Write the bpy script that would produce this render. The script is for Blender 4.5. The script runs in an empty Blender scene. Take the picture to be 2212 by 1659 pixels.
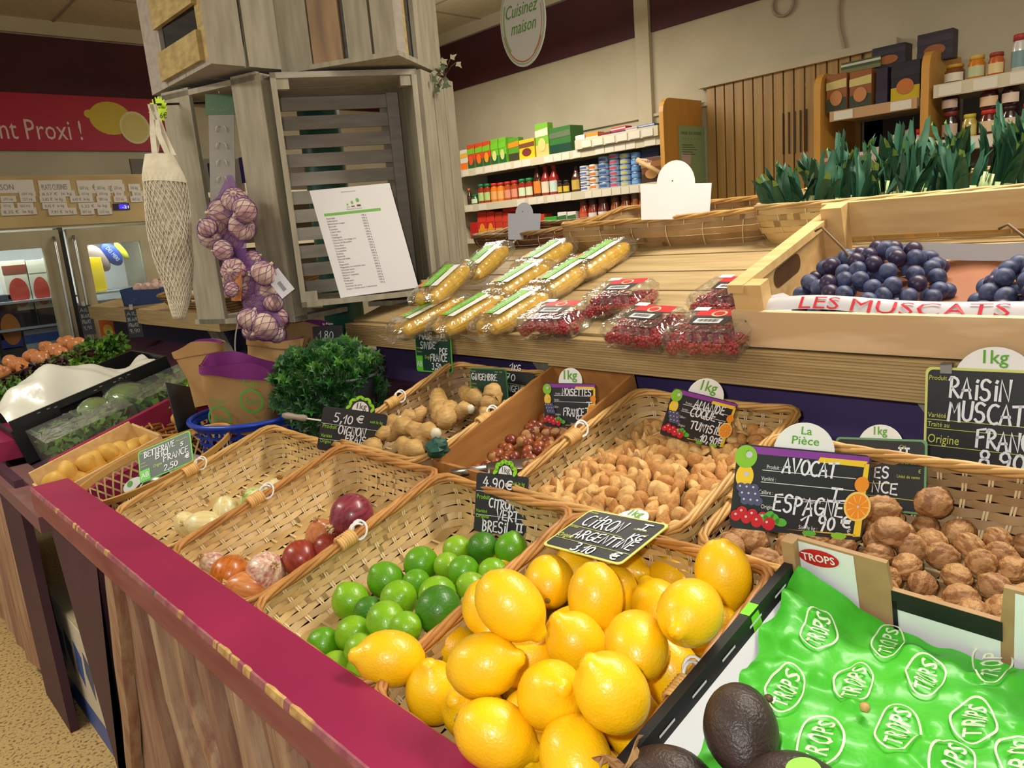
import bpy, math, random
from mathutils import Vector, Matrix, Euler
PI = math.pi
S = bpy.context.scene
COL = S.collection
CAMZ = 1.30
# ---------------------------------------------------------------- camera
FPX, PITCH, ROLL, YAW = 1621.47, math.radians(11.722), math.radians(-4.849), math.radians(47.2527)
FW = Vector((math.cos(YAW)*math.cos(PITCH), math.sin(YAW)*math.cos(PITCH), -math.sin(PITCH)))
_r = Vector((math.sin(YAW), -math.cos(YAW), 0)); _u = _r.cross(FW)
RT = _r*math.cos(ROLL)+_u*math.sin(ROLL); UP = _u*math.cos(ROLL)-_r*math.sin(ROLL)
EYE = Vector((0, 0, CAMZ))
cd = bpy.data.cameras.new('camera'); cam = bpy.data.objects.new('camera', cd); COL.objects.link(cam)
cd.sensor_width = 36; cd.lens = FPX/2212*36; cd.clip_start = .02; cd.clip_end = 60
cam.matrix_world = Matrix(((RT.x, UP.x, -FW.x, 0), (RT.y, UP.y, -FW.y, 0), (RT.z, UP.z, -FW.z, CAMZ), (0, 0, 0, 1)))
S.camera = cam
# ---------------------------------------------------------------- light and exposure
S.view_settings.view_transform = 'Standard'; S.view_settings.look = 'None'
S.view_settings.exposure = 0.1; S.view_settings.gamma = 1.0
S.view_settings.use_curve_mapping = False
wd = bpy.data.worlds.new('shop_air'); S.world = wd; wd.use_nodes = True
wd.node_tree.nodes['Background'].inputs[0].default_value = (1, .935, .82, 1)
wd.node_tree.nodes['Background'].inputs[1].default_value = .38
def lamp(name, typ, loc, energy, color, size=None, sizey=None, aim=None):
    l = bpy.data.lights.new(name, typ); l.energy = energy; l.color = color
    if typ == 'AREA':
        l.size = size
        if sizey: l.shape = 'RECTANGLE'; l.size_y = sizey
    elif size is not None: l.shadow_soft_size = size
    o = bpy.data.objects.new(name, l); COL.objects.link(o); o.location = loc
    if aim is not None: o.rotation_euler = (Vector(aim)-Vector(loc)).to_track_quat('-Z', 'Y').to_euler()
    return o
# fluorescent ceiling fixtures of the shop, above and behind the stall, and the flash of the compact camera
lamp('ceiling_light', 'AREA', (1.6, .2, 2.40), 38, (1, .935, .82), .3, 1.3)
lamp('ceiling_light', 'AREA', (2.7, 3.2, 2.40), 30, (1, .935, .82), .3, 1.3)
lamp('ceiling_light', 'AREA', (-.6, 2.4, 2.40), 30, (1, .935, .82), .3, 1.3)
for _x, _y in ((1.6, .2), (2.7, 3.2), (-.6, 2.4)): lamp('ceiling_light', 'AREA', (_x, _y, 2.42), 9, (1, .935, .82), .3, 1.3, aim=(_x, _y, 3))  # upward lamps added over the fixtures to brighten the ceiling
lamp('camera_flash', 'POINT', EYE+UP*.045-RT*.05, 19, (1, .985, .95), .014)
S.cycles.max_bounces = 7; S.cycles.diffuse_bounces = 3; S.cycles.glossy_bounces = 3
S.cycles.transparent_max_bounces = 14; S.cycles.transmission_bounces = 4
S.cycles.sample_clamp_indirect = 4; S.cycles.caustics_reflective = False; S.cycles.caustics_refractive = False
# ---------------------------------------------------------------- measuring helpers: a line of sight met with a real surface
def ray(x, y): return FW+RT*((x-1106)/FPX)-UP*((y-829.5)/FPX)
def at_d(x, y, d): return EYE+ray(x, y)*d
def at_x(x, y, k): r = ray(x, y); return EYE+r*(k/r.x)
def at_y(x, y, k): r = ray(x, y); return EYE+r*(k/r.y)
def at_z(x, y, k): r = ray(x, y); return EYE+r*((k-CAMZ)/r.z)
def on(x, y, n, p): n = Vector(n); r = ray(x, y); return EYE+r*((Vector(p)-EYE).dot(n)/r.dot(n))
# ---------------------------------------------------------------- mesh helpers
def rot(rx=0, ry=0, rz=0): return Euler((math.radians(rx), math.radians(ry), math.radians(rz))).to_matrix().to_4x4()
def tr(x, y=None, z=None):
    return Matrix.Translation(x if y is None else (x, y, z))
def frame(o, ex, ey):
    ex = Vector(ex).normalized(); ey = Vector(ey); ey = (ey-ex*ey.dot(ex)).normalized(); ez = ex.cross(ey); o = Vector(o)
    return Matrix(((ex.x, ey.x, ez.x, o.x), (ex.y, ey.y, ez.y, o.y), (ex.z, ey.z, ez.z, o.z), (0, 0, 0, 1)))
class MB:
    def __init__(s): s.v = []; s.f = []; s.m = []; s.s = []
    def add(s, vs, fs, m=0, sm=False, M=None):
        b = len(s.v)
        if M is not None: vs = [M @ Vector(v) for v in vs]
        s.v += [tuple(v) for v in vs]
        for f in fs: s.f.append(tuple(b+i for i in f)); s.m.append(m); s.s.append(sm)
        return s
    def box(s, x0, x1, y0, y1, z0, z1, m=0, M=None):
        return s.add([(x0, y0, z0), (x1, y0, z0), (x1, y1, z0), (x0, y1, z0), (x0, y0, z1), (x1, y0, z1), (x1, y1, z1), (x0, y1, z1)],
            [(3, 2, 1, 0), (4, 5, 6, 7), (0, 1, 5, 4), (1, 2, 6, 5), (2, 3, 7, 6), (3, 0, 4, 7)], m, False, M)
    def bbox(s, x0, x1, y0, y1, z0, z1, b=.004, m=0, M=None):     # box with chamfered vertical edges and top rim
        P = [(x0+b, y0), (x1-b, y0), (x1, y0+b), (x1, y1-b), (x1-b, y1), (x0+b, y1), (x0, y1-b), (x0, y0+b)]
        return s.prism(P, z0, z1, m, M, b)
    def prism(s, P, z0, z1, m=0, M=None, b=0, sm=False):
        n = len(P); cx = sum(p[0] for p in P)/n; cy = sum(p[1] for p in P)/n
        rings = [(z0, 0), (z1, 0)] if not b else [(z0, b), (z0+b, 0), (z1-b, 0), (z1, b)]
        vs = []
        for z, k in rings:
            for x, y in P:
                d = math.hypot(x-cx, y-cy) or 1
                vs.append((x-(x-cx)/d*k, y-(y-cy)/d*k, z))
        fs = [tuple(range(n-1, -1, -1)), tuple(range((len(rings)-1)*n, len(rings)*n))]
        for r in range(len(rings)-1):
            for i in range(n): fs.append((r*n+i, r*n+(i+1) % n, (r+1)*n+(i+1) % n, (r+1)*n+i))
        return s.add(vs, fs, m, sm, M)
    def grid(s, fn, nu, nv, m=0, sm=True, M=None, closeu=False, closev=False):
        vs = [fn(i/(nu if closeu else nu-1), j/(nv if closev else nv-1)) for j in range(nv) for i in range(nu)]; fs = []
        for j in range(nv if closev else nv-1):
            for i in range(nu if closeu else nu-1):
                a = i+1 if i+1 < nu else 0; b = j+1 if j+1 < nv else 0
                fs.append((j*nu+i, j*nu+a, b*nu+a, b*nu+i))
        return s.add(vs, fs, m, sm, M)
    def lathe(s, pr, n=20, m=0, M=None, sm=True):                  # profile of (radius, z)
        vs = []; fs = []
        for r, z in pr:
            for i in range(n): a = 2*PI*i/n; vs.append((r*math.cos(a), r*math.sin(a), z))
        for k in range(len(pr)-1):
            for i in range(n): fs.append((k*n+i, k*n+(i+1) % n, (k+1)*n+(i+1) % n, (k+1)*n+i))
        if pr[0][0] > 1e-5: fs.append(tuple(range(n-1, -1, -1)))
        if pr[-1][0] > 1e-5: fs.append(tuple(range((len(pr)-1)*n, len(pr)*n)))
        return s.add(vs, fs, m, sm, M)
    def tube(s, P, r, n=6, m=0, closed=False, M=None, sm=True):
        P = [Vector(p) for p in P]; N = len(P); vs = []; fs = []
        up = Vector((0, 0, 1)); pa = None
        for i, p in enumerate(P):
            t = (P[(i+1) % N]-P[i-1]) if closed else (P[min(i+1, N-1)]-P[max(i-1, 0)])
            if t.length < 1e-9: t = Vector((0, 0, 1))
            t.normalize()
            if pa is None: a = t.cross(up if abs(t.z) < .9 else Vector((1, 0, 0)))
            else: a = pa-t*pa.dot(t)
            if a.length < 1e-6: a = t.orthogonal()
            a.normalize(); pa = a; b = t.cross(a); rr = r[i] if isinstance(r, (list, tuple)) else r
            for k in range(n): q = 2*PI*k/n; vs.append(p+(a*math.cos(q)+b*math.sin(q))*rr)
        for i in range(N if closed else N-1):
            j = (i+1) % N
            for k in range(n): fs.append((i*n+k, i*n+(k+1) % n, j*n+(k+1) % n, j*n+k))
        if not closed: fs += [tuple(range(n-1, -1, -1)), tuple(range((N-1)*n, N*n))]
        return s.add(vs, fs, m, sm, M)
    def ball(s, c=(0, 0, 0), r=1, nu=14, nv=9, m=0, M=None, fn=None):
        if not isinstance(r, (tuple, list)): r = (r, r, r)
        vs = []; fs = []
        for j in range(nv+1):
            t = PI*j/nv
            for i in range(nu):
                a = 2*PI*i/nu; d = Vector((math.sin(t)*math.cos(a), math.sin(t)*math.sin(a), math.cos(t)))
                k = fn(d) if fn else 1
                vs.append((c[0]+d.x*r[0]*k, c[1]+d.y*r[1]*k, c[2]+d.z*r[2]*k))
        for j in range(nv):
            for i in range(nu):
                a = (i+1) % nu; q = [j*nu+i, (j+1)*nu+i, (j+1)*nu+a, j*nu+a]
                if j == 0: q = [j*nu+i, (j+1)*nu+i, (j+1)*nu+a]
                elif j == nv-1: q = [j*nu+i, (j+1)*nu+i, j*nu+a]
                fs.append(tuple(q))
        return s.add(vs, fs, m, True, M)
    def mesh(s, name, mats, M=None):
        me = bpy.data.meshes.new(name)
        vs = s.v if M is None else [tuple(M @ Vector(v)) for v in s.v]
        me.from_pydata(vs, [], s.f)
        for k in (mats if isinstance(mats, (list, tuple)) else [mats]): me.materials.append(k)
        me.polygons.foreach_set('material_index', s.m); me.polygons.foreach_set('use_smooth', s.s)
        me.update(); return me
def tag(o, label=None, cat=None, group=None, kind=None):
    if label: o['label'] = label
    if cat: o['category'] = cat
    if group: o['group'] = group
    if kind: o['kind'] = kind
    return o
def thing(name, label, cat, M=None, group=None):
    o = bpy.data.objects.new(name, None); COL.objects.link(o); o.empty_display_size = .05
    if M is not None: o.matrix_world = M if isinstance(M, Matrix) else tr(Vector(M))
    return tag(o, label, cat, group)
def world_of(o): return o.matrix_basis if o.parent is None else world_of(o.parent) @ o.matrix_basis
def obj(name, mb, mats, parent=None, local=False, M=None):
    """one mesh object; with a parent the vertices (given in world space unless local) are stored in the parent's space"""
    inv = world_of(parent).inverted() if (parent is not None and not local) else None
    o = bpy.data.objects.new(name, mb.mesh(name, mats, inv)); COL.objects.link(o)
    if parent is not None: o.parent = parent
    if M is not None: o.matrix_basis = M
    return o
def solo(name, mb, mats, label, cat, M=None, group=None, at=None):
    """a thing that is one mesh; `at` moves its origin to that world point"""
    if at is not None: o = bpy.data.objects.new(name, mb.mesh(name, mats, tr(-Vector(at)))); COL.objects.link(o); o.location = at
    else: o = obj(name, mb, mats, M=M)
    return tag(o, label, cat, group)
def struct(name, mb, mats, parent=None):
    o = obj(name, mb, mats, parent); o['kind'] = 'structure'; return o
def dup(root, M, label=None, group=None, mesh=None):
    c = root.copy(); COL.objects.link(c); c.matrix_basis = M
    if label: c['label'] = label
    if group: c['group'] = group
    for ch in root.children:
        d = ch.copy(); COL.objects.link(d); d.parent = c
        for g in ch.children: e = g.copy(); COL.objects.link(e); e.parent = d
    return c
# ---------------------------------------------------------------- lettering
_tc = {}
def text_geo(txt, size=1, shear=0, spacing=1, bold=0):
    k = (txt, shear, spacing, bold)
    if k not in _tc:
        c = bpy.data.curves.new('lettering', 'FONT'); c.body = txt; c.size = 1; c.shear = shear; c.space_character = spacing
        c.resolution_u = 2; c.offset = bold; c.align_x = 'LEFT'
        o = bpy.data.objects.new('lettering', c); COL.objects.link(o); bpy.context.view_layer.update()
        me = o.to_mesh(); _tc[k] = ([v.co.copy() for v in me.vertices], [tuple(p.vertices) for p in me.polygons])
        o.to_mesh_clear(); bpy.data.objects.remove(o); bpy.data.curves.remove(c)
    v, f = _tc[k]; return [Vector((p.x*size, p.y*size, 0)) for p in v], f
def put_text(mb, txt, M, size, x=0, y=0, m=0, width=None, shear=0, bold=0, angle=0, z=.0008, fn=None):
    v, f = text_geo(txt, size, shear, 1, bold)
    if not v: return
    w = max(p.x for p in v); k = 1 if width is None else width/w
    ca, sa = math.cos(angle), math.sin(angle); out = []
    for p in v:
        q = Vector((x+p.x*k*ca-p.y*sa, y+p.x*k*sa+p.y*ca, z)); out.append(fn(q) if fn else q)
    mb.add(out, f, m, False, M)
def arc(cx, cy, rx, ry, a0, a1, n=7): return [(cx+rx*math.cos(math.radians(a0+(a1-a0)*i/n)), cy+ry*math.sin(math.radians(a0+(a1-a0)*i/n))) for i in range(n+1)]
HAND = {  # hand-drawn marker capitals, strokes in a cell 0..0.7 x 0..1
 'A': [[(0, 0), (.3, 1), (.62, 0)], [(.1, .36), (.55, .4)]], 'B': [[(.08, 0), (.08, 1)], [(.0, .97)]+arc(.12, .76, .38, .22, 80, -80)+arc(.12, .27, .46, .28, 80, -90)],
 'C': [arc(.42, .5, .38, .5, 60, 300, 9)], 'D': [[(.08, 0), (.08, 1)], arc(.05, .5, .55, .5, 88, -88, 9)], 'E': [[(.55, .98), (.08, .95), (.06, .04), (.58, .02)], [(.07, .52), (.45, .55)]],
 'F': [[(.62, 1), (.1, .92), (.08, -.02)], [(.09, .5), (.5, .56)]], 'G': [arc(.4, .5, .36, .5, 55, 330, 9)+[(.7, .38), (.4, .4)]], 'I': [[(.3, 0), (.3, 1)], [(.12, 1), (.5, 1)], [(.1, 0), (.5, 0)]],
 'i': [[(.2, 0), (.2, .66)], [(.19, .86), (.23, .93)]], 'K': [[(.08, 0), (.08, 1)], [(.6, 1), (.1, .45), (.62, 0)]], 'L': [[(.08, 1), (.06, .03), (.58, .03)]],
 'M': [[(0, 0), (.08, 1), (.34, .45), (.6, 1), (.7, 0)]], 'N': [[(.04, 0), (.06, 1), (.58, 0), (.62, 1)]], 'O': [arc(.34, .5, .33, .5, 80, 440, 11)],
 'P': [[(.08, 0), (.08, 1)], arc(.1, .74, .44, .26, 90, -90)], 'Q': [arc(.34, .5, .33, .5, 80, 440, 11), [(.4, .25), (.68, -.06)]], 'R': [[(.08, 0), (.1, .95)], [(-.02, .85)]+arc(.14, .74, .4, .26, 100, -90)+[(.62, 0)]],
 'S': [[(.56, .9)]+arc(.32, .74, .26, .26, 50, 230)+arc(.3, .25, .28, .27, 70, -150)], 'T': [[(.3, 0), (.32, .97)], [(-.06, .94), (.72, 1.0)]], 'U': [[(.06, 1)]+arc(.32, .3, .27, .3, 180, 330)+[(.6, .6), (.62, 1)]],
 'V': [[(0, 1), (.3, 0), (.64, 1)]], 't': [[(.2, 1.2), (.2, .1), (.4, 0)], [(-.05, .75), (.5, .8)]], 'Z': [[(0, 1), (.6, 1), (0, 0), (.62, 0)]],
 '0': [arc(.3, .45, .27, .45, 90, 450, 10)], '1': [[(.0, .55), (.32, 1), (.26, 0)]], '2': [arc(.3, .72, .26, .28, 160, -30)+[(.02, 0), (.6, 0)]], '3': [arc(.25, .75, .26, .25, 130, -80)+arc(.25, .24, .3, .27, 80, -130)],
 '4': [[(.36, 1), (.02, .35), (.6, .38)], [(.45, .7), (.42, 0)]], '5': [[(.58, 1), (.14, 1), (.1, .58)]+arc(.26, .3, .3, .31, 100, -130)], '6': [[(.5, 1)]+arc(.3, .3, .28, .3, 150, 500)],
 '7': [[(.02, 1), (.58, 1), (.2, 0)], [(.1, .5), (.5, .5)]], '8': [arc(.3, .25, .27, .26, 90, 450)+arc(.3, .76, .23, .24, -90, 270)], '9': [arc(.3, .7, .26, .29, 0, 360)+[(.54, .4), (.4, -.12)]],
 ',': [[(.16, .12), (.06, -.2)]], '.': [[(.1, .05), (.16, .08)]], '-': [[(.05, .45), (.5, .5)]], '€': [arc(.45, .5, .36, .5, 60, 300, 9), [(0, .6), (.6, .62)], [(0, .4), (.55, .42)]], '/': [[(0, 0), (.5, 1)]]}
def hand(mb, txt, M, x, y, h, width, m=0, w=.0022, slant=.06, angle=0, z=.001, seed=1, lift=0):
    rg = random.Random(seed); adv = []; X = 0
    for c in txt:
        adv.append(X); X += {'i': .42, '.': .32, ',': .34, ' ': .4, 'I': .62, 't': .5, '1': .5, 'M': .86}.get(c, .78)
    sx = width/max(X-.1, .1); ca, sa = math.cos(angle), math.sin(angle)
    for c, a in zip(txt, adv):
        jy = rg.uniform(-.05, .05)
        for st in HAND.get(c, []):
            P = []
            for (px, py) in st:
                u = (a+px+slant*py)*sx; v = (py+jy)*h; P.append(Vector((x+u*ca-v*sa, y+u*sa+v*ca)))
            vs = []; fs = []
            for i, p in enumerate(P):
                t = (P[min(i+1, len(P)-1)]-P[max(i-1, 0)]); t = t.normalized() if t.length > 1e-9 else Vector((1, 0)); n = Vector((-t.y, t.x))*w*.5
                if i == 0: p = p-t*w*.4
                if i == len(P)-1: p = p+t*w*.4
                vs += [(p.x+n.x, p.y+n.y, z), (p.x-n.x, p.y-n.y, z)]
            for i in range(len(P)-1): fs.append((2*i, 2*i+1, 2*i+3, 2*i+2))
            mb.add(vs, fs, m, False, M)
# ---------------------------------------------------------------- materials
_mc = {}
def srgb(c):
    return tuple((x/12.92 if x <= .04045 else ((x+.055)/1.055)**2.4) for x in (v/255 for v in c))
def mat(name, col, rough=.55, metal=0, col2=None, scale=8, stretch=(1, 1, 1), amt=1, detail=4, bump=0, bscale=None, coat=0, sss=0, island=0, spec=.5, kind='noise', sharp=None, emit=0):
    if name in _mc: return _mc[name]
    m = bpy.data.materials.new(name); m.use_nodes = True; nt = m.node_tree; N = nt.nodes; L = nt.links; b = N['Principled BSDF']
    c1 = srgb(col)+(1,); b.inputs['Base Color'].default_value = c1; b.inputs['Roughness'].default_value = rough; b.inputs['Metallic'].default_value = metal
    b.inputs['Coat Weight'].default_value = coat; b.inputs['Coat Roughness'].default_value = .12; b.inputs['Specular IOR Level'].default_value = spec
    if sss: b.inputs['Subsurface Weight'].default_value = sss; b.inputs['Subsurface Radius'].default_value = (.012, .007, .003); b.inputs['Subsurface Scale'].default_value = 1
    if emit: b.inputs['Emission Color'].default_value = c1; b.inputs['Emission Strength'].default_value = emit
    tc = N.new('ShaderNodeTexCoord'); mp = N.new('ShaderNodeMapping'); mp.inputs['Scale'].default_value = stretch; L.new(tc.outputs['Object'], mp.inputs[0])
    src = None
    if col2 is not None:
        if kind == 'wave':
            t = N.new('ShaderNodeTexWave'); t.inputs['Scale'].default_value = scale; t.inputs['Distortion'].default_value = 6; t.inputs['Detail'].default_value = 3; t.inputs['Detail Scale'].default_value = 1.4
        elif kind == 'voro':
            t = N.new('ShaderNodeTexVoronoi'); t.inputs['Scale'].default_value = scale
        else:
            t = N.new('ShaderNodeTexNoise'); t.inputs['Scale'].default_value = scale; t.inputs['Detail'].default_value = detail
        L.new(mp.outputs[0], t.inputs['Vector']); out = t.outputs['Distance' if kind == 'voro' else ('Fac' if kind == 'wave' else 0)]
        rp = N.new('ShaderNodeValToRGB'); lo, hi = sharp or (.32, .68); rp.color_ramp.elements[0].position = lo; rp.color_ramp.elements[1].position = hi
        rp.color_ramp.elements[0].color = c1; c2 = srgb(col2); rp.color_ramp.elements[1].color = tuple(a+(q-a)*amt for a, q in zip(c1, c2))+(1,)
        L.new(out, rp.inputs[0]); src = rp.outputs[0]
    if island:
        g = N.new('ShaderNodeNewGeometry'); h = N.new('ShaderNodeHueSaturation'); r = N.new('ShaderNodeMapRange')
        r.inputs['To Min'].default_value = 1-island; r.inputs['To Max'].default_value = 1+island; L.new(g.outputs['Random Per Island'], r.inputs[0]); L.new(r.outputs[0], h.inputs['Value'])
        if src: L.new(src, h.inputs['Color'])
        else: h.inputs['Color'].default_value = c1
        src = h.outputs[0]
    if src: L.new(src, b.inputs['Base Color'])
    if bump:
        t = N.new('ShaderNodeTexNoise'); t.inputs['Scale'].default_value = bscale or scale*4; t.inputs['Detail'].default_value = 3; L.new(mp.outputs[0], t.inputs['Vector'])
        q = N.new('ShaderNodeBump'); q.inputs['Strength'].default_value = bump; q.inputs['Distance'].default_value = .004; L.new(t.outputs[0], q.inputs['Height']); L.new(q.outputs[0], b.inputs['Normal'])
    _mc[name] = m; return m
def film(name, tint=(255, 255, 255), gloss=.12, rough=.12, haze=0, bump=0, bscale=60):
    if name in _mc: return _mc[name]
    m = bpy.data.materials.new(name); m.use_nodes = True; nt = m.node_tree; N = nt.nodes; L = nt.links; N.remove(N['Principled BSDF'])
    t = N.new('ShaderNodeBsdfTransparent'); t.inputs[0].default_value = srgb(tint)+(1,)
    g = N.new('ShaderNodeBsdfGlossy'); g.inputs['Roughness'].default_value = rough; g.inputs[0].default_value = (.95, .95, .95, 1)
    lw = N.new('ShaderNodeLayerWeight'); lw.inputs[0].default_value = .35; ad = N.new('ShaderNodeMath'); ad.operation = 'MULTIPLY_ADD'; ad.inputs[1].default_value = .5; ad.inputs[2].default_value = gloss; L.new(lw.outputs['Facing'], ad.inputs[0])
    mx = N.new('ShaderNodeMixShader'); L.new(ad.outputs[0], mx.inputs[0]); L.new(t.outputs[0], mx.inputs[1]); L.new(g.outputs[0], mx.inputs[2]); out = mx.outputs[0]
    if haze:
        d = N.new('ShaderNodeBsdfDiffuse'); d.inputs[0].default_value = (.85, .86, .85, 1); m2 = N.new('ShaderNodeMixShader'); m2.inputs[0].default_value = haze
        L.new(out, m2.inputs[1]); L.new(d.outputs[0], m2.inputs[2]); out = m2.outputs[0]
    if bump:
        tn = N.new('ShaderNodeTexNoise'); tn.inputs['Scale'].default_value = bscale; tc = N.new('ShaderNodeTexCoord'); L.new(tc.outputs['Object'], tn.inputs['Vector'])
        q = N.new('ShaderNodeBump'); q.inputs['Strength'].default_value = bump; q.inputs['Distance'].default_value = .01; L.new(tn.outputs[0], q.inputs['Height']); L.new(q.outputs[0], g.inputs['Normal']); L.new(q.outputs[0], lw.inputs['Normal'])
    L.new(out, N['Material Output'].inputs[0]); _mc[name] = m; return m
def sc(*c): return mat('paint_%d_%d_%d' % c, c, .5)               # plain coloured print or paint
CREAM = mat('wall_paint', (196, 186, 160), .8, col2=(184, 173, 147), scale=3, bump=.05, bscale=60)
BURG = mat('burgundy_paint', (74, 24, 34), .7, col2=(64, 20, 30), scale=4)
RAIL = mat('purple_red_paint', (158, 34, 80), .42, col2=(142, 28, 72), scale=5, bump=.06, bscale=30)
RAILW = mat('worn_purple_edge', (152, 92, 84), .6, col2=(134, 66, 66), scale=30, stretch=(1, .2, 1))
CHIP = mat('bare_wood_chip', (214, 178, 110), .7, col2=(172, 128, 76), scale=60)
POST = mat('dark_purple_paint', (74, 40, 58), .6, col2=(64, 34, 50), scale=6)
PANEL = mat('violet_panel_paint', (82, 66, 118), .6, col2=(70, 56, 104), scale=3)
SLATS = [mat('siding_board_%d' % k, c, .75, col2=c2, scale=7, stretch=(8, 8, .8), bump=.35, bscale=26, detail=6) for k, (c, c2) in enumerate((((182, 152, 120), (150, 106, 86)), ((166, 134, 108), (136, 94, 80)), ((192, 164, 134), (160, 124, 100))))]
SLATW = mat('weathered_siding', (178, 140, 106), .75, col2=(142, 100, 84), scale=7, stretch=(8, 8, .8), bump=.35, bscale=26, detail=6)
BEAM = mat('ribbed_pine', (186, 160, 112), .65, col2=(158, 132, 86), scale=9, stretch=(6, .5, 34), bump=.35, bscale=9)
PLANK = mat('deck_pine', (188, 164, 118), .65, col2=(162, 136, 92), scale=8, stretch=(8, .6, 8), bump=.15, bscale=20)
GREYW = mat('greyed_crate_wood', (168, 160, 140), .75, col2=(144, 137, 118), scale=10, stretch=(5, 5, .7), bump=.2, bscale=20, island=.07)
GREYWD = mat('dusky_crate_wood', (172, 163, 152), .8, col2=(152, 143, 133), scale=9, stretch=(1, 5, 5), bump=.15, bscale=20, island=.06)
YELW = mat('ochre_crate_wood', (188, 166, 108), .7, col2=(156, 134, 86), scale=12, stretch=(1, 2, 5), island=.05)
PINE = mat('pale_crate_pine', (226, 196, 154), .55, col2=(210, 176, 132), scale=3.2, stretch=(3, .7, 3), kind='wave', bump=.05)
PINE2 = mat('pale_pine', (224, 190, 132), .6, col2=(208, 168, 108), scale=9, stretch=(6, .8, 6))
BEECH = mat('varnished_beech', (210, 156, 72), .45, col2=(196, 140, 60), scale=5, stretch=(4, 4, .6))
WICK = mat('split_cane', (214, 182, 124), .5, col2=(190, 154, 98), scale=14, island=.16, bump=.1)
WICKD = mat('brown_cane', (180, 150, 108), .55, col2=(156, 120, 76), scale=14, island=.16, bump=.1)
WICKL = mat('straw_cane', (214, 184, 124), .55, col2=(188, 154, 98), scale=14, island=.14, bump=.1)
STAKE = mat('pale_cane_stake', (232, 206, 156), .5, island=.08)
ROD = mat('wicker_rod', (196, 142, 76), .45, col2=(170, 114, 56), scale=20, island=.12)
RODL = mat('light_wicker_rod', (210, 168, 100), .45, col2=(188, 140, 76), scale=20, island=.12)
BIND = mat('rattan_binding', (222, 178, 108), .4, island=.1)
WHITE = mat('white_plastic', (232, 230, 224), .35)
PAPER = mat('white_paper', (226, 224, 226), .7)
SLATE = mat('chalkboard_black', (34, 36, 40), .45, col2=(50, 53, 58), scale=7, detail=6)
DGREEN = mat('board_green', (22, 58, 48), .45, col2=(30, 66, 54), scale=7)
CHALK = mat('chalk_marker', (236, 240, 246), .6)
STEEL = mat('brushed_steel', (176, 176, 172), .32, 1)
BLACKP = mat('black_plastic', (24, 24, 26), .4)
KRAFT = mat('kraft_paper', (186, 146, 92), .7, col2=(170, 130, 80), scale=12, bump=.1)
CARD = mat('corrugated_card', (176, 142, 100), .75, col2=(164, 130, 90), scale=30)
# ================================================================ the shop room
XW, YW, ZC = 3.8, 5.3, 2.72
FLOOR = mat('speckled_terrazzo', (212, 182, 122), .5, col2=(128, 98, 60), scale=105, detail=2, sharp=(.52, .66))
struct('floor', MB().box(-2.6, XW, -1.8, YW, -.05, 0), FLOOR)
struct('ceiling', MB().box(-2.6, XW, -1.8, YW, ZC, ZC+.05), mat('ceiling_tile', (206, 196, 170), .85, col2=(192, 182, 156), scale=40, detail=2))
g = MB()
for i in range(11): g.box(-2.6, XW, -1.5+.62*i, -1.488+.62*i, ZC-.006, ZC)
for i in range(10): g.box(-2.3+.62*i, -2.288+.62*i, -1.8, YW, ZC-.006, ZC)
struct('trim_1', g, mat('ceiling_grid', (150, 138, 116), .7))
struct('wall_right', MB().box(XW, XW+.1, -1.8, YW, 0, ZC), CREAM)
struct('wall_back', MB().box(-2.6, XW, YW, YW+.1, 0, ZC), CREAM)
struct('trim_2', MB().box(XW-.012, XW, 2.80, YW, 2.315, 2.64), BURG)
struct('trim_3', MB().box(XW-.012, XW, -1.8, 2.695, 2.315, 2.64), BURG)
struct('trim_4', MB().box(-2.6, XW-.012, YW-.012, YW, 2.30, 2.632), BURG)
struct('trim_5', MB().box(XW-.03, XW, 2.70, 2.795, 1.6, ZC), CREAM)
struct('trim_6', MB().box(-2.6, XW, YW-.03, YW, 2.64, ZC), CREAM)
struct('trim_7', MB().box(XW-.03, XW, -1.8, YW-.03, 2.645, ZC), CREAM)
struct('trim_8', MB().box(XW-.018, XW, 1.2, 4.3, 1.86, 1.875), CREAM)
# folding door in the right-hand wall
d = MB()
for i in range(15):
    y = 1.52+.055*i
    d.box(XW-.03, XW-.012+.004*(i % 2), y, y+.047, .02, 1.95)
d.box(XW-.03, XW-.01, 1.42, 1.505, .02, 1.95); d.box(XW-.05, XW-.005, 1.36, 2.38, 1.95, 1.985, 1)
dd = struct('door_1', d, [mat('folding_door_vinyl', (176, 140, 80), .4, col2=(150, 116, 66), scale=4, stretch=(1, 8, .4)), CREAM])
h = MB()
for i in range(5): h.box(XW-.036, XW-.029, 1.78+.03*i, 1.785+.03*i, 1.55, 1.75)
struct('vent_slit', h, sc(60, 44, 24), dd)
# cable and ring on the wall
solo('wall_cable', MB().tube([at_x(1818, -20, XW-.01), at_x(1812, 20, XW-.01), at_x(1814, 60, XW-.01), at_x(1824, 100, XW-.01), at_x(1832, 140, XW-.01), at_x(1838, 170, XW-.01)], .006, 5), sc(170, 150, 124),
     'thin beige cable running down the pale wall above the biscuit boxes', 'cable')
c = at_x(1692, 8, XW-.012)
solo('wall_ring', MB().tube([c+Vector((0, math.cos(a)*.055, math.sin(a)*.055)) for a in [2*PI*i/24 for i in range(24)]], .007, 5, closed=True), sc(160, 140, 118),
     'faint beige ring fixed high on the pale wall under the burgundy band', 'ring')
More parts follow.
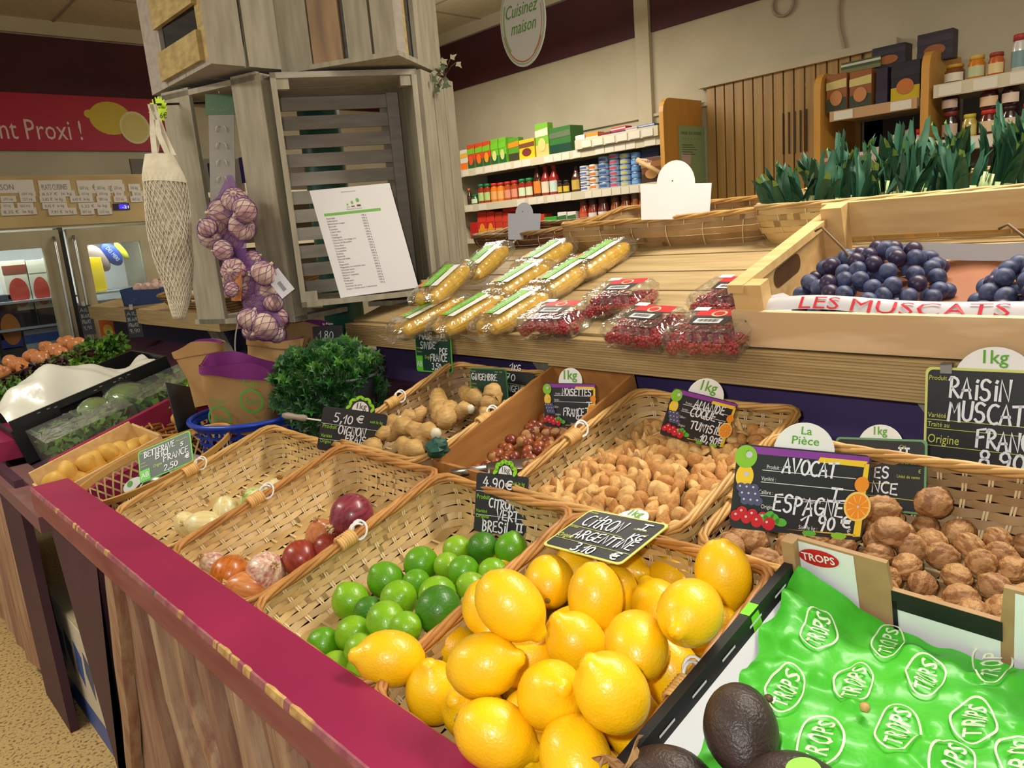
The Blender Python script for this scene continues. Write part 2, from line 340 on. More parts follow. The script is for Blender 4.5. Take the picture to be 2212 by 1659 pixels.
# ================================================================ red banner on the far wall
t = thing('wall_banner', 'red banner with pale lettering and a lemon picture on the far wall', 'sign', (1.2, YW-.02, 2.14))
obj('panel', MB().box(-.2, 2.012, YW-.025, YW-.013, 1.982, 2.305), mat('banner_red', (176, 26, 54), .55), t)
b = MB(); M = frame((0, YW-.0255, 0), (1, 0, 0), (0, 0, 1))
put_text(b, 'nt Proxi !', M, .165, 1.03, 2.045, width=.44); obj('lettering', b, sc(226, 196, 186), t)
def disc(mb, M, x, y, rx, ry, m=0, z=.0012, n=24, a=0):
    ca, sa = math.cos(a), math.sin(a)
    P = [(x+rx*math.cos(2*PI*i/n)*ca-ry*math.sin(2*PI*i/n)*sa, y+rx*math.cos(2*PI*i/n)*sa+ry*math.sin(2*PI*i/n)*ca, z) for i in range(n)]
    mb.add(P, [tuple(range(n))], m, False, M)
b = MB(); disc(b, M, 1.65, 2.178, .125, .1, 0, .001); disc(b, M, 1.53, 2.2, .03, .026, 0, .0006); disc(b, M, 1.785, 2.125, .092, .1, 1, .002); disc(b, M, 1.785, 2.125, .078, .085, 2, .003)
obj('lemon_picture', b, [sc(206, 180, 40), sc(226, 216, 150), sc(214, 200, 110)], t)
# ================================================================ near display stall
T0, TS = .725, math.tan(math.radians(14))
def tier(x): return T0+TS*(x-.39)
L0, LS = 1.075, math.tan(math.radians(16))
def deck(x): return L0+LS*(x-1.10)
st = thing('market_stall', 'purple painted fruit stall holding the citrus, onion and nut baskets under a ribbed pine ledge', 'stall', (.6, .8, 0))
r = MB(); r.box(.303, .378, -1.2, 1.975, .755, .811); obj('rail', r, [RAIL], st)
r = MB(); r.box(.299, .303, -1.2, 1.975, .757, .803); obj('rail_face', r, [RAILW], st)
rg = random.Random(4)
r = MB(); N_ = 520; VV = []; ms = []
for i in range(N_):
    y = -.6+2.575*i/(N_-1); a = math.sin(y*37)+math.sin(y*91+1)+.7*math.sin(y*203+2); b = 1.5*math.exp(-((y-.74)/.16)**2)+.5*math.sin(y*9)
    wt = max(.0002, .0003+.0007*(a+b-.6)); wb = max(.0003, .0006+.0009*(.8*math.sin(y*53)+b-.4))
    VV += [(.2985, y, .803-wb), (.2985, y, .8045), (.3005, y, .8114), (.303+wt, y, .8116)]; ms.append(1 if a+b*1.3+rg.uniform(-.8, .8) > 1.8 else (2 if a+b < -2.3 else 0))
for i in range(N_-1):
    k = 4*i; r.add([VV[k], VV[k+1], VV[k+2], VV[k+3], VV[k+4], VV[k+5], VV[k+6], VV[k+7]], [(0, 4, 5, 1), (1, 5, 6, 2), (2, 6, 7, 3)], ms[i])
obj('worn_edge', r, [mat('rubbed_edge', (146, 70, 88), .6, col2=(170, 112, 108), scale=40), CHIP, sc(96, 100, 92)], st)['label'] = 'chipped edge showing bare wood'
E_ = [[(221, 1231), (234, 1400), (262, 1659)], [(267, 1265), (280, 1450), (305, 1659)], [(307, 1304), (345, 1480), (393, 1659)], [(355, 1358), (395, 1510), (445, 1659)], [(411, 1405), (445, 1530), (500, 1659)], [(468, 1450), (500, 1590), (505, 1659)], [(545, 1530), (568, 1620), (575, 1659)], [(640, 1610), (650, 1640), (655, 1659)]]
EL = []
for e in E_:
    P = [at_x(x, y, .33) for x, y in e]; P = [(p.y, p.z) for p in P]; (a, za), (b, zb) = P[0], P[-1]; EL.append([(a, .757)]+P+[(b+(b-a)*.25, .04)])
for k in range(9): EL.append([(.62-k*.17, .757), (.64-k*.17, .5), (.62-k*.17, .3), (.63-k*.17, .04)])
ya, yb = EL[0][0][0]-.03, EL[0][-1][0]-.03
r = MB(); r.add([(.318, 1.963, .755), (.318, ya, .755), (.318, yb, 0), (.318, 1.74, 0), (.34, 1.963, .755), (.34, ya, .755), (.34, yb, 0), (.34, 1.74, 0)], [(0, 3, 2, 1), (4, 5, 6, 7), (0, 1, 5, 4), (1, 2, 6, 5), (2, 3, 7, 6), (3, 0, 4, 7)])
obj('post', r, POST, st)
for k in range(len(EL)-1):
    r = MB(); A = EL[k]; B = [(y-.010, z) for y, z in EL[k+1]]
    def smp(E, u):
        E = sorted(E, key=lambda p: -p[1]); z = .757+(E[-1][1]-.757)*u
        for (y0, z0), (y1, z1) in zip(E, E[1:]):
            if z1 <= z <= z0+1e-6: f = (z0-z)/max(z0-z1, 1e-6); return (y0+(y1-y0)*f, z)
        return E[-1]
    n = 18; w4 = ((0, .343), (.12, .330), (.55, .318), (.88, .307), (1, .311), (1, .332), (0, .352))
    def cell(p, q, A=A, B=B, k=k):
        (ya, z), (yb, _) = smp(A, q), smp(B, q); i = min(int(p*6+.5), 6); f, x = w4[i]; wl = .011*math.sin(q*8+k*1.7)+.004*math.sin(q*19+k); wr = .011*math.sin(q*8+(k+1)*1.7)+.004*math.sin(q*19+k+1)
        return (x, (ya+wl)+((yb+wr-.006)-(ya+wl))*f, z)
    r.grid(cell, 7, n, 0, False, closeu=False); r.grid(lambda p, q: cell(1.0-p, q), 2, n, 0, False)
    obj('slat', r, SLATS[k % 3], st)
r = MB(); r.add([(.38, -1.0, T0-.045), (1.2, -1.0, tier(1.2)-.045), (1.2, 1.95, tier(1.2)-.045), (.38, 1.95, T0-.045), (.38, -1.0, T0-.025), (1.2, -1.0, tier(1.2)-.025), (1.2, 1.95, tier(1.2)-.025), (.38, 1.95, T0-.025)],
    [(3, 2, 1, 0), (4, 5, 6, 7), (0, 1, 5, 4), (1, 2, 6, 5), (2, 3, 7, 6), (3, 0, 4, 7)]); obj('tray_board', r, POST, st)
def sideboard(y0, y1, x0, x1, zf, zt):  # end board cut parallel to the sloping tray
    s = MB(); P = [(x0, zf-.2), (x0, zf-.02), (x0+.02, zf), (x1, zt), (x1, zf-.2)]
    s.add([(x, y0, z) for x, z in P]+[(x, y1, z) for x, z in P], [tuple(range(5))[::-1], tuple(range(5, 10))]+[(i, (i+1) % 5, 5+(i+1) % 5, 5+i) for i in range(5)]); return s
obj('end_board', sideboard(1.952, 1.975, .382, .66, .772, .772+.28*TS), RAIL, st)
obj('back_panel', MB().box(1.2, 1.222, -1.0, 1.87, .35, 1.075), PANEL, st)
def ribbed(x0, x1, y0, y1, z0, z1, nr=13):      # grooved decking board on edge
    P = [(x1, z0), (x1, z1)]; h = (z1-z0)/nr
    for k in range(nr): z = z1-h*k; P += [(x0+.0016, z), (x0, z-h*.25), (x0, z-h*.75)]
    P += [(x0+.0016, z0)]; n = len(P)
    return MB().add([(x, y0, z) for x, z in P]+[(x, y1, z) for x, z in P], [tuple(range(n))[::-1], tuple(range(n, 2*n))]+[(i, (i+1) % n, n+(i+1) % n, n+i) for i in range(n)])
obj('front_beam', ribbed(1.10, 1.128, 1.075, 1.86, 1.018, 1.076), BEAM, st); obj('front_beam', ribbed(1.097, 1.128, -1.0, 1.072, 1.014, 1.075), BEAM, st)
MD = frame((1.1, 0, L0), (1, 0, LS), (0, 1, 0)); MDI = MD.inverted()
for k in range(6): obj('deck_plank', MB().box(.03+.112*k, .03+.112*k+.105, -1.0, 1.86-.01*(k % 2), -.022, -.002, M=MD), PLANK, st)
for y in (1.03, .25):
    obj('bracket', MB().add([(1.13, y+.08, 1.03), (1.13, y+.14, 1.03), (1.196, y-.06, .72), (1.196, y-.12, .72), (1.15, y+.08, 1.03), (1.15, y+.14, 1.03), (1.2, y-.06, .72), (1.2, y-.12, .72)], [(0, 3, 2, 1), (4, 5, 6, 7), (0, 1, 5, 4), (1, 2, 6, 5), (2, 3, 7, 6), (3, 0, 4, 7)]), GREYW, st)
# carcass legs under the ledge
for y in (-.9, .5, 1.8): obj('leg', MB().box(1.22, 1.28, y, y+.06, 0, 1.09), POST, st)
# ================================================================ second stall beyond the gap
s2 = thing('market_stall', 'second purple stall beyond the gap, holding black crates of greens', 'stall', (.6, 3.4, 0))
obj('rail', MB().box(.303, .42, 2.585, 4.4, .755, .811), RAIL, s2)
obj('post', MB().box(.318, .34, 2.31, 2.6, 0, .755), POST, s2)
for k in range(9):
    r = MB(); y0 = 2.6+.16*k; n = 10; vs = []; fs = []
    for i in range(n+1):
        u = i/n; z = .757-.71*u; w = .012*math.sin(u*8+k); vs += [(.310, y0+.175+w, z), (.336, y0+w, z), (.338, y0+.175+w, z), (.35, y0+w, z)]
    for i in range(n): a = 4*i; fs += [(a, a+4, a+5, a+1), (a+2, a+3, a+7, a+6), (a, a+2, a+6, a+4), (a+1, a+5, a+7, a+3)]
    obj('slat', r.add(vs, fs+[(0, 1, 3, 2), (4*n, 4*n+2, 4*n+3, 4*n+1)]), SLATS[k % 3], s2)
obj('end_board', sideboard(2.25, 2.273, .385, 1.2, .80, .80+.82*.29), RAIL, s2)
r = MB(); z = .70; r.add([(.385, 2.273, z), (1.2, 2.273, z+.2), (1.2, 4.4, z+.2), (.385, 4.4, z), (.385, 2.273, z+.02), (1.2, 2.273, z+.22), (1.2, 4.4, z+.22), (.385, 4.4, z+.02)], [(3, 2, 1, 0), (4, 5, 6, 7), (0, 1, 5, 4), (1, 2, 6, 5), (2, 3, 7, 6), (3, 0, 4, 7)]); obj('tray_board', r, POST, s2)
obj('back_panel', MB().box(1.2, 1.222, 2.65, 4.4, .35, 1.075), mat('dark_blue_panel', (36, 40, 70), .6), s2)
obj('front_beam', MB().box(1.08, 1.112, 2.69, 3.5, 1.02, 1.084), BEAM, s2); obj('front_beam', MB().box(1.085, 1.117, 3.5, 4.4, 1.02, 1.084), BEAM, s2); obj('end_beam', MB().box(1.112, 1.6, 2.69, 2.72, 1.02, 1.075), BEAM, s2)
MD2 = frame((1.09, 0, 1.08), (1, 0, LS*.6), (0, 1, 0))
for k in range(5): obj('deck_plank', MB().box(.03+.112*k, .03+.112*k+.105, 2.7, 4.4, -.022, -.002, M=MD2), PLANK, s2)
obj('bracket', MB().add([(1.12, 2.86, 1.03), (1.12, 2.94, 1.03), (1.195, 2.72, .66), (1.195, 2.64, .66), (1.15, 2.86, 1.03), (1.15, 2.94, 1.03), (1.2, 2.72, .66), (1.2, 2.64, .66)], [(0, 3, 2, 1), (4, 5, 6, 7), (0, 1, 5, 4), (1, 2, 6, 5), (2, 3, 7, 6), (3, 0, 4, 7)]), GREYW, s2)
for y in (2.8, 4.2): obj('leg', MB().box(1.22, 1.28, y, y+.06, 0, 1.07), POST, s2)
# linking plank and panel between the two stalls
t = solo('link_plank', MB().box(.303, .40, 1.978, 2.583, .695, .735), mat('faded_mauve', (132, 84, 92), .65, col2=(120, 90, 80), scale=14), 'faded mauve plank bridging the gap between the two purple stalls', 'plank')
solo('violet_board', MB().box(1.2, 1.222, 1.88, 2.64, .3, .98), PANEL, 'dark violet board filling the gap behind the paper bags', 'panel')
solo('gap_shelf', MB().box(.42, 1.19, 1.98, 2.245, .66, .70), POST, 'dark board spanning the gap under the potato crate and blue basket', 'board')
# printed carton on the floor under the stalls
t = thing('floor_carton', 'white and blue printed carton standing on the floor under the gap between stalls', 'carton', (.5, 2.2, 0))
obj('body', MB().bbox(.37, .66, 1.76, 2.56, 0, .34, .006), sc(214, 208, 190), t)
b = MB(); M = frame((.3695, 2.16, .17), (0, -1, 0), (0, 0, 1))
b.add([(-.4, -.165, 0), (.4, -.165, 0), (.4, -.09, 0), (-.4, -.09, 0)], [(0, 1, 2, 3)], 0, False, M)
for q in range(7): b.add([(-.36+.1*q, .0+.03*(q % 2), 0), (-.30+.1*q, -.03, 0), (-.28+.1*q, .07, 0), (-.35+.1*q, .1, 0)], [(0, 1, 2, 3)], q % 2, False, M)
obj('print', b, [sc(70, 96, 168), sc(80, 92, 120)], t)
obj('lid_flap', MB().box(.37, .66, 1.76, 2.56, .3405, .346), sc(190, 176, 140), t)
# ================================================================ woven baskets
def smooth(a): a = max(0, min(1, a)); return a*a*(3-2*a)
def rrect(L, W, r, n):
    """n points evenly round a rounded rectangle u 0..L, v -W/2..W/2"""
    P = []; seg = [((r, -W/2), (L-r, -W/2)), None, ((L, -W/2+r), (L, W/2-r)), None, ((L-r, W/2), (r, W/2)), None, ((0, W/2-r), (0, -W/2+r)), None]
    cs = [None, (L-r, -W/2+r, -90), None, (L-r, W/2-r, 0), None, (r, W/2-r, 90), None, (r, -W/2+r, 180)]
    ln = [L-2*r, PI*r/2, W-2*r, PI*r/2]*2; tot = sum(ln)
    for i in range(n):
        d = tot*i/n; k = 0
        while d > ln[k] and k < 7: d -= ln[k]; k += 1
        f = d/ln[k]
        if k % 2 == 0: (a, b), (c, e) = seg[k]; P.append((a+(c-a)*f, b+(e-b)*f))
        else: cx, cy, a0 = cs[k]; a = math.radians(a0+90*f); P.append((cx+r*math.cos(a), cy+r*math.sin(a)))
    return P
def basket(label, M, L, W, hf, hb, group=None, cane=None, rod=None, nr=8, ns=40, taper=.022, seed=0, wide=False, ring=True, name='wicker_basket', flat=.45):
    cane = cane or WICK; rod = rod or ROD; rg = random.Random(seed)
    t = thing(name, label, 'basket', M, group)
    n = ns*4; R = rrect(L, W, .03, n); B = [(taper+(u/L)*(L-2*taper), v*(W-2*taper)/W) for u, v in R]
    def rim(u, v): 
        k = smooth((u/L-flat)/(1-flat)); c = (abs(v)/(W/2))**3
        return hf+(hb-hf)*k+.008*k*c-.004*(1-k)*(1-c)
    def wall(i, tt, off=0):
        i %= n; (u, v), (a, b) = R[i], B[i]; h = rim(u, v); bow = .010*math.sin(PI*tt)
        x = a+(u-a)*tt; y = b+(v-b)*tt; nx, ny = u-L/2, v; nx /= (L/2); ny /= (W/2)
        if abs(nx) > abs(ny): ny *= .25*abs(ny)
        else: nx *= .25*abs(nx)
        q = math.hypot(nx, ny) or 1; o = off+bow
        return (x+nx/q*o, y+ny/q*o, .004+(h-.004)*tt)
    m = MB()
    for k in range(nr):
        tc = (k+.5)/nr; hw = .495/nr; vs = []; fs = []; ph = rg.choice((0, 1)) if wide else k % 2; jit = rg.uniform(-.1, .1)/nr
        for i in range(n):
            o = .0022*math.cos(PI*(i/4+ph)); j = jit*math.sin(i*.21+k)
            vs += [wall(i, tc-hw+j, o), wall(i, tc+hw+j, o)]
        for i in range(n):
            j = (i+1) % n; fs.append((2*i, 2*j, 2*j+1, 2*i+1))
        # cut the strip in several lengths so each reads as its own cane
        cut = sorted(rg.sample(range(n), 4)); 
        for c in range(4):
            a, b = cut[c], cut[(c+1) % 4]; ln = (b-a) % n
            V = []; F = []
            for q in range(ln+2): V += [vs[2*((a+q) % n)], vs[2*((a+q) % n)+1]]
            for q in range(ln+1): F.append((2*q, 2*q+2, 2*q+3, 2*q+1))
            m.add(V, F, 0, True)
    nb = max(6, int((W-2*taper)/.024))
    for k in range(nb):
        v0 = -(W/2-taper)+(k+.06)*(W-2*taper)/nb; v1 = v0+.97*(W-2*taper)/nb; q = 24; V = []
        for i in range(q+1): z = .004+.0022*math.cos(PI*(i/2+k)); V += [(taper+(L-2*taper)*i/q, v0, z), (taper+(L-2*taper)*i/q, v1, z)]
        m.add(V, [(2*i, 2*i+2, 2*i+3, 2*i+1) for i in range(q)], 0, True)
    obj('weave', m, cane, t, True)
    m = MB()
    for s in range(ns):
        for dq in ((-1, 0) if not wide else (-1,)):
            V = []
            for k in range(nr+1):
                a = wall(4*s, k/nr, 0); b = wall(4*s+1, k/nr, 0); A = Vector(a); D = (Vector(b)-A); D = D.normalized()*.0022
                c = A+D*(dq*1.6); V += [c-D*.55, c+D*.55]
            m.add(V, [(2*k, 2*k+1, 2*k+3, 2*k+2) for k in range(nr)], 0, False)
    for s in range(1, 12):
        u = taper+(L-2*taper)*s/12; m.add([(u-.002, -W/2+taper, .005), (u+.002, -W/2+taper, .005), (u+.002, W/2-taper, .005), (u-.002, W/2-taper, .005)], [(0, 1, 2, 3)])
    obj('stakes', m, STAKE, t, True)
    m = MB()
    for j in range(4):
        P = []
        for i in range(0, n, 2):
            x, y, z = wall(i, 1.0); a = 2*PI*(i/n*7+j/4); u, v = R[i]; d = Vector((u-L/2, v, 0)).normalized()
            p = Vector((x, y, z+.003))+d*(.0042*math.cos(a)); p.z += .0042*math.sin(a); P.append(p)
        m.tube(P, .0033+.0006*(j % 2), 5, 0, True)
    obj('rim', m, rod, t, True)
    if ring:
        for sgn in (-1, 1):
            m = MB(); u0 = L*.42
            for k in range(7):
                u = u0+k*.0042; z = rim(u, sgn*W/2)+.004; c = Vector((u, sgn*(W/2), z))
                m.tube([c+Vector((0, math.cos(a)*.0098, math.sin(a)*.0098)) for a in [2*PI*q/10 for q in range(10)]], .0026, 5, 0, True)
            obj('binding', m, BIND, t, True)
            c = Vector((u0+.036, sgn*W/2, rim(u0+.036, W/2)+.004)); m = MB()
            for q in range(2):
                m.tube([c+Vector((.012*math.cos(a)+.003*q, .009*math.sin(a)*(.5+q*.5), .011*math.sin(a+.6*q)+.002)) for a in [2*PI*w/14 for w in range(14)]], .0021, 5, 0, True)
            obj('wire_ring', m, WHITE, t, True)
    return t
def row_frame(x, y): return frame((x, y, tier(x)), (1, 0, TS), (0, 1, 0))
GB = 'wicker scoop baskets on the sloping tray'
X1, X2 = .396, .774
basket('shallow wicker basket heaped with yellow lemons', row_frame(X1, .535), .375, .302, .078, .072, GB, seed=1)
basket('wicker scoop basket holding green limes, between the lemons and the onions', row_frame(X1, .840), .375, .305, .078, .074, GB, seed=2)
basket('wicker scoop basket holding red and brown onions', row_frame(X1, 1.154), .375, .315, .078, .076, GB, seed=3)
basket('wicker scoop basket holding a few white spring onion bulbs', row_frame(X1, 1.474), .375, .315, .076, .072, GB, seed=4, rod=RODL, cane=WICKL)
basket('wicker basket of ginger roots in the rear row', row_frame(X2, 1.235), .365, .31, .078, .080, GB, seed=5, cane=WICKD, rod=RODL)
basket('wicker basket full of almonds in their shells in the rear row', row_frame(X2, .69), .365, .318, .078, .066, GB, seed=6, cane=WICK, rod=RODL)
basket('wicker basket full of walnuts beside the almond basket', row_frame(X2+.01, .33), .235, .37, .06, .088, GB, seed=7, cane=WICKD, rod=RODL)
# brown tray of hazelnuts between ginger and almonds
HZ = frame((.80, .968, tier(.80)+.004), (1, 0, TS), (0, 1, 0))
t = thing('nut_tray', 'plain brown wooden tray of hazelnuts between the ginger and almond baskets', 'tray', HZ)
WD = mat('tray_wood', (178, 124, 66), .6, col2=(160, 106, 52), scale=8, stretch=(1, 6, 6))
obj('base', MB().box(0, .34, -.1, .1, 0, .008), WD, t, True)
for y in (-.106, .1): obj('side_panel', MB().add([(0, y, 0), (.34, y, 0), (.34, y, .10), (0, y, .07), (0, y+.006, 0), (.34, y+.006, 0), (.34, y+.006, .10), (0, y+.006, .07)], [(0, 1, 2, 3), (7, 6, 5, 4), (0, 4, 5, 1), (1, 5, 6, 2), (2, 6, 7, 3), (3, 7, 4, 0)]), WD, t, True)
obj('front_panel', MB().box(-.006, 0, -.106, .106, 0, .07), WD, t, True); obj('rear_panel', MB().box(.34, .346, -.106, .106, 0, .10), WD, t, True)
# ================================================================ piles of produce
def relax(P, it=60, keep=.0, lock=None):
    """P: list of [Vector, radius]; push overlapping round things apart, mostly along the line of sight of least change"""
    home = [p[0].copy() for p in P]
    for _ in range(it):
        for i in range(len(P)):
            for j in range(i):
                d = P[i][0]-P[j][0]; m = (P[i][1]+P[j][1])*.97; l = d.length
                if l < m:
                    if l < 1e-6: d = Vector((0, 0, 1)); l = 1
                    d = d/l*(m-l)*.5; P[i][0] += d; P[j][0] -= d
        if keep:
            for p, h in zip(P, home): p[0] += (h-p[0])*keep
    return P
def axis_M(c, ax, s=1, spin=0):
    z = Vector(ax).normalized(); q = z.to_track_quat('Z', 'Y').to_matrix().to_4x4()
    return tr(c) @ q @ Matrix.Rotation(spin, 4, 'Z') @ Matrix.Diagonal((s, s, s, 1))
def screen_axis(dx, dy, dz): return RT*dx+UP*dy-FW*dz          # dz towards the camera
LEM = mat('lemon_skin', (252, 202, 16), .36, col2=(246, 190, 10), scale=18, bump=.22, bscale=330, coat=.25, sss=.12)
LEMS = sc(150, 130, 80)
def lemon_mesh(seed):
    rg = random.Random(seed); a, r, nb = rg.uniform(.0365, .0405), .0328, rg.uniform(.007, .010); pr = []
    for k in range(23):
        t = PI*k/22; z = -math.cos(t)*a; rr = math.sin(t)**.86*r
        if k > 18: 
            f = (k-18)/4; rr = (.0165, .0112, .0088, .0068, 0)[k-18] if k > 18 else rr; z += nb*f**.7
        if 0 < k < 3: z -= .0015
        pr.append((rr, z))
    m = MB().lathe(pr, 26, 0); b = MB().lathe([(.0036, -a-.0022), (.0042, -a-.001), (.003, -a+.002)], 8, 0)
    return m, b
lem = []
for s in range(4):
    m, b = lemon_mesh(s); r = thing('lemon', '', 'lemon', tr(0, 0, -5)); obj('fruit', m, LEM, r, True); obj('stem_scar', b, LEMS, r, True); lem.append(r)
LEMONS = [  # x, y, apparent width, direction of the nipple on the picture (right, up, towards us), label
 (1080, 1582, 149, (.9, -.35, .1), 'large lemon lying at the very front of the lemon heap beside the rail'),
 (922, 1482, 124, (-.1, .95, .35), 'lemon standing nipple up against the purple rail'),
 (866, 1440, 122, (-.9, .15, .2), 'lemon with its nipple poking over the lime basket by the rail'),
 (1048, 1428, 140, (.85, .25, .2), 'lemon just behind the one standing at the rail, nipple pointing at the heap centre'),
 (1098, 1316, 138, (.72, -.68, .15), 'lemon on the lime side of the heap with its nipple slanting down'),
 (1186, 1256, 110, (.1, .4, -.9), 'lemon showing a pale round stem scar, under the citron card'),
 (1100, 1228, 92, (-.1, .4, .8), 'lemon with a dimpled end next to the limes, top corner of the heap'),
 (1016, 1320, 78, (-.2, .3, .9), 'lemon half hidden at the rim next to the large dark lime'),
 (1286, 1290, 122, (.0, -.97, .2), 'lemon hanging nipple down in the middle of the heap'),
 (1246, 1392, 130, (-.55, .75, .2), 'speckled lemon slanting across the centre of the heap'),
 (1376, 1394, 140, (.1, .3, -.95), 'round smooth lemon in the centre of the heap'),
 (1322, 1496, 160, (-.55, .8, .25), 'big lemon at the front of the heap by the avocado carton corner'),
 (1186, 1526, 150, (.2, .5, .8), 'lemon tucked behind the very front one'),
 (1142, 1468, 120, (.3, .6, -.6), 'lemon mostly covered, behind the row at the front of the heap'),
 (1236, 1622, 158, (.2, -.6, .7), 'lemon at the bottom corner of the basket by the rattan handle'),
 (1489, 1324, 142, (-.5, -.2, .8), 'round lemon resting at the carton side of the heap, below the tall one'),
 (1562, 1240, 122, (.12, -.97, .15), 'tall lemon with nipple down at the far corner by the printed white carton'),
 (1440, 1246, 106, (.3, .2, .9), 'lemon with a knobbly end facing out, right beside the citron card'),
 (1352, 1236, 104, (.4, .1, .5), 'lemon in the shade just beneath the citron card'),
 (1466, 1480, 124, (.6, -.3, .5), 'lemon leaning on the basket rim by the carton'),
 (1012, 1530, 130, (-.4, .5, .6), 'lemon wedged between the front one and the one standing at the rail'),
 (1190, 1356, 92, (-.4, .8, .4), 'lemon with a knob showing in the gap below the slanting ones'),
 (982, 1402, 112, (-.3, .6, .5), 'lemon half covered at the lime basket rim'),
 (1352, 1292, 92, (.7, -.2, .6), 'lemon with a dark stem end, squeezed behind the nipple-down one'),
 (1410, 1310, 100, (.2, .5, .5), 'lemon low in the heap below the knobbly one'),
 (1500, 1395, 110, (.3, -.5, .5), 'lemon low in the heap under the round ones at the carton side'),
 (1256, 1216, 90, (-.5, .2, .5), 'lemon peeping out at the back edge under the card corner')]
base_n = Vector((-TS, 0, 1)).normalized()
P = []
for (x, y, w, ax, lb) in LEMONS: P.append([at_d(x, y, .0655*FPX/w), .0335])
fill = []                                                         # under layer that only shows in the gaps
for i in range(4):
    for j in range(4):
        u, v = .06+.078*i, -.105+.07*j
        c = row_frame(X1, .535) @ Vector((u, v, .042)); fill.append([c, .033])
nl = len(P); P += fill
for it in range(40):
    for i in range(len(P)):
        for j in range(i):
            d = P[i][0]-P[j][0]; m = (P[i][1]+P[j][1])*.965; l = d.length
            if l < m:
                if l < 1e-6: d = Vector((0, 0, 1)); l = 1
                f = d/l*(m-l); a = .5
                if i >= nl > j: a = 1
                P[i][0] += f*a; P[j][0] -= f*(1-a)
    for q in P[nl:]:
        l = row_frame(X1, .535).inverted() @ q[0]; l.x = min(max(l.x, .05), .33); l.y = min(max(l.y, -.115), .115); l.z = max(l.z, .038); q[0] = row_frame(X1, .535) @ l
for k, ((x, y, w, ax, lb), (c, r)) in enumerate(zip(LEMONS, P)):
    o = lem[k] if k < 4 else lem[k % 4]
    M = axis_M(c, screen_axis(*ax), .98, k*1.3)
    if k < 4: o.matrix_basis = M; o['label'] = lb; o['group'] = 'lemons in the basket'
    else: dup(o, M, lb, 'lemons in the basket')
rg = random.Random(8)
for c, r in P[nl:]:
    if all((c-q[0]).length > .052 for q in P[:nl]): dup(lem[rg.randrange(4)], axis_M(c, (rg.uniform(-1, 1), rg.uniform(-1, 1), rg.uniform(-1, 1)), .95), 'lemon buried low in the basket, seen only through gaps', 'lemons under the heap')
# limes
def lime_mesh(s):
    rg = random.Random(s); a = .0255; pr = []
    for k in range(17):
        t = PI*k/16; z = -math.cos(t)*a; rr = math.sin(t)*.0245
        if k >= 15: z += .0015; rr = max(rr, .006) if k == 15 else 0
        pr.append((rr, z))
    return MB().lathe(pr, 22, 0), MB().lathe([(.0026, -a-.0012), (.003, -a), (.002, -a+.002)], 7, 0)
LG = [mat('lime_bright', (110, 172, 16), .34, col2=(142, 190, 30), scale=22, bump=.2, bscale=300, coat=.25), mat('lime_green', (84, 150, 14), .34, col2=(104, 168, 22), scale=20, bump=.2, bscale=300, coat=.25), mat('lime_dark', (50, 112, 14), .4, col2=(70, 132, 20), scale=20, bump=.25, bscale=300, coat=.15), mat('lime_yellowish', (146, 186, 40), .34, col2=(122, 174, 26), scale=20, bump=.2, bscale=300, coat=.25)]
lim = []
for s in range(4):
    m, b = lime_mesh(s); r = thing('lime', '', 'lime', tr(0, 0, -5)); obj('fruit', m, LG[s], r, True); obj('stem_scar', b, sc(120, 104, 60), r, True); lim.append(r)
LIMES = [(1037, 1184, 63, 2, (0, .2, .95), 'dark lime with a puckered end directly under the citron vert card'), (988, 1191, 50, 3, (.5, .3, 0), 'yellowish lime beside the dark one under the citron vert card'), (1104, 1186, 66, 1, (.2, .8, 0), 'lime at the lemon side directly below the citron vert card'),
 (926, 1220, 70, 1, (.3, .6, .5), 'glossy lime on top at the back of the lime heap'), (833, 1253, 72, 1, (-.5, .6, .3), 'round lime against the weave at the onion side, second row'), (858, 1294, 74, 0, (.4, .5, .6), 'lime with a yellow patch in the middle of the lime heap'), (758, 1299, 75, 0, (-.4, .8, .2), 'lime standing off at the onion side of the lime heap'),
 (936, 1322, 92, 2, (-.3, -.6, .7), 'largest dark green lime next to the lemon basket rim'), (830, 1361, 80, 0, (.2, -.3, .9), 'lime showing a pale yellow end with stem scar, front of the heap'), (897, 1262, 58, 1, (.2, .4, .6), 'small lime tucked behind the one with the yellow patch'), (997, 1233, 64, 1, (.2, .6, .4), 'lime behind the nearest lemon, third from the card'),
 (1052, 1236, 56, 0, (.6, .2, .3), 'lime half hidden by the dimpled lemon'), (1010, 1266, 62, 3, (-.6, .5, .5), 'lime with a knob, touching the lemon at the rim'), (952, 1284, 76, 0, (-.5, .3, .5), 'pale lime behind the largest dark one'), (762, 1374, 74, 0, (.3, .4, .5), 'lime low at the front, next to the one with the pale end'), (700, 1392, 68, 1, (.2, .7, .4), 'lime in the front corner by the rail and the onion basket'),
 (779, 1400, 66, 3, (.3, .2, .5), 'yellow green lime at the front just above the rail'), (803, 1318, 60, 2, (.2, .3, .4), 'dim lime low between the two bright ones'), (880, 1352, 60, 0, (.4, .2, .3), 'lime squeezed behind the largest dark one, low down'), (788, 1442, 62, 0, (.6, .1, .2), 'bright lime squeezed between the rail and the nearest lemon'), (738, 1432, 54, 3, (.2, .2, .6), 'small pale lime touching the rail'), (968, 1222, 40, 3, (.2, .2, .6), 'sliver of yellow lime low between two limes at the back'), (842, 1404, 56, 1, (.2, .2, .6), 'lime in shade beside the lemon that leans over the lime basket')]
MI = row_frame(X1, .840)
def settle(x, y, M, lz, w):
    """walk down the line of sight until lz above the basket floor; returns the centre and the true radius"""
    Mi = M.inverted(); d = .5
    while d < 2.4 and (Mi @ at_d(x, y, d)).z > (lz or w*d/FPX/2): d += .004
    return at_d(x, y, d), w*d/FPX/2
P = []
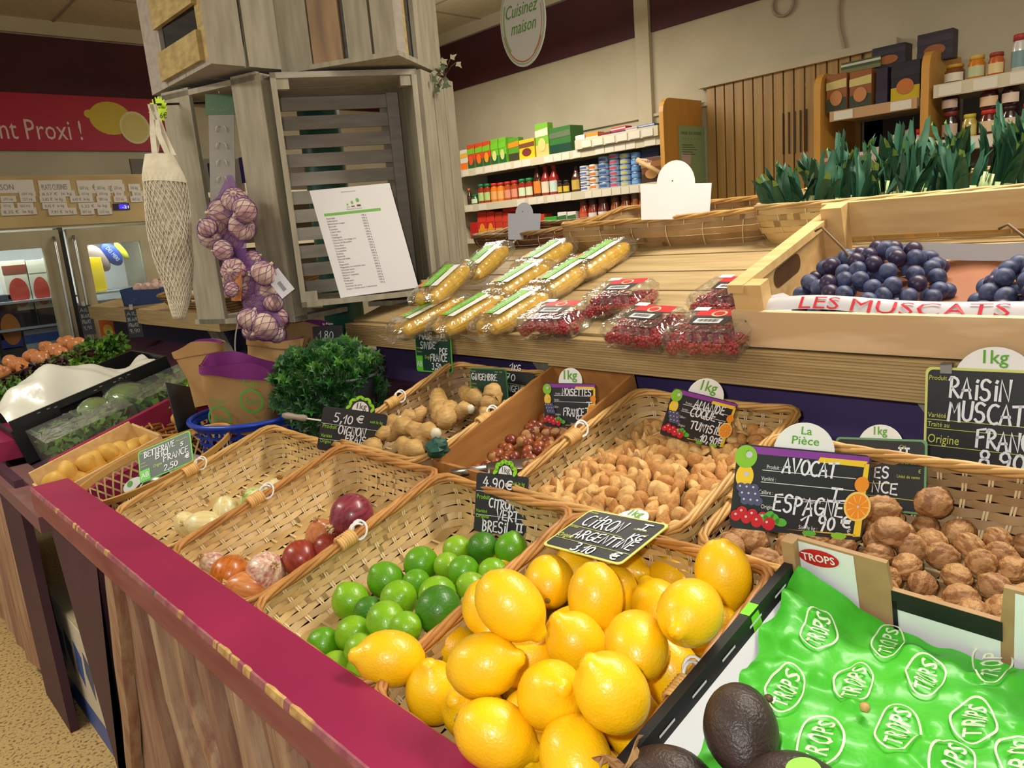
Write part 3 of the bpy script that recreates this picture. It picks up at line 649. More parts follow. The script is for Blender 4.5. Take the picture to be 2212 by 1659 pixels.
for (x, y, w, *_q) in LIMES:
    c, r = settle(x, y, MI, None, max(w*1.1, 60)); l = MI.inverted() @ c
    bump = .042*math.exp(-((l.x-.12)**2+(l.y+.06)**2)/.006); c, r = settle(x, y, MI, .026+bump*(.4 if w < 60 else 1), max(w*1.1, 60)); P.append([c, min(max(r, .021), .031)])
P = relax(P, 60)
for k, ((x, y, w, v, ax, lb), (c, r)) in enumerate(zip(LIMES, P)):
    M = axis_M(c, screen_axis(*ax), r/.0247, k)
    o = lim[v]
    if not o.get('label'): o.matrix_basis = M; o['label'] = lb; o['group'] = 'limes in the basket'
    else: dup(o, M, lb, 'limes in the basket')
# onions
def onion(label, x, y, w, ax, skin, sq=1.0, d=None, name='onion', grp='onions in the basket', neck=.35, top=None, size=None, lift=None):
    MO = row_frame(X1, 1.154 if grp.startswith('onions') else 1.474); c, r = settle(x, y, MO, lift, w*(1.08 if grp.startswith('onions') else 1.28))
    t = thing(name, label, 'onion', axis_M(c, screen_axis(*ax)), grp); pr = []
    for k in range(19):
        q = PI*k/18; z = -math.cos(q)*r*sq; rr = math.sin(q)*r
        if k > 14: f = (k-14)/4; rr = max(rr, r*(.16+.1*(1-f))); z += r*neck*f*.5
        pr.append((rr, z))
    obj('bulb', MB().lathe(pr, 26, 0), skin, t, True)
    zt = pr[-1][1]; m = MB()
    for k in range(7): a = k*.9; m.tube([(math.cos(a)*r*.13, math.sin(a)*r*.13, zt-.002), (math.cos(a)*r*.16, math.sin(a)*r*.16, zt+r*.14), (math.cos(a)*r*.24, math.sin(a)*r*.24, zt+r*.2)], [r*.07, r*.06, .0006], 4)
    obj('neck', m, top or sc(206, 172, 120), t, True)
    m = MB()
    for k in range(12): a = k*.52; m.tube([(math.cos(a)*r*.1, math.sin(a)*r*.1, -r*sq+.001), (math.cos(a)*r*.2, math.sin(a)*r*.2, -r*sq-.003-.002*(k % 3))], .0007, 3)
    obj('roots', m, sc(120, 92, 54), t, True); return t
def skin(n, a, b): return mat(n, a, .34, col2=b, scale=34, stretch=(6, 6, .45), detail=4, coat=.25, sharp=(.36, .64))
SB = skin('onion_brown_skin', (206, 122, 44), (176, 88, 30)); SRD = skin('onion_red_skin', (110, 34, 52), (150, 60, 74)); SPU = skin('onion_purple_skin', (150, 40, 86), (118, 28, 66)); SP = skin('onion_pink_skin', (196, 120, 120), (236, 220, 190)); SO = skin('onion_copper_skin', (220, 150, 90), (196, 116, 66)); SRR = skin('onion_rust_skin', (166, 66, 44), (132, 44, 36)); SW = skin('onion_white_skin', (238, 226, 178), (226, 206, 140)); SWG = skin('onion_green_white_skin', (236, 230, 190), (150, 190, 70))
onion('dark red onion, the largest, at the back of the onion basket', 760, 1112, 86, (-.5, -.3, .5), SRD, lift=.07)
onion('purple onion partly behind the dark red one', 770, 1142, 74, (.3, .1, .6), SPU, size=.064)
onion('copper coloured onion beside the dark red one', 697, 1160, 68, (-.2, .8, .4), SO, size=.062, sq=1.1)
onion('rust red onion below the copper one', 710, 1186, 66, (.4, -.1, .6), SRR, size=.058)
onion('pale orange onion behind the rattan handle of the lime basket', 812, 1136, 50, (.4, .3, .4), SO, size=.055)
onion('flaky red brown onion in the middle of the onion basket', 650, 1206, 74, (.4, -.5, .4), SRR, size=.064)
onion('pink and white onion with a dry stalk end facing out', 574, 1234, 78, (.5, .35, .6), SP, size=.066)
onion('golden brown onion with its roots facing out, by the rail', 496, 1240, 76, (.2, .5, -.72), SB, size=.066)
onion('small copper shallot lying in front by the basket rim', 536, 1268, 62, (-.8, .2, .2), SO, size=.045, sq=1.25)
onion('small dull pink onion behind the golden brown one', 458, 1216, 48, (-.3, .4, .4), SP, size=.046)
onion('red onion low at the lime side of the onion basket', 752, 1200, 50, (.6, .2, .1), SRR, size=.05)
G2 = 'spring onion bulbs'
onion('white spring onion bulb nearest the rail', 404, 1134, 40, (-.4, .7, .3), SW, size=.04, grp=G2, sq=1.2)
onion('cream spring onion bulb lying next to the one nearest the rail', 442, 1134, 48, (-.9, .1, .2), SW, size=.045, grp=G2, sq=1.25)
onion('white spring onion bulb standing alone in the middle of its basket', 489, 1104, 44, (-.1, .9, .2), SW, size=.044, grp=G2, sq=1.15)
onion('spring onion bulb with a green tinted top', 549, 1082, 46, (-.4, .5, .6), SWG, size=.045, grp=G2)
onion('large cream spring onion bulb at the back of its basket', 594, 1070, 50, (.3, .85, .3), SW, size=.052, grp=G2, sq=1.2, top=sc(176, 120, 50))
onion('cream spring onion bulb hidden behind the white wire ring', 556, 1103, 40, (.7, .2, .2), SW, size=.042, grp=G2)
# ================================================================ nuts
rg = random.Random(11)
def heap(M, u0, u1, v0, v1, pitch, hfun, jit=.25, keep=None):
    out = []; j = 0; u = u0
    while u <= u1:
        v = v0+(pitch/2 if j % 2 else 0)
        while v <= v1:
            a, b = u+rg.uniform(-jit, jit)*pitch, v+rg.uniform(-jit, jit)*pitch
            if not keep or keep(a, b): out.append(M @ Vector((a, b, hfun(a, b)+rg.uniform(-.12, .12)*pitch)))
            v += pitch
        u += pitch*.87; j += 1
    return out
def rnd_M(c, s=1): return tr(c) @ Euler((rg.uniform(0, 6.28), rg.uniform(0, 6.28), rg.uniform(0, 6.28))).to_matrix().to_4x4() @ Matrix.Diagonal((s, s, s, 1))
def almond(seed, half=False):
    q = random.Random(seed); m = MB(); nu, nv = 14, 11
    def f(d):
        t = (d.x+1)/2; return (1-.42*max(0, d.x)**2)*(1+.04*math.sin(9*d.y+seed))
    def shp(d): return 1
    vs = []; L, W, H = .0185, .0128, .0092
    for j in range(nv+1):
        t = PI*j/nv; x = -math.cos(t); w = math.sin(t)**.9*(1-.32*x-.1*x*x)
        for i in range(nu):
            a = 2*PI*i/nu; z = math.sin(a)*w*H*(1+.05*math.sin(5*a+seed)); 
            if half and z > .001: z = .001-z*.55
            vs.append((x*L+(.003 if x > .9 else 0), math.cos(a)*w*W*(1+.06*math.sin(3*a+2*x)), z))
    fs = [(j*nu+i, (j+1)*nu+i, (j+1)*nu+(i+1) % nu, j*nu+(i+1) % nu) for j in range(nv) for i in range(nu)]
    return m.add(vs, fs, 0, True)
AL = [mat('almond_shell', (218, 172, 106), .7, col2=(192, 142, 78), scale=130, bump=.35, bscale=420), mat('almond_shell_pale', (230, 190, 126), .7, col2=(206, 160, 96), scale=130, bump=.35, bscale=420), mat('almond_shell_dark', (204, 148, 84), .7, col2=(176, 122, 64), scale=130, bump=.35, bscale=420)]
MA = row_frame(X2, .69); al = []
for k in range(5): al.append(almond(k, k == 3).mesh('almond', AL[(k*2+k//3) % 3]))
GA = 'almonds in the rear basket'
hA = lambda u, v: .058-.024*smooth((u-.08)/.22)-.014*smooth((v-.02)/.12)
pts = heap(MA, .02, .345, -.138, .135, .0218, hA)+heap(MA, .04, .33, -.12, .12, .044, lambda u, v: hA(u, v)-.02)
for c in pts:
    o = bpy.data.objects.new('almond', al[rg.choice((0, 1, 2, 4, 0, 1, 3))]); COL.objects.link(o); o.matrix_basis = rnd_M(c, rg.uniform(.84, 1.04))
    tag(o, 'tan almond in its pitted shell, lying in the rear basket under the amande coque card', 'almond', GA)
def hazel(seed):
    m = MB(); r = .0115
    pr = [(math.sin(PI*k/14)*r*(1 if k < 9 else 1-.06*(k-8)/6), -math.cos(PI*k/14)*r*(1 if k < 8 else 1.16)) for k in range(15)]
    m.lathe(pr, 14, 0); m.lathe([(.0001, -r*1.03), (r*.5, -r*.93), (r*.83, -r*.6), (r*.86, -r*.5)], 12, 1); return m
HM = [mat('hazelnut_shell', (158, 84, 38), .38, col2=(126, 58, 26), scale=70, stretch=(1, 1, .15), coat=.25), mat('hazelnut_red', (134, 58, 34), .35, col2=(108, 42, 26), scale=70, stretch=(1, 1, .15), coat=.3)]
HB = mat('hazelnut_base', (186, 142, 90), .8, col2=(160, 116, 70), scale=200)
hz = [hazel(0).mesh('hazelnut', [HM[0], HB]), hazel(1).mesh('hazelnut', [HM[1], HB])]
def hk(u, v): return not (.0 < u < .06 and v < -.02) and rg.random() < .97
pts = heap(HZ, .02, .325, -.084, .084, .0232, lambda u, v: .016+.012*smooth((u-.06)/.12)-.010*smooth((u-.2)/.08)+.006*smooth((-v+.03)/.1), .28, hk)
for c in pts:
    o = bpy.data.objects.new('hazelnut', rg.choice(hz)); COL.objects.link(o); o.matrix_basis = rnd_M(c, rg.uniform(.92, 1.1))
    tag(o, 'shiny brown hazelnut in the brown tray under the noisettes card', 'hazelnut', 'hazelnuts in the tray')
def walnut(seed):
    q = random.Random(seed); ph = [q.uniform(0, 6) for _ in range(6)]
    def f(d):
        a = math.atan2(d.y, d.x); b = .06*abs(math.sin(a*5+ph[0]+d.z*3+1.2*math.sin(d.z*6+ph[3])))+.035*math.sin(d.z*13+ph[1]+2.5*math.sin(a*4+ph[2]))
        seam = math.exp(-(d.x/.10)**2)*.07
        return 1+b*(1-abs(d.z)**4)+seam-.03
    return MB().ball((0, 0, 0), (.0165, .0168, .0205), 36, 24, 0, fn=f)
WM = [mat('walnut_shell', (172, 128, 82), .6, col2=(128, 82, 42), scale=22, kind='wave', amt=.8, bump=.8, bscale=170), mat('walnut_shell_warm', (180, 136, 86), .6, col2=(140, 92, 46), scale=24, kind='wave', amt=.8, bump=.8, bscale=170)]
wn = [walnut(k).mesh('walnut', WM[k % 2]) for k in range(4)]
MW = row_frame(X2+.01, .33)
hW = lambda u, v: .040+.010*smooth((.1-u)/.1)-.014*smooth((u-.13)/.08)
pts = heap(MW, .022, .21, -.16, .16, .0375, hW, .2)
for c in pts:
    o = bpy.data.objects.new('walnut', rg.choice(wn)); COL.objects.link(o); o.matrix_basis = rnd_M(c, rg.uniform(.86, .98))
    tag(o, 'brown wrinkled walnut in its shell, heaped behind the printed white carton', 'walnut', 'walnuts in the rear basket')
for k, (x, y, d) in enumerate([(2016, 1086, 1.02), (1905, 1102, 1.0), (1925, 1150, .97)]):
    o = bpy.data.objects.new('walnut', wn[k]); COL.objects.link(o); o.matrix_basis = axis_M(settle(x, y, MW, .058, 60)[0], RT, 1.12, k)
    tag(o, ['walnut perched on top of the heap against the woven back wall', 'walnut on the heap at the foot of the black noix card', 'walnut just below the black noix card beside the avocat card'][k], 'walnut', 'walnuts on top')
# metal scoop among the hazelnuts
t = thing('nut_scoop', 'stainless steel scoop lying among the hazelnuts', 'scoop', HZ @ tr(.04, .03, .04))
a = at_d(976, 1024, 1.31); b = at_d(1052, 1012, 1.30); c = at_d(1170, 1003, 1.33)
obj('handle', MB().tube([a, b], .0075, 10), STEEL, t)
ex = (c-b).normalized(); m = MB(); F = frame(b, ex, (0, 0, 1))
m.grid(lambda p, q: (p*.10, (-.030*math.sin(PI*q))*(.6+.4*min(1, p*3))+.004, -.03*math.cos(PI*q)*(.6+.4*min(1, p*3))), 10, 10, 0, True, F)
obj('bowl', m, STEEL, t)
# ================================================================ ginger
GM = [mat('ginger_skin', (206, 168, 104), .6, col2=(178, 138, 80), scale=60, stretch=(1, 1, 4), bump=.3, bscale=120), sc(214, 208, 180)]
def ginger(label, segs, name='ginger_root'):
    c = segs[0][0]; t = thing(name, label, 'ginger', c, 'ginger roots in the basket'); m = MB()
    for a, b, r in segs:
        a, b = Vector(a), Vector(b); n = 9; P = [a+(b-a)*(i/(n-1))+Vector((0, 0, .004*math.sin(i*1.3))) for i in range(n)]
        m.tube(P, [r*(.35+.65*math.sin(PI*min(max((i+.6)/(n+.2), 0), 1))**.6)*(1+.08*math.sin(i*2.4)) for i in range(n)], 10)
    obj('root', m, GM[0], t)
    b = Vector(segs[-1][1]); m = MB().ball(b, segs[-1][2]*.62, 10, 6); obj('cut_end', m, GM[1], t)
MG = row_frame(X2, 1.245)
def gl(u, v, w): return MG @ Vector((u, v, w))
ginger('long knobbly ginger root at the top of the ginger heap', [(gl(.26, .10, .06), gl(.17, -.02, .075), .022), (gl(.19, .0, .075), gl(.14, -.06, .08), .02), (gl(.17, .03, .07), gl(.12, .05, .075), .017)])
ginger('ginger root with two pale cut ends in the middle of the heap', [(gl(.20, -.02, .07), gl(.13, -.085, .082), .024), (gl(.17, -.05, .08), gl(.19, -.10, .085), .016)])
ginger('upright brown ginger finger in front of the gingembre card', [(at_d(1052, 880, 1.50), at_d(1072, 838, 1.52), .021), (at_d(1050, 890, 1.50), at_d(1044, 892, 1.49), .012)])
ginger('ginger root lying across the front of the heap', [(gl(.12, .10, .06), gl(.10, .0, .07), .022), (gl(.11, .05, .06), gl(.06, .06, .065), .018), (gl(.10, .0, .07), gl(.10, -.09, .075), .019)])
ginger('ginger root low by the rim nearest the hazelnuts', [(gl(.07, .0, .05), gl(.05, -.09, .06), .021), (gl(.06, -.05, .055), gl(.10, -.06, .06), .016)])
ginger('stubby ginger root in the corner nearest the onion card', [(gl(.05, .11, .045), gl(.03, .03, .055), .021), (gl(.04, .07, .05), gl(.09, .09, .055), .017)])
ginger('ginger root leaning at the back of its basket', [(gl(.30, .06, .05), gl(.25, -.06, .07), .02), (gl(.28, .0, .06), gl(.33, -.04, .075), .015)])
c = at_d(945, 967, 1.36); m = MB().ball(c, (.024, .022, .018), 12, 8, fn=lambda q: 1+.28*math.sin(9*q.x+4*q.z)*math.sin(8*q.y+3)); m.s = [False]*len(m.s)
solo('crumpled_wrapper', m, sc(20, 74, 62), 'crumpled dark green foil lying at the front of the ginger basket', 'wrapper', at=c)
# ================================================================ avocado carton
TC = math.tan(math.radians(12.2)); MC = frame((.42, .375, .726), (1, 0, TC), (0, 1, 0))   # u into the tray, v to +y, w up
t = thing('avocado_carton', 'white printed carton with black rim and red oval logo, beside the lemons', 'carton', MC)
WC = sc(230, 232, 234); K = CARD
obj('base', MB().box(0, .37, -.46, -.002, 0, .004), K, t, True)
m = MB(); m.box(0, .37, -.006, 0, 0, .107, 0); obj('side_wall', m, [K], t, True)
m = MB(); m.box(.0, .36, -.0075, -.006, 0, .088, 0); m.box(-.01, .355, -.0085, .0015, .086, .112, 1); 
m.add([(.255, -.0088, .108), (.27, -.0088, .108), (.285, -.0088, .04), (.262, -.0088, .05)], [(0, 1, 2, 3)], 2); m.add([(.252, .002, .112), (.272, .002, .112), (.272, -.009, .1125), (.252, -.009, .1125)], [(0, 1, 2, 3)], 2)
for k in range(6): m.add([(.03+.055*k, -.009, .097), (.055+.055*k, -.009, .097), (.055+.055*k, -.009, .100), (.03+.055*k, -.009, .100)], [(0, 1, 2, 3)], 0)
obj('side_flap', MB().add([(.0, -.0085, .087), (.355, -.0085, .087), (.355, -.05, .035), (.0, -.05, .035)], [(0, 1, 2, 3)]), WC, t, True)  # white flap added inside the wall, sloped to catch more light
m2 = None
obj('side_print', m, [WC, sc(26, 26, 28), sc(120, 230, 40)], t, True)
P = [(0, 0), (0, .140), (-.105, .136), (-.108, .104), (-.205, .102), (-.208, .142), (-.46, .142), (-.46, 0)]
m = MB(); n = len(P); m.add([(.362, y, z) for y, z in P]+[(.368, y, z) for y, z in P], [tuple(range(n)), tuple(range(n, 2*n))[::-1]]+[(i, n+i, n+(i+1) % n, (i+1) % n) for i in range(n)])
obj('end_wall', m, K, t, True)
m = MB(); F = MC @ frame((.3615, 0, 0), (0, -1, 0), (0, 0, 1)); Fi = MC.inverted() @ F
m.add([(.012, .02, 0), (.075, .02, 0), (.072, .135, 0), (.008, .137, 0)], [(0, 1, 2, 3)], 0, False, Fi)
m.add([(.110, .02, 0), (.205, .02, 0), (.205, .092, 0), (.110, .094, 0)], [(0, 1, 2, 3)], 0, False, Fi)
m.add([(.108, .082, .0008), (.207, .080, .0008), (.207, .1025, .0008), (.108, .1045, .0008)], [(0, 1, 2, 3)], 1, False, Fi); m.add([(.108, .03, .0008), (.113, .03, .0008), (.113, .092, .0008), (.108, .092, .0008)], [(0, 1, 2, 3)], 1, False, Fi)
m.add([(.215, .02, 0), (.3, .02, 0), (.3, .138, 0), (.217, .139, 0)], [(0, 1, 2, 3)], 0, False, Fi)
disc(m, Fi, .034, .121, .0225, .0108, 2, .001, 28, .08); put_text(m, 'TROPS', Fi, .0135, .0155, .1150, 0, .037, bold=.02, angle=.08, z=.0016)
obj('end_print', m, [WC, sc(28, 26, 28), sc(196, 24, 34)], t, True)
obj('corner_post', MB().box(.35, .366, -.012, .002, 0, .140), K, t, True)
# green printed liner puffed over the fruit
rl = random.Random(3); BUMP = [(rl.uniform(0, .36), rl.uniform(-.46, 0), rl.uniform(.010, .022), rl.uniform(-.5, 1.0)) for _ in range(170)]
def liner_h(u, v):
    h = .090-.030*smooth((u-.14)/.22)*smooth((-v-.02)/.09)
    for a, b, r, k in BUMP:
        q = ((u-a)**2+(v-b)**2)/(r*r)
        if q < 1: h += .0105*k*(1-q)**1.5
    return h+.0015*math.sin(u*130+v*60)+.0012*math.sin(v*170-u*40)
def left_edge(u): return -.012-.028*(1-smooth((u-.14)/.16))-.004*math.sin(u*90)
def liner_pt(p, q):
    u = .045+.308*p; v0 = left_edge(u); v = v0+(-.46-v0)*q
    if p > .9 and q < .25: return (u, v, liner_h(u, v)+.018*(p-.9)/.1*(1-q/.25))
    return (u, v, liner_h(u, v)-.02*(1-smooth(p/.08)))
GL = mat('green_liner', (78, 192, 52), .42, col2=(62, 176, 42), scale=14, bump=.6, bscale=42, coat=.12, spec=.35)
tl = thing('carton_liner', 'crinkled bright green plastic liner with white oval logos in the white carton', 'liner', MC @ tr(.2, -.2, .09))
obj('sheet', MB().grid(liner_pt, 90, 120, 0, True, MC), GL, tl)
m = MB()
def lift(v3):
    return Vector((v3.x, v3.y, liner_h(v3.x, v3.y)+.0035))
for k, (x, y, s) in enumerate([(1766, 1342, 1), (1915, 1332, .9), (1697, 1476, 1), (1842, 1444, 1), (1997, 1412, 1), (2140, 1372, 1), (1770, 1590, 1.1), (1938, 1552, 1.05), (2104, 1518, 1.05), (2060, 1640, 1), (2205, 1610, 1)]):
    p = on(x, y, MC.to_3x3() @ Vector((0, 0, 1)), MC @ Vector((.2, -.2, .096))); l = MC.inverted() @ p; a = math.radians(-30)+.12*math.sin(k*2)
    ca, sa = math.cos(a), math.sin(a)
    def F(v3, l=l, ca=ca, sa=sa): return lift(Vector((l.x+(v3.x*ca-v3.y*sa)*0+(v3.x*math.sin(math.radians(100))+v3.y*math.cos(math.radians(100))), l.y-(v3.x*math.cos(math.radians(100))-v3.y*math.sin(math.radians(100))), 0)))
    n = 40; A = []; B = []
    for i in range(n): q = 2*PI*i/n; A.append(F(Vector((.030*s*math.cos(q), .0165*s*math.sin(q)*(1+.1*math.sin(3*q+k)), 0)))); B.append(F(Vector((.0282*s*math.cos(q), .0148*s*math.sin(q)*(1+.1*math.sin(3*q+k)), 0))))
    m.add(A+B, [(i, (i+1) % n, n+(i+1) % n, n+i) for i in range(n)], 0, False, MC)
    for i, ch in enumerate('TROPS'):
        hh = .0205*s*(1-.30*abs(i-2)/2); put_text(m, ch, MC, hh*1.3, (-.0235+.0096*i)*s, -hh*.46, 0, .0082*s, fn=F, bold=.014)
obj('logo_print', m, sc(214, 226, 196), tl)
AV = mat('avocado_skin', (60, 44, 40), .42, col2=(42, 32, 28), scale=40, bump=.35, bscale=300)
def avocado(label, x, y, d, ax, s=1, sticker=False):
    c, _r0 = settle(x, y, MC, d, 150); M = axis_M(c, ax, s); t = thing('avocado', label, 'avocado', M, 'avocados'); pr = []
    for k in range(21):
        q = PI*k/20; z = -math.cos(q)*.048; pr.append((math.sin(q)*.036*(1-.16*(1+math.cos(q-PI))*.5*0-.22*smooth((z)/.06)), z))
    obj('fruit', MB().lathe(pr, 26), AV, t, True); obj('stem_scar', MB().lathe([(.0001, .0492), (.0042, .049), (.005, .0465)], 10), sc(112, 84, 70), t, True)
    if sticker:
        m = MB(); w = (-FW*.6+UP*1.0).normalized(); F = axis_M(c+w*.037*s, w); disc(m, M.inverted() @ F, 0, 0, .014, .010, 0, .0015)
        obj('sticker', m, sc(130, 210, 40), t, True)
avocado('dark avocado standing on the green liner with its stem scar facing out', 1600, 1578, .125, screen_axis(-.15, -.55, .85), .86)
avocado('dark avocado in the carton corner at the bottom of the picture, by the lemon basket', 1455, 1706, .10, screen_axis(.8, -.2, .3), .92)
avocado('dark avocado bearing a lime green oval sticker', 1716, 1722, .112, screen_axis(.9, .1, .2), .92, True)
c = settle(1338, 1668, MC, .115, 20)[0]; m = MB().grid(lambda p, s: (-.02+.04*p+.004*math.sin(s*7), .008*math.sin(p*5+s*3), .028*s+.008*math.sin(p*9)), 8, 7, 0, False, tr(c) @ rot(20, 0, -30)); solo('paper_scrap', m, KRAFT, 'torn crumpled scrap of brown paper between the lemon basket and the carton', 'paper', at=c)
for k, (x, y, lb) in enumerate(((1868, 1530, 'tan dried stem bit lying on the green liner'), (1660, 1512, 'dark dried stem bit on the green liner above the standing avocado'))):
    p = settle(x, y, MC, .092, 20)[0]; F = tr(p); solo('stem_bit', MB().lathe([(.0001, -.003), (.0038, -.002), (.0046, .001), (.0036, .004), (.0001, .0045)], 10), sc(*((196, 156, 90), (84, 60, 40))[k]), lb, 'stem', F)
# ================================================================ bamboo basket with beetroot packs
MBK = frame((.545, 1.80, tier(.545)-.02), (1, 0, TS), (0, 1, 0))
t = thing('bamboo_basket', 'shallow round bamboo basket of openwork lattice holding beetroot packs', 'basket', MBK)
RX, RY, HB_ = .185, .132, .098; m = MB()
def bb(a, w, o=0): k = .86+.14*w; return ((RX*k+o)*math.cos(a), (RY*k+o)*math.sin(a), HB_*w+.004)
for sgn in (1, -1):
    for k in range(44):
        V = []
        for i in range(9):
            w = i/8; a = 2*PI*k/44+sgn*w*.42; A = bb(a-.017, w, .001*sgn); B = bb(a+.017, w, .001*sgn); V += [A, B]
        m.add(V, [(2*i, 2*i+1, 2*i+3, 2*i+2) for i in range(8)])
obj('lattice', m, WICK, t, True)
m = MB()
for w0, w1, o in ((.86, 1.0, .004), (.86, 1.0, -.004), (.0, .08, .003)):
    m.grid(lambda p, q: bb(2*PI*p, w0+(w1-w0)*q, o), 60, 2, closeu=True)
m.grid(lambda p, q: bb(2*PI*p, 1.0+.01*math.sin(PI*q), -.004+.008*q), 60, 3, closeu=True)
obj('rim', m, mat('bamboo_hoop', (206, 160, 86), .45, col2=(188, 138, 66), scale=12), t, True)
obj('base', MB().lathe([(.0001, .003), (1, .003)], 40, M=Matrix.Diagonal((RX*.86, RY*.86, 1, 1))), WICK, t, True)
BEET = mat('beetroot_pack', (58, 20, 38), .25, col2=(40, 16, 30), scale=30, coat=.7)
for k, (x, y, d, ax, lb) in enumerate([(318, 1052, 1.78, (.9, .35, .2), 'dark vacuum pack of beetroot with a white and green label, under the betterave card'), (385, 1020, 1.82, (.9, .45, .1), 'clear pack of beetroot lying behind the betterave card')]):
    t = thing('beetroot_pack', lb, 'beetroot pack', axis_M(at_d(x, y, d), screen_axis(0, .5, .9)), 'beetroot packs')
    t.matrix_basis = frame(at_d(x, y, d), screen_axis(*ax), screen_axis(-.3, .8, -.5)); 
    obj('pack', MB().ball((0, 0, 0), (.068, .042, .022), 18, 10, 0, fn=lambda q: 1+.05*math.sin(q.x*9)*math.sin(q.y*7)), BEET if k == 0 else film('clear_bag', (150, 160, 160), .3, .15, .35), t, True)
    m = MB(); disc(m, tr(0, 0, .0205), -.02, .006, .03, .018, 0); disc(m, tr(0, 0, .0215), -.03, .012, .008, .008, 1); obj('pack_label', m, [sc(206, 214, 206), sc(86, 150, 60)] if k == 0 else [sc(120, 140, 130), sc(170, 40, 70)], t, True)
    if k == 0:
        m = MB(); put_text(m, 'Entière', tr(0, 0, .0), .02, -.05, -.028, 0, .07, z=.0205); obj('lettering', m, sc(214, 206, 210), t, True)
# ================================================================ blue basket with paper bags
bc = at_d(548, 905, 1.93); MBB = tr(bc.x+.0, bc.y+.0, bc.z-.100)
BLUE = mat('blue_plastic', (26, 62, 172), .35)
t = thing('plastic_basket', 'blue slotted plastic basket holding brown paper bags', 'basket', MBB)
m = MB(); n = 44
def pb(a, w, o=0): return ((.122+.026*w+o)*math.cos(a), (.122+.026*w+o)*math.sin(a), .115*w)
for w0, w1 in ((0, .1), (.2, .27), (.38, .45), (.55, .62), (.72, .79), (.88, 1.0)): m.grid(lambda p, q: pb(2*PI*p, w0+(w1-w0)*q), n, 2, closeu=True); m.grid(lambda p, q: pb(2*PI*p, w0+(w1-w0)*q, -.003), n, 2, closeu=True)
for k in range(22): m.add([pb(2*PI*k/22, 0), pb(2*PI*k/22+.07, 0), pb(2*PI*k/22+.07, 1), pb(2*PI*k/22, 1)], [(0, 1, 2, 3)])
obj('wall', m, BLUE, t, True); obj('base', MB().lathe([(.0001, .001), (.122, .001)], n), BLUE, t, True)
obj('rim', MB().tube([pb(2*PI*k/n, 1.02, .004) for k in range(n)], .0065, 8, closed=True), BLUE, t, True)
# wire handle with a wooden grip
a, b = at_d(668, 905, 1.72), at_d(612, 897, 1.74)
t = thing('basket_handle', 'white wire handle with a grey wooden grip lying over the blue basket', 'handle', a)
obj('wire', MB().tube([a+(b-a)*-1.2, a, b], .0022, 6), sc(220, 214, 200), t); obj('grip', MB().tube([a+(b-a)*.1, a+(b-a)*.2, a+(b-a)*.5, a+(b-a)*.8, b], [.006, .0085, .0065, .0085, .006], 10), sc(150, 140, 126), t)
VIO = mat('violet_lining', (126, 40, 122), .7)
def bag(label, x, y, d, w, dp, h, yaw, lean, logo=False, seed=0, flare=.2):
    M = tr(at_d(x, y, d)) @ rot(lean[0], lean[1], yaw); t = thing('paper_bag', label, 'paper bag', M, 'kraft bags in the blue basket'); q = random.Random(seed); R = rrect(w, dp, .012, 48)
    ph = [q.uniform(0, 6) for _ in range(3)]
    def pt(p, s, o=0):
        u, v = R[int(p*48+.5) % 48]; g = 1+o; k = .86+.14*s+flare*max(0, s-.72)*(1 if abs(v) > dp*.3 else .3); crump = .004*math.sin(p*25+ph[0]+s*7)
        return ((u-w/2)*k*g+crump, v*k*(g+(g-1)*1.5)+crump, h*s*(1+.06*math.sin(p*12.6+ph[1])*(s > .9)))
    obj('outside', MB().grid(lambda p, s: pt(p, s), 48, 12, closeu=True), KRAFT, t, True)
    obj('lining', MB().grid(lambda p, s: pt(p, .55+.46*s, -.035), 48, 6, closeu=True), VIO, t, True)
    m = MB(); m.grid(lambda p, s: pt(p, .84+.165*s, .035), 48, 3, closeu=True); obj('top_band', m, VIO if logo else KRAFT, t, True)
    if logo:
        m = MB(); f = frame((0, -dp/2*1.02, 0), (1, 0, 0), (0, 0, 1))
        for (a, b) in ((-.045, .045), (.038, .10)):
            for k in range(24): q0, q1 = 2*PI*k/24, 2*PI*(k+1)/24; m.add([(a+.030*math.cos(q0), b+.033*math.sin(q0), .006), (a+.030*math.cos(q1), b+.033*math.sin(q1), .006), (a+.025*math.cos(q1), b+.027*math.sin(q1), .006), (a+.025*math.cos(q0), b+.027*math.sin(q0), .006)], [(0, 1, 2, 3)], 0, False, f)
            put_text(m, 'bio', f, .026, a-.016, b-.008, 0, .034, z=.006); put_text(m, 'frais', f, .02, a-.022, b+.04, 0, .04, z=.006)
        obj('logo_print', m, sc(92, 176, 70), t, True)
    return t
bag('kraft paper bag with green round logos and a violet top edge', 528, 928, 1.95, .185, .07, .185, -46, (8, 10), True, 1)
bag('folded brown paper bag sticking up behind the one with logos', 465, 870, 2.12, .13, .05, .17, -50, (0, -6), False, 2)
bag('brown paper bag showing violet lining beside the parsley', 590, 850, 2.10, .14, .06, .16, -38, (0, 12), False, 3, .5)
bag('tall brown paper bag below the hanging garlic net', 660, 800, 2.22, .12, .05, .14, -30, (0, 10), False, 4)
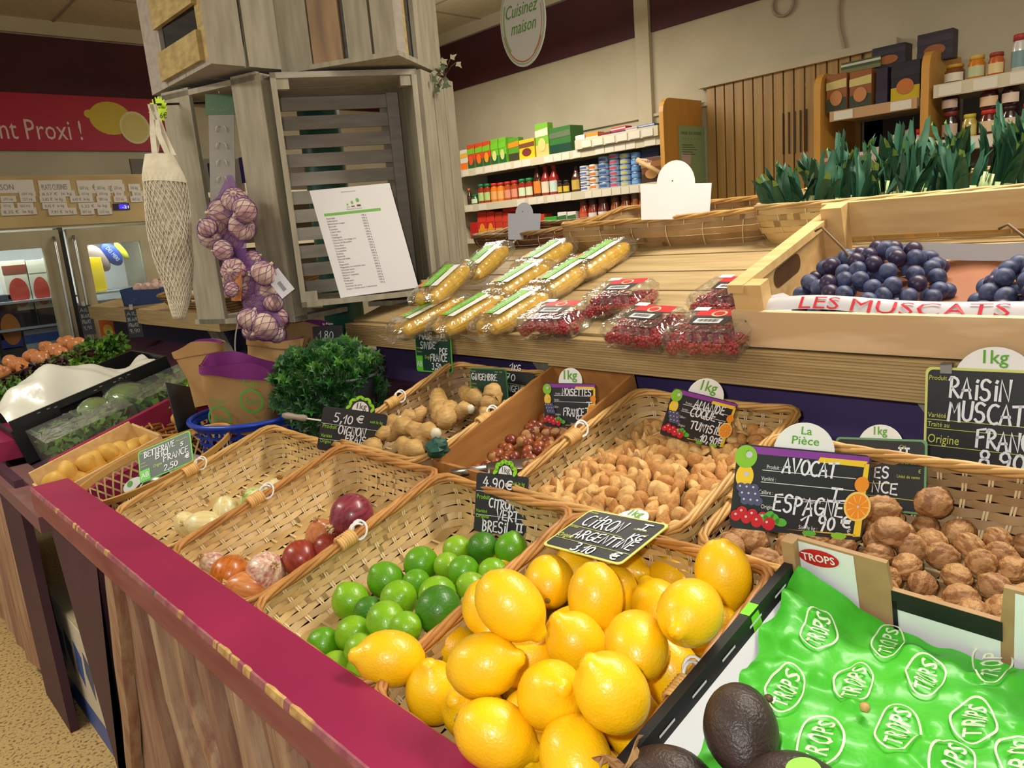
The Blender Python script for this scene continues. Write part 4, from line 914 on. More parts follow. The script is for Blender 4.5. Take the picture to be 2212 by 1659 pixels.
# ================================================================ parsley bunch in a grey bucket
pc = at_d(712, 835, 1.88)
t = thing('herb_bucket', 'dark grey bucket behind the parsley, partly wrapped in clear film', 'bucket', (pc.x+.02, pc.y-.02, .80))
obj('shell', MB().lathe([(.075, 0), (.09, .17), (.095, .175), (.088, .17), (.074, .005)], 30), sc(66, 68, 72), t, True)
obj('rim', MB().tube([(.095*math.cos(a), .095*math.sin(a), .175) for a in [2*PI*k/30 for k in range(30)]], .004, 6, closed=True), sc(90, 92, 96), t, True)
t = thing('parsley_bunch', 'big dark green bunch of flat leaf parsley in the grey bucket', 'parsley', pc)
rg = random.Random(5); LF = [mat('parsley_leaf', (38, 92, 34), .45, col2=(24, 66, 26), scale=30, island=.25, spec=.4), mat('parsley_leaf_light', (84, 140, 48), .45, col2=(60, 116, 40), scale=30, island=.2)]
mf = MB(); msd = MB()
def leaflet(mb, p, d, n, s, m):
    d = d.normalized(); n = (n-d*n.dot(d)).normalized(); b = d.cross(n)
    pts = [(0, 0), (.3, .12), (.22, .55), (.48, .17), (.62, .6), (.7, .14), (1.1, 0), (.7, -.14), (.62, -.6), (.48, -.17), (.22, -.55), (.3, -.12)]
    mb.add([p+d*(x*s)+b*(y*s)+n*(.12*s*math.sin(x*3)) for x, y in pts], [(0, 1, 3, 5, 6, 7, 9, 11), (1, 2, 3), (3, 4, 5), (9, 7, 8), (11, 9, 10)], m, False)
for k in range(620):
    d = Vector((rg.gauss(0, 1), rg.gauss(0, 1), rg.gauss(.25, .8))).normalized(); rr = rg.uniform(.55, 1.0); p = pc+Vector((d.x*.135, d.y*.135, d.z*.115))*rr
    if d.dot(FW) > .75: continue
    root = Vector((pc.x+.02, pc.y-.02, .93)); mm = 1 if (d.z > .3 and rg.random() < .3) else 0
    if k % 5 == 0: msd.tube([root, (root+p)/2+Vector((0, 0, .02)), p], .0014, 4)
    st0 = (p-root).normalized()
    for q in (-.9, 0, .9):
        dd = (st0+RT*q*.8+UP*rg.uniform(-.3, .4)+Vector((rg.uniform(-.4, .4), rg.uniform(-.4, .4), rg.uniform(-.3, .3)))); leaflet(mf, p, dd, (-FW+Vector((rg.uniform(-.7, .7), rg.uniform(-.7, .7), rg.uniform(0, .9)))), rg.uniform(.019, .029), mm)
tag(obj('foliage', mf, LF, t), kind='stuff'); tag(obj('stems', msd, sc(70, 120, 46), t), kind='stuff')
# small round wicker basket with potatoes
c = at_d(392, 935, 2.12)
t = thing('wicker_bowl', 'small round basket of thick brown wicker behind the betterave card', 'basket', tr(c.x, c.y, c.z-.04))
m = MB()
for k in range(7):
    P = [((.068+.006*k+.003*math.cos(a*9+k*PI))*math.cos(a), (.068+.006*k+.003*math.cos(a*9+k*PI))*math.sin(a), .01*k) for a in [2*PI*i/54 for i in range(54)]]; m.tube(P, .005, 5, closed=True)
obj('weave', m, ROD, t, True); m = MB()
for k in range(18): a = 2*PI*k/18; m.tube([(.066*math.cos(a), .066*math.sin(a), 0), (.106*math.cos(a), .106*math.sin(a), .07)], .003, 5)
obj('stakes', m, ROD, t, True); obj('base', MB().lathe([(.0001, .0), (.07, .0)], 20), ROD, t, True)
POT = mat('potato_skin', (222, 178, 84), .55, col2=(204, 156, 64), scale=40, bump=.15, bscale=60)
pot = []
for s in range(3):
    q = random.Random(s); ph = q.uniform(0, 6); pot.append(MB().ball((0, 0, 0), (.021, .023, .031), 16, 11, 0, fn=lambda d: 1+.07*math.sin(d.z*4+ph)+.05*math.sin(d.x*5+ph*2)).mesh('potato', POT))
for k, (x, y, d) in enumerate([(412, 921, 2.12), (398, 905, 2.16)]):
    o = bpy.data.objects.new('potato', pot[k]); COL.objects.link(o); o.matrix_basis = axis_M(at_d(x, y, d), RT, 1.2); tag(o, ['yellow potato in the small round wicker basket', 'pale potato at the back of the small round wicker basket'][k], 'potato', 'potatoes in the wicker basket')
# potato crate in the gap
t = thing('wooden_crate', 'shallow pale wooden crate of yellow potatoes in the gap between the stalls', 'crate', (.5, 2.1, .72))
def slab(u0, u1, y0, y1, w0, w1, mb=None): # box following the crate's slope
    return (mb or MB()).box(u0, u1, y0, y1, w0, w1, M=frame((.355, 0, .735), (1, 0, .295), (0, 1, 0)))
obj('side_panel', slab(0, .265, 2.195, 2.203, 0, .060), PINE2, t); obj('side_panel', slab(0, .265, 1.985, 1.993, 0, .045), PINE2, t)
obj('base', slab(0, .265, 1.993, 2.195, 0, .006), PINE2, t); obj('end_panel', slab(.265, .272, 1.985, 2.203, 0, .05), PINE2, t); obj('end_panel', slab(-.006, 0, 1.985, 2.203, 0, .03), PINE2, t)
for k, (x, y, lb) in enumerate([(119, 1038, 'finger shaped potato at the low end of the crate'), (146, 1020, 'potato against the far wall at the low end of the crate'), (161, 1031, 'narrow potato second from the low end of the crate'), (184, 1034, 'bright potato next to the purple rail end'), (186, 1002, 'potato against the far crate wall, third along'), (208, 998, 'small potato wedged at the middle of the far wall'), (206, 1014, 'plump potato in the middle of the crate'), (235, 976, 'round potato highest in the middle of the crate'), (247, 993, 'potato just below the round one in the middle'), (266, 976, 'potato beside the corner of the green betterave card'), (289, 968, 'potato directly behind the betterave card'), (314, 957, 'upright potato above the betterave card'), (336, 958, 'potato at the high end of the crate')]):
    o = bpy.data.objects.new('potato', pot[k % 3]); COL.objects.link(o); o.matrix_basis = axis_M(at_y(x, y, 2.10), screen_axis(math.cos(k*1.7), math.sin(k*1.7)+.5, .3), 1.05, k); tag(o, lb, 'potato', 'potatoes in the crate')
# ================================================================ chalkboard price cards
CB = {'gold': sc(214, 220, 120), 'lime': sc(96, 196, 60), 'grey': sc(150, 150, 150), 'dark': sc(70, 72, 74)}
PRW = sc(226, 228, 230); PRY = sc(206, 214, 96); PRG = sc(150, 224, 40)
TOPW = sc(240, 240, 238); TOPG = sc(98, 168, 44)
def rr_poly(w, h, r, n=4):
    P = []
    for cx, cy, a0 in ((w-r, r, -90), (w-r, h-r, 0), (r, h-r, 90), (r, r, 180)):
        for i in range(n+1): a = math.radians(a0+90*i/n); P.append((cx+r*math.cos(a), cy+r*math.sin(a)))
    return P
APPLE = sc(140, 200, 50); ORAN = sc(244, 150, 40); ORIM = sc(250, 210, 110); GRAP = sc(84, 84, 120); BERR = sc(206, 30, 44); LEAF = sc(92, 180, 60); PURP = sc(140, 60, 160); PEAR = sc(246, 206, 50)
def card(label, q, n, p0, style, printed=(), writing=(), lines=(), topper=None, arch=False, skew=0, clip=None):
    TL, TR, BR, BL = [on(x, y, n, p0) for x, y in q]
    ux = ((TR-TL)+(BR-BL))*.5; uy = ((TL-BL)+(TR-BR))*.5; w, h = ux.length, uy.length; M = frame((TL+TR+BR+BL)/4-ux*.5-uy*.5, ux, uy)
    t = thing('price_card', label, 'price card', M, 'chalkboard price cards')
    bm = DGREEN if style == 'green' else SLATE; brd = {'green': CB['lime'], 'gold': CB['gold'], 'dgreen': sc(60, 140, 80)}.get(style)
    if style == 'dgreen': bm = DGREEN
    if style == 'blackgreen': brd = sc(110, 160, 110)
    mats = [bm, brd or bm, PURP, PEAR]
    m = MB(); P = rr_poly(w, h, .05*w)
    m.prism(P, -.0012, 0, 1 if brd else 0)
    if brd: k = .022*w; m.add([(x*(w-2*k)/w+k, y*(h-2*k)/h+k, .0004) for x, y in P], [tuple(range(len(P)))], 0)
    if style == 'fruit':
        m.add([(.02*w, h*.9, .0004), (w*.98, h*.9, .0004), (w*.98, h*.985, .0004), (.02*w, h*.985, .0004)], [(0, 1, 2, 3)], 2)
        m.add([(.6*w, h*.87, .0006), (.95*w, h*.86, .0006), (w*.97, h*.93, .0006), (.62*w, h*.93, .0006)], [(0, 1, 2, 3)], 3); m.add([(.93*w, h*.04, .0006), (w*.985, h*.05, .0006), (w*.985, h*.9, .0006), (.95*w, h*.9, .0006)], [(0, 1, 2, 3)], 3)
        m.add([(.42*w, .005, .0006), (w*.95, .005, .0006), (w*.95, h*.07, .0006), (.42*w, h*.05, .0006)], [(0, 1, 2, 3)], 3)
    obj('board', m, mats, t, True)
    if arch:   # rounded crest with green sprigs
        m = MB(); n_ = 24; R = .235*w; cx = .56*w; P = [(cx+R*math.cos(PI*i/n_), h-.004+R*1.1*math.sin(PI*i/n_)) for i in range(n_+1)]+[(cx-R, h-.012), (cx+R, h-.012)]
        m.prism(P, -.0011, .0002, 0); P2 = [(cx+R*.55*math.cos(PI*i/n_), h+.001+R*.62*math.sin(PI*i/n_)) for i in range(n_+1)]; m.add([(x, y, .0008) for x, y in P2], [tuple(range(len(P2)))], 1)
        for i in range(9):
            a = PI*(i+.5)/9; x, y = cx+R*.8*math.cos(a), h+.001+R*.88*math.sin(a); disc(m, tr(0, 0, 0), x, y, .0065, .0032, 2, .001, 10, a+PI/2+(.6 if i % 2 else -.6))
        m.tube([(cx+R*.8*math.cos(a), h+.001+R*.88*math.sin(a), .0006) for a in [PI*i/20 for i in range(21)]], .0006, 4, 2)
        put_text(m, '1kg', tr(0, 0, 0), .6*R, cx-.36*R, h+.15*R, 3, .75*R, z=.0018)
        obj('crest', m, [SLATE, TOPW, PRG, sc(40, 40, 42)], t, True)
    if style == 'fruit':
        m = MB(); I = tr(0, 0, 0); s = w/.15
        disc(m, I, .010*s, h*.86, .0125*s, .0135*s, 0, .0014); disc(m, I, .011*s, h*.63, .010*s, .014*s, 3, .0012)
        for k in range(9): disc(m, I, (.008+.0075*(k % 3)+.003*(k//3))*s, h*(.5-.075*(k//3)), .0052*s, .0052*s, 4, .0016+.0001*k, 14)
        for k in range(7): disc(m, I, (.006+.006*k)*s, h*(.16+.06*(k % 2)-.01*k), .0062*s, .0066*s, 5, .0019+.0001*k, 14)
        for k in range(4): disc(m, I, (.036+.007*k)*s, h*(.19-.03*abs(k-1)), .007*s, .005*s, 6, .0026, 12, k)
        disc(m, I, w-.010*s, h*.40, .015*s, .0175*s, 2, .0014); disc(m, I, w-.010*s, h*.40, .0125*s, .0148*s, 1, .0017)
        disc(m, I, w-.008*s, h*.66, .008*s, .009*s, 1, .0014)
        hl = [(.013*s, h*.89, .004), (.012*s, h*.66, .003), (w-.010*s, h*.40, .0016)]+[((.0065+.0075*(k % 3)+.003*(k//3))*s, h*(.515-.075*(k//3)), .0013) for k in range(9)]+[((.005+.006*k)*s, h*(.18+.06*(k % 2)-.01*k), .0015) for k in range(7)]
        for x, y, r_ in hl: disc(m, I, x, y, r_*s, r_*s, 7, .0034, 8)
        for k in range(9): a = 2*PI*k/9; x, y = w-.010*s, h*.40; m.add([(x+.002*s*math.cos(a), y+.002*s*math.sin(a), .0032), (x+.0118*s*math.cos(a-.05), y+.0135*s*math.sin(a-.05), .0032), (x+.0118*s*math.cos(a+.05), y+.0135*s*math.sin(a+.05), .0032)], [(0, 1, 2)], 2)
        for k in range(2): disc(m, I, (.030+.014*k)*s, h*(.12-.02*k), .0068*s, .0078*s, 5, .0030, 14)
        m.tube([(.010*s, h*.90, .002), (.012*s, h*.95, .002)], .0007, 4, 6); disc(m, I, .6*w, h*.035, .008*s, .0035*s, 6, .003, 10); disc(m, I, .82*w, h*.04, .009*s, .004*s, 0, .003, 10)
        obj('fruit_picture', m, [APPLE, ORAN, ORIM, PEAR, GRAP, BERR, LEAF, sc(206, 206, 214)], t, True)
    if style == 'green':
        m = MB(); m.add([(.02*w, .03*h, .0008), (.2*w, .03*h, .0008), (.2*w, .36*h, .0008), (.02*w, .36*h, .0008)], [(0, 1, 2, 3)], 0); put_text(m, 'AB', tr(0, 0, 0), .14*w, .03*w, .12*h, 1, .15*w, z=.0012); obj('organic_mark', m, [CB['lime'], PRW], t, True)
    if topper:
        txt, cx, R, off = topper; m = MB(); P = [(cx*w+R*math.cos(2*PI*i/32), h+R*off+R*math.sin(2*PI*i/32)) for i in range(32)]; vh = R*(1+off)
        m.prism(P, -.0035, -.0022, 0); rows = txt.split('|')
        if len(rows) == 1: put_text(m, txt, tr(0, 0, -.0021), vh*.85, cx*w-vh*.62, h+vh*.26, 1, vh*1.15, bold=.012)
        else: put_text(m, rows[0], tr(0, 0, -.0021), vh*.42, cx*w-vh*.22, h+vh*.56, 1, vh*.42, bold=.012); put_text(m, rows[1], tr(0, 0, -.0021), vh*.44, cx*w-vh*.52, h+vh*.18, 1, vh*1.02, bold=.012)
        obj('round_tab', m, [TOPW, TOPG], t, True)
    m = MB(); cols = [PRW, PRY, PRG]
    for (txt, x, y, s, wd_, c) in printed: put_text(m, txt, tr(0, 0, 0), s*h, x*w, y*h, c, wd_*w, shear=.1 if c == 1 else 0, z=.0011)
    for (x0, y0, x1, y1, c) in lines: m.add([(x0*w, y0*h-.0004, .0009), (x1*w, y1*h-.0004, .0009), (x1*w, y1*h+.0004, .0009), (x0*w, y0*h+.0004, .0009)], [(0, 1, 2, 3)], c)
    if m.v: obj('printing', m, cols, t, True)
    m = MB()
    for k, (txt, x, y, s, wd_) in enumerate(writing): hand(m, txt, tr(0, 0, 0), x*w, y*h, s*h, wd_*w, 0, max(.0016, .0026*h/.1), .06, 0, .0013, k)
    if m.v: obj('handwriting', m, CHALK, t, True)
    if clip:
        m = MB()
        for cx in clip: m.box(cx*w-.007, cx*w+.007, h-.008, h+.006, -.004, .0016); m.box(cx*w-.007, cx*w+.007, h+.003, h+.006, -.012, .0016)
        obj('clip', m, STEEL, t, True)
    return t
DOT = lambda *ys: [(.2, y, .9, y, 0) for y in ys]
FR = [('Produit :', .23, .74, .07, .11, 0), ('Variété :', .2, .6, .07, .11, 0), ('Calibre :', .19, .44, .07, .11, 0), ('Catégorie :', .52, .39, .07, .16, 0), ('Origine:', .22, .27, .07, .11, 0), ('Soit le kg :', .52, .07, .07, .14, 0), ('€', .88, .07, .08, .03, 0)]
card('avocat price card with painted fruit border and violet top, standing on the white carton', [(1597, 958), (1884, 985), (1862, 1168), (1573, 1140)], (-.74, -.66, .11), at_d(1730, 1063, .86), 'fruit', FR, [('AVOCAT', .35, .71, .17, .4), ('I', .7, .44, .15, .1), ('ESPAGNE', .31, .25, .2, .53), ('1', .53, .1, .15, .06), ('90', .66, .1, .16, .13), ('€', .83, .14, .13, .07)], DOT(.72, .58, .42), ('La|Pièce', .5, .034, -.1))
card('large raisin muscat price card with yellow frame clipped to the pine ledge', [(2003, 790), (2290, 806), (2279, 1032), (1993, 1000)], (-1, .02, .10), at_x(2003, 790, 1.088), 'gold', [('Produit', .03, .87, .07, .15, 1), ('Variété', .03, .485, .07, .15, 1), ('Traité au', .03, .39, .07, .18, 1), ('Origine', .03, .22, .13, .26, 1)], [('RAiSiN', .2, .7, .2, .47), ('MUSCAT', .2, .47, .19, .58), ('FRANCE', .42, .22, .18, .5), ('8,90', .45, .03, .17, .35), ('€', .86, .05, .14, .08)], [(.02, .46, .98, .46, 1), (.02, .37, .98, .37, 1), (.02, .19, .98, .19, 1)], ('1kg', .54, .048, -.4), clip=(.17,))
card('black noix price card half hidden behind the avocat card', [(1806, 942), (2002, 952), (2000, 1112), (1800, 1092)], (-.95, .17, .28), at_x(1905, 1020, .992), 'blackgreen', [('Cat.', .72, .88, .06, .08, 1), ('Prix au kilo', .7, .66, .06, .2, 1), ('Unité de vente', .7, .47, .06, .24, 1), ('€', .92, .55, .07, .03, 1)], [('II', .7, .74, .13, .12), ('ES', .46, .45, .15, .16), ('NCE', .44, .24, .15, .28), ('90', .4, .03, .12, .12)], [(.68, .3, .68, .95, 1), (.3, .36, .68, .38, 1), (.1, .2, .95, .18, 1)], ('1kg', .5, .032, -.42))
card('amande coque price card with fruit border, tilted over the almonds', [(1458, 838), (1596, 872), (1562, 972), (1424, 938)], (-.62, -.79, -.02), at_x(1508, 905, .99), 'fruit', FR, [('AMANDE', .36, .70, .17, .48), ('COQUE', .34, .53, .17, .4), ('TUNiSiE', .4, .27, .16, .48), ('II', .78, .41, .13, .14), ('10,90', .6, .07, .16, .27), ('€', .86, .12, .12, .08)], DOT(.72, .58), ('1kg', .5, .030, -.1))
card('noisettes price card with fruit border, standing in the hazelnut tray', [(1176, 830), (1288, 826), (1289, 930), (1176, 918)], (-.96, -.2, .17), at_x(1232, 876, 1.0), 'fruit', FR, [('NOiSETTES', .36, .73, .15, .55), ('I', .78, .46, .13, .14), ('FRANCE', .38, .27, .17, .4), ('9,30', .62, .14, .15, .24), ('€', .86, .17, .12, .08)], DOT(.72, .58), ('1kg', .5, .025, .15))
card('dark green gingembre price card at the back of the ginger basket', [(1014, 795), (1093, 796), (1100, 880), (1021, 872)], (-.99, -.14, .03), at_x(1057, 836, 1.03), 'dgreen', [('Produit', .04, .9, .05, .14, 1), ('Variété', .04, .56, .05, .12, 1), ('Traité au', .04, .46, .05, .14, 1), ('Cat. Cal.', .7, .9, .05, .2, 1), ('Origine', .28, .28, .11, .22, 1)], [('GiNGEMBRE', .05, .68, .17, .7), ('€', .84, .06, .12, .1)], topper=None)
card('black card reading ingembre behind the dark green gingembre card', [(1082, 800), (1156, 806), (1152, 884), (1080, 874)], (-.95, -.2, .1), at_x(1125, 840, 1.07), 'plain', [], [('1', .3, 1.03, .2, .1), ('KG', .42, 1.03, .16, .2), ('70', .18, .72, .2, .3), ('iNGEMBRE', .2, .42, .18, .76), ('iNE', .2, .1, .18, .4)], [(.18, .66, 1, .6, 1)], arch=False)
card('green edged mais card clipped to the pine ledge below the corn', [(874, 714), (950, 713), (978, 808), (901, 801)], (-1, 0, .08), at_x(912, 714, 1.093), 'green', [('Produit', .04, .9, .05, .14, 1), ('Prix au kilo', .68, .7, .05, .24, 1), ('Origine', .26, .3, .11, .2, 1), ('Variété', .04, .52, .05, .12, 1), ('Traité au', .04, .44, .05, .14, 1)], [('MAiS', .15, .73, .16, .36), ('II', .72, .78, .12, .14), ('SiViDE', .16, .52, .15, .42), ('PCE', .68, .42, .12, .22), ('FRANCE', .42, .26, .15, .46), ('3,50', .45, .07, .13, .26), ('€', .82, .06, .12, .1)], clip=(.15, .8))
card('oignon frais price card with crest, behind the onion basket', [(696, 876), (848, 898), (816, 986), (690, 972)], (-.50, -.85, -.05), at_x(763, 932, .775), 'plain', [('Produit', .03, .52, .14, .22, 2), ('Variété', .03, .31, .11, .17, 2), ('Origine', .03, .18, .11, .17, 2), ('soit le kg', .74, .76, .1, .2, 2), ('€', .93, .66, .1, .04, 0)], [('5,10', .18, .68, .2, .3), ('€', .53, .74, .16, .1), ('OiGNON', .28, .42, .19, .42), ('FRAiS', .4, .26, .16, .32), ('FRANCE', .27, .04, .19, .42)], [(.01, .62, .95, .6, 0), (.02, .26, .86, .26, 0)], arch=True)
card('citron vert price card with crest, tucked behind the lime basket rim', [(1016, 1016), (1137, 1034), (1130, 1158), (1028, 1150)], (-.92, -.3, .28), at_x(1080, 1075, .743), 'plain', [('Produit', .03, .56, .11, .26, 2), ('Variété', .03, .33, .08, .22, 2), ('Origine', .03, .24, .09, .26, 2), ('soit le kg', .7, .85, .08, .24, 2), ('€', .9, .68, .1, .06, 0)], [('4,90', .14, .76, .17, .42), ('€', .58, .77, .14, .12), ('CiTRON', .28, .43, .15, .48), ('VERT', .44, .24, .17, .42), ('BRESiL', .17, .03, .18, .56), ('II', .8, .08, .13, .14)], [(.01, .69, .98, .68, 0), (.03, .29, .97, .29, 0)], arch=True)
card('citron price card with yellow frame, lying flat over the back of the lemons', [(1277, 1098), (1449, 1136), (1339, 1217), (1170, 1178)], (-.18, .11, .98), at_d(1308, 1158, .955), 'gold', [('Produit', .04, .9, .06, .12, 1), ('Variété', .03, .5, .06, .12, 1), ('Origine', .03, .25, .14, .2, 1), ('Prix au kilo', .72, .72, .06, .16, 1), ('€', .9, .62, .07, .04, 1)], [('CitRON', .12, .58, .26, .5), ('I', .74, .76, .13, .12), ('KG', .78, .5, .13, .14), ('ARGENTiNE', .2, .29, .2, .74), ('3,10', .36, .04, .17, .26), ('€', .82, .05, .15, .09)], [(.02, .55, .7, .52, 1), (.02, .22, .98, .22, 1), (.7, .45, .7, .96, 1)], ('1kg', .52, .026, -.1))
card('green edged betterave bio price card over the bamboo basket', [(297, 977), (410, 929), (418, 996), (303, 1045)], (-.62, -.42, .67), at_d(357, 987, 1.70), 'green', [('Produit', .04, .87, .07, .12, 1), ('Prix au kilo', .72, .8, .06, .22, 1), ('Origine', .27, .3, .13, .16, 1), ('Variété', .04, .55, .06, .1, 1), ('Traité au', .04, .45, .06, .12, 1)], [('BETTERAVE', .12, .7, .19, .58), ('BiO', .32, .54, .17, .24), ('FRANCE', .46, .34, .19, .48), ('2,50', .46, .07, .17, .26), ('€', .86, .18, .12, .08), ('5', .8, .62, .1, .06)])
card('small black card reading 1,80 behind the parsley', [(672, 705), (738, 703), (742, 745), (678, 748)], (-.8, -.55, .1), at_d(705, 722, 2.05), 'plain', [('la Pièce', .36, 1.05, .16, .34, 0)], [('1,80', .2, .35, .4, .5)], [(.1, .2, .95, .2, 1)], arch=False)
# card seen edge-on behind the bamboo basket
m = MB(); a = at_d(357, 826, 1.92); b = at_d(385, 938, 1.90)
F = frame(b, (a-b), (FW*.98+RT*.10)); m.box(0, (a-b).length, 0, .11, -.001, .001, M=F)
solo('price_card', m, SLATE, 'thin dark price card seen edge-on beside the kraft bags', 'price card', at=b)
# ================================================================ upper ledge: corn, raspberries, grapes, baskets
def on_deck(x, y, h=0): n = Vector((-LS, 0, 1)).normalized(); return on(x, y, n, Vector((1.1, 0, L0))+n*h)
DX = Vector((1, 0, LS)).normalized(); DN = Vector((-LS, 0, 1)).normalized()
COB = mat('corn_kernels', (240, 196, 62), .4, col2=(226, 174, 42), scale=60, coat=.2); WRAP = film('corn_wrap', (252, 250, 240), .10, .12, .03, .9, 45)
def cob_mb(x, y, L, r):
    m = MB(); nu, nv = 16*3, 46; vs = []
    for j in range(nv+1):
        t = j/nv; rad = r*(math.sin(PI*min(max(t*.94+.05, 0), 1))**.35)
        for i in range(nu):
            a = 2*PI*i/nu; k = 1+.06*abs(math.sin(a*8))*1.0+.03*math.sin(t*L/.0042*PI); vs.append((x+L*(t-.5), y+rad*k*math.cos(a), r+rad*k*math.sin(a)))
    fs = [(j*nu+i, j*nu+(i+1) % nu, (j+1)*nu+(i+1) % nu, (j+1)*nu+i) for j in range(nv) for i in range(nu)]
    fs += [tuple(range(nu))[::-1], tuple(range(nv*nu, nv*nu+nu))]
    return m.add(vs, fs, 0, True)
pk = thing('corn_pack', '', 'corn pack'); pk.matrix_basis = tr(0, 0, 0)
CL = .185
obj('cob', cob_mb(0, -.023, CL, .0225), COB, pk, True); obj('cob', cob_mb(.004, .023, CL, .0225), COB, pk, True)
m = MB(); q = random.Random(2)
def wr(p, s):
    a = 2*PI*p; t = s*2-1; e = max(0, abs(t)-.78)/.22; k = 1-.35*e*e
    c, s_ = math.cos(a), math.sin(a); y = .0495*k*math.copysign(abs(c)**.6, c); z = .0245+.026*k*(1-.6*e)*math.copysign(abs(s_)**.6, s_)
    w = .0012*math.sin(a*7+t*9)+.001*math.sin(t*40+a*3); return (t*.118, y+w, max(.0003, z+w))
m.grid(wr, 40, 26, closeu=True); m.add([(-.118, -.03, .016), (-.118, .03, .018), (-.135, .042, .03), (-.14, -.03, .012)], [(0, 1, 2, 3)]); m.add([(.118, -.03, .016), (.118, .03, .018), (.136, .036, .02), (.132, -.04, .03)], [(0, 1, 2, 3)])
obj('wrap', m, WRAP, pk, True)
m = MB(); m.add([(-.07, -.012, .0518), (.06, -.012, .0518), (.06, .016, .0518), (-.07, .016, .0518)], [(0, 1, 2, 3)], 0); m.add([(-.075, -.036, .051), (.05, -.036, .0512), (.05, -.016, .0518), (-.075, -.016, .0518)], [(0, 1, 2, 3)], 1); m.add([(-.07, .0165, .0518), (-.03, .0165, .0518), (-.03, .026, .0515), (-.07, .026, .0515)], [(0, 1, 2, 3)], 2)
put_text(m, 'Maïs doux', tr(-.062, 0, 0), .014, 0, -.002, 1, .1, z=.0524); put_text(m, 'BIO', tr(-.062, 0, 0), .008, 0, -.01, 1, .02, z=.0524)
obj('pack_label', m, [sc(112, 190, 54), sc(226, 228, 222), sc(230, 120, 30)], pk, True)
CORN = [(1108, 672, 0, 2, 'wrapped corn cobs at the front edge, next to the first raspberry punnet'), (1014, 676, 0, 0, 'wrapped corn cobs at the front edge, middle pack of the front three'), (928, 680, 0, -4, 'wrapped corn cobs at the front edge above the mais card'), (958, 612, .048, 18, 'wrapped corn pack lying on top at the crate end, slanting label'), (1120, 606, .0, 4, 'wrapped corn pack in the second row behind the middle front pack'), (1218, 600, .0, 3, 'wrapped corn pack in the second row, closest to the raspberries'),
        (1046, 566, .03, 16, 'wrapped corn pack at the back beside the grey crate'), (1178, 556, .0, 6, 'wrapped corn pack in the back row against the brown baskets'), (1296, 558, .0, 2, 'wrapped corn pack furthest out in the back row, by the straw basket')]
for k, (x, y, h, yw, lb) in enumerate(CORN):
    p = on_deck(x, y, h+.025)-DN*.025; a = math.radians(yw); M = frame(p, DX*math.cos(a)+Vector((0, 1, 0))*math.sin(a), Vector((0, 1, 0))*math.cos(a)-DX*math.sin(a))
    if h: M = M @ rot(0, -4, 0)
    if k == 0: pk.matrix_basis = M; tag(pk, lb, None, 'wrapped sweet corn on the ledge')
    else: dup(pk, M, lb, 'wrapped sweet corn on the ledge')
# raspberries
CLEAR = film('clear_punnet', (250, 252, 250), .035, .10, .02, .8, 35)
pn = thing('raspberry_punnet', '', 'punnet'); pn.matrix_basis = tr(0, 0, 0)
PW, PD = .148, .112
def pun(z0, z1, k0, k1, mb):
    R = rrect(PD, PW, .018, 48)
    return mb.grid(lambda p, s: ((R[int(p*48+.5) % 48][0]-PD/2)*(k0+(k1-k0)*s), R[int(p*48+.5) % 48][1]*(k0+(k1-k0)*s), z0+(z1-z0)*s), 48, 4, closeu=True, sm=True)
m = pun(.002, .034, .86, .97, MB()); m.box(-PD*.43, PD*.43, -PW*.43, PW*.43, .0015, .0025); obj('tray', m, CLEAR, pn, True)
m = pun(.034, .036, 1.0, 1.0, MB()); pun(.036, .050, .97, .84, m); m.add([(-PD*.41, -PW*.41, .0502), (PD*.41, -PW*.41, .0502), (PD*.41, PW*.41, .0502), (-PD*.41, PW*.41, .0502)], [(0, 1, 2, 3)])
for k in range(6): y = -.05+.02*k; m.box(-PD*.47, -PD*.44, y-.003, y+.003, .036, .049)
obj('lid', m, CLEAR, pn, True)
m = MB(); z = .0509
m.add([(.018, -.048, z), (.044, -.048, z), (.044, .034, z), (.018, .034, z)], [(0, 1, 2, 3)], 0); m.add([(-.016, -.036, z), (.018, -.04, z), (.018, .034, z), (-.016, .03, z)], [(0, 1, 2, 3)], 1); disc(m, tr(.026, -.008, z), 0, 0, .012, .014, 3, .0004); disc(m, tr(.026, -.008, z), 0, 0, .008, .010, 0, .0008)
m.add([(-.012, -.026, z+.0004), (.006, -.026, z+.0004), (.006, .022, z+.0004), (-.012, .022, z+.0004)], [(0, 1, 2, 3)], 2)
for k in range(14): m.add([(-.008, -.02+.0027*k, z+.0008), (.003, -.02+.0027*k, z+.0008), (.003, -.0188+.0027*k+.0004*(k % 3), z+.0008), (-.008, -.0188+.0027*k+.0004*(k % 3), z+.0008)], [(0, 1, 2, 3)], 1)
m.add([(.038, .02, z+.0004), (.052, .02, z+.0004), (.052, .048, z+.0004), (.038, .048, z+.0004)], [(0, 1, 2, 3)], 2)
obj('pack_label', m, [sc(196, 30, 40), sc(50, 42, 40), sc(232, 232, 230), sc(226, 190, 150)], pn, True)
RAS = mat('raspberry', (176, 30, 52), .5, col2=(150, 20, 40), scale=200, sss=.1); q = random.Random(1)
def rasp():
    m = MB()
    for j in range(5):
        t = .25+j*.55; n = max(1, int(8*math.sin(t)))
        for i in range(n): a = 2*PI*i/n+j*.4; m.ball((.0085*math.sin(t)*math.cos(a), .0085*math.sin(t)*math.sin(a), .0098*math.cos(t)), .0036, 7, 5)
    return m.mesh('raspberry', RAS)
rs = rasp()
PUN = [(1196, 688, 0, 'raspberry punnet at the ledge front right beside the corn'), (1392, 703, 0, 'raspberry punnet in the middle of the ledge front'), (1340, 640, .0, 'raspberry punnet set back behind the two front ones'), (1534, 716, 0, 'raspberry punnet with bright glints, partly tucked beside the grape crate'), (1580, 640, 0, 'raspberry punnet half hidden behind the grape crate end')]
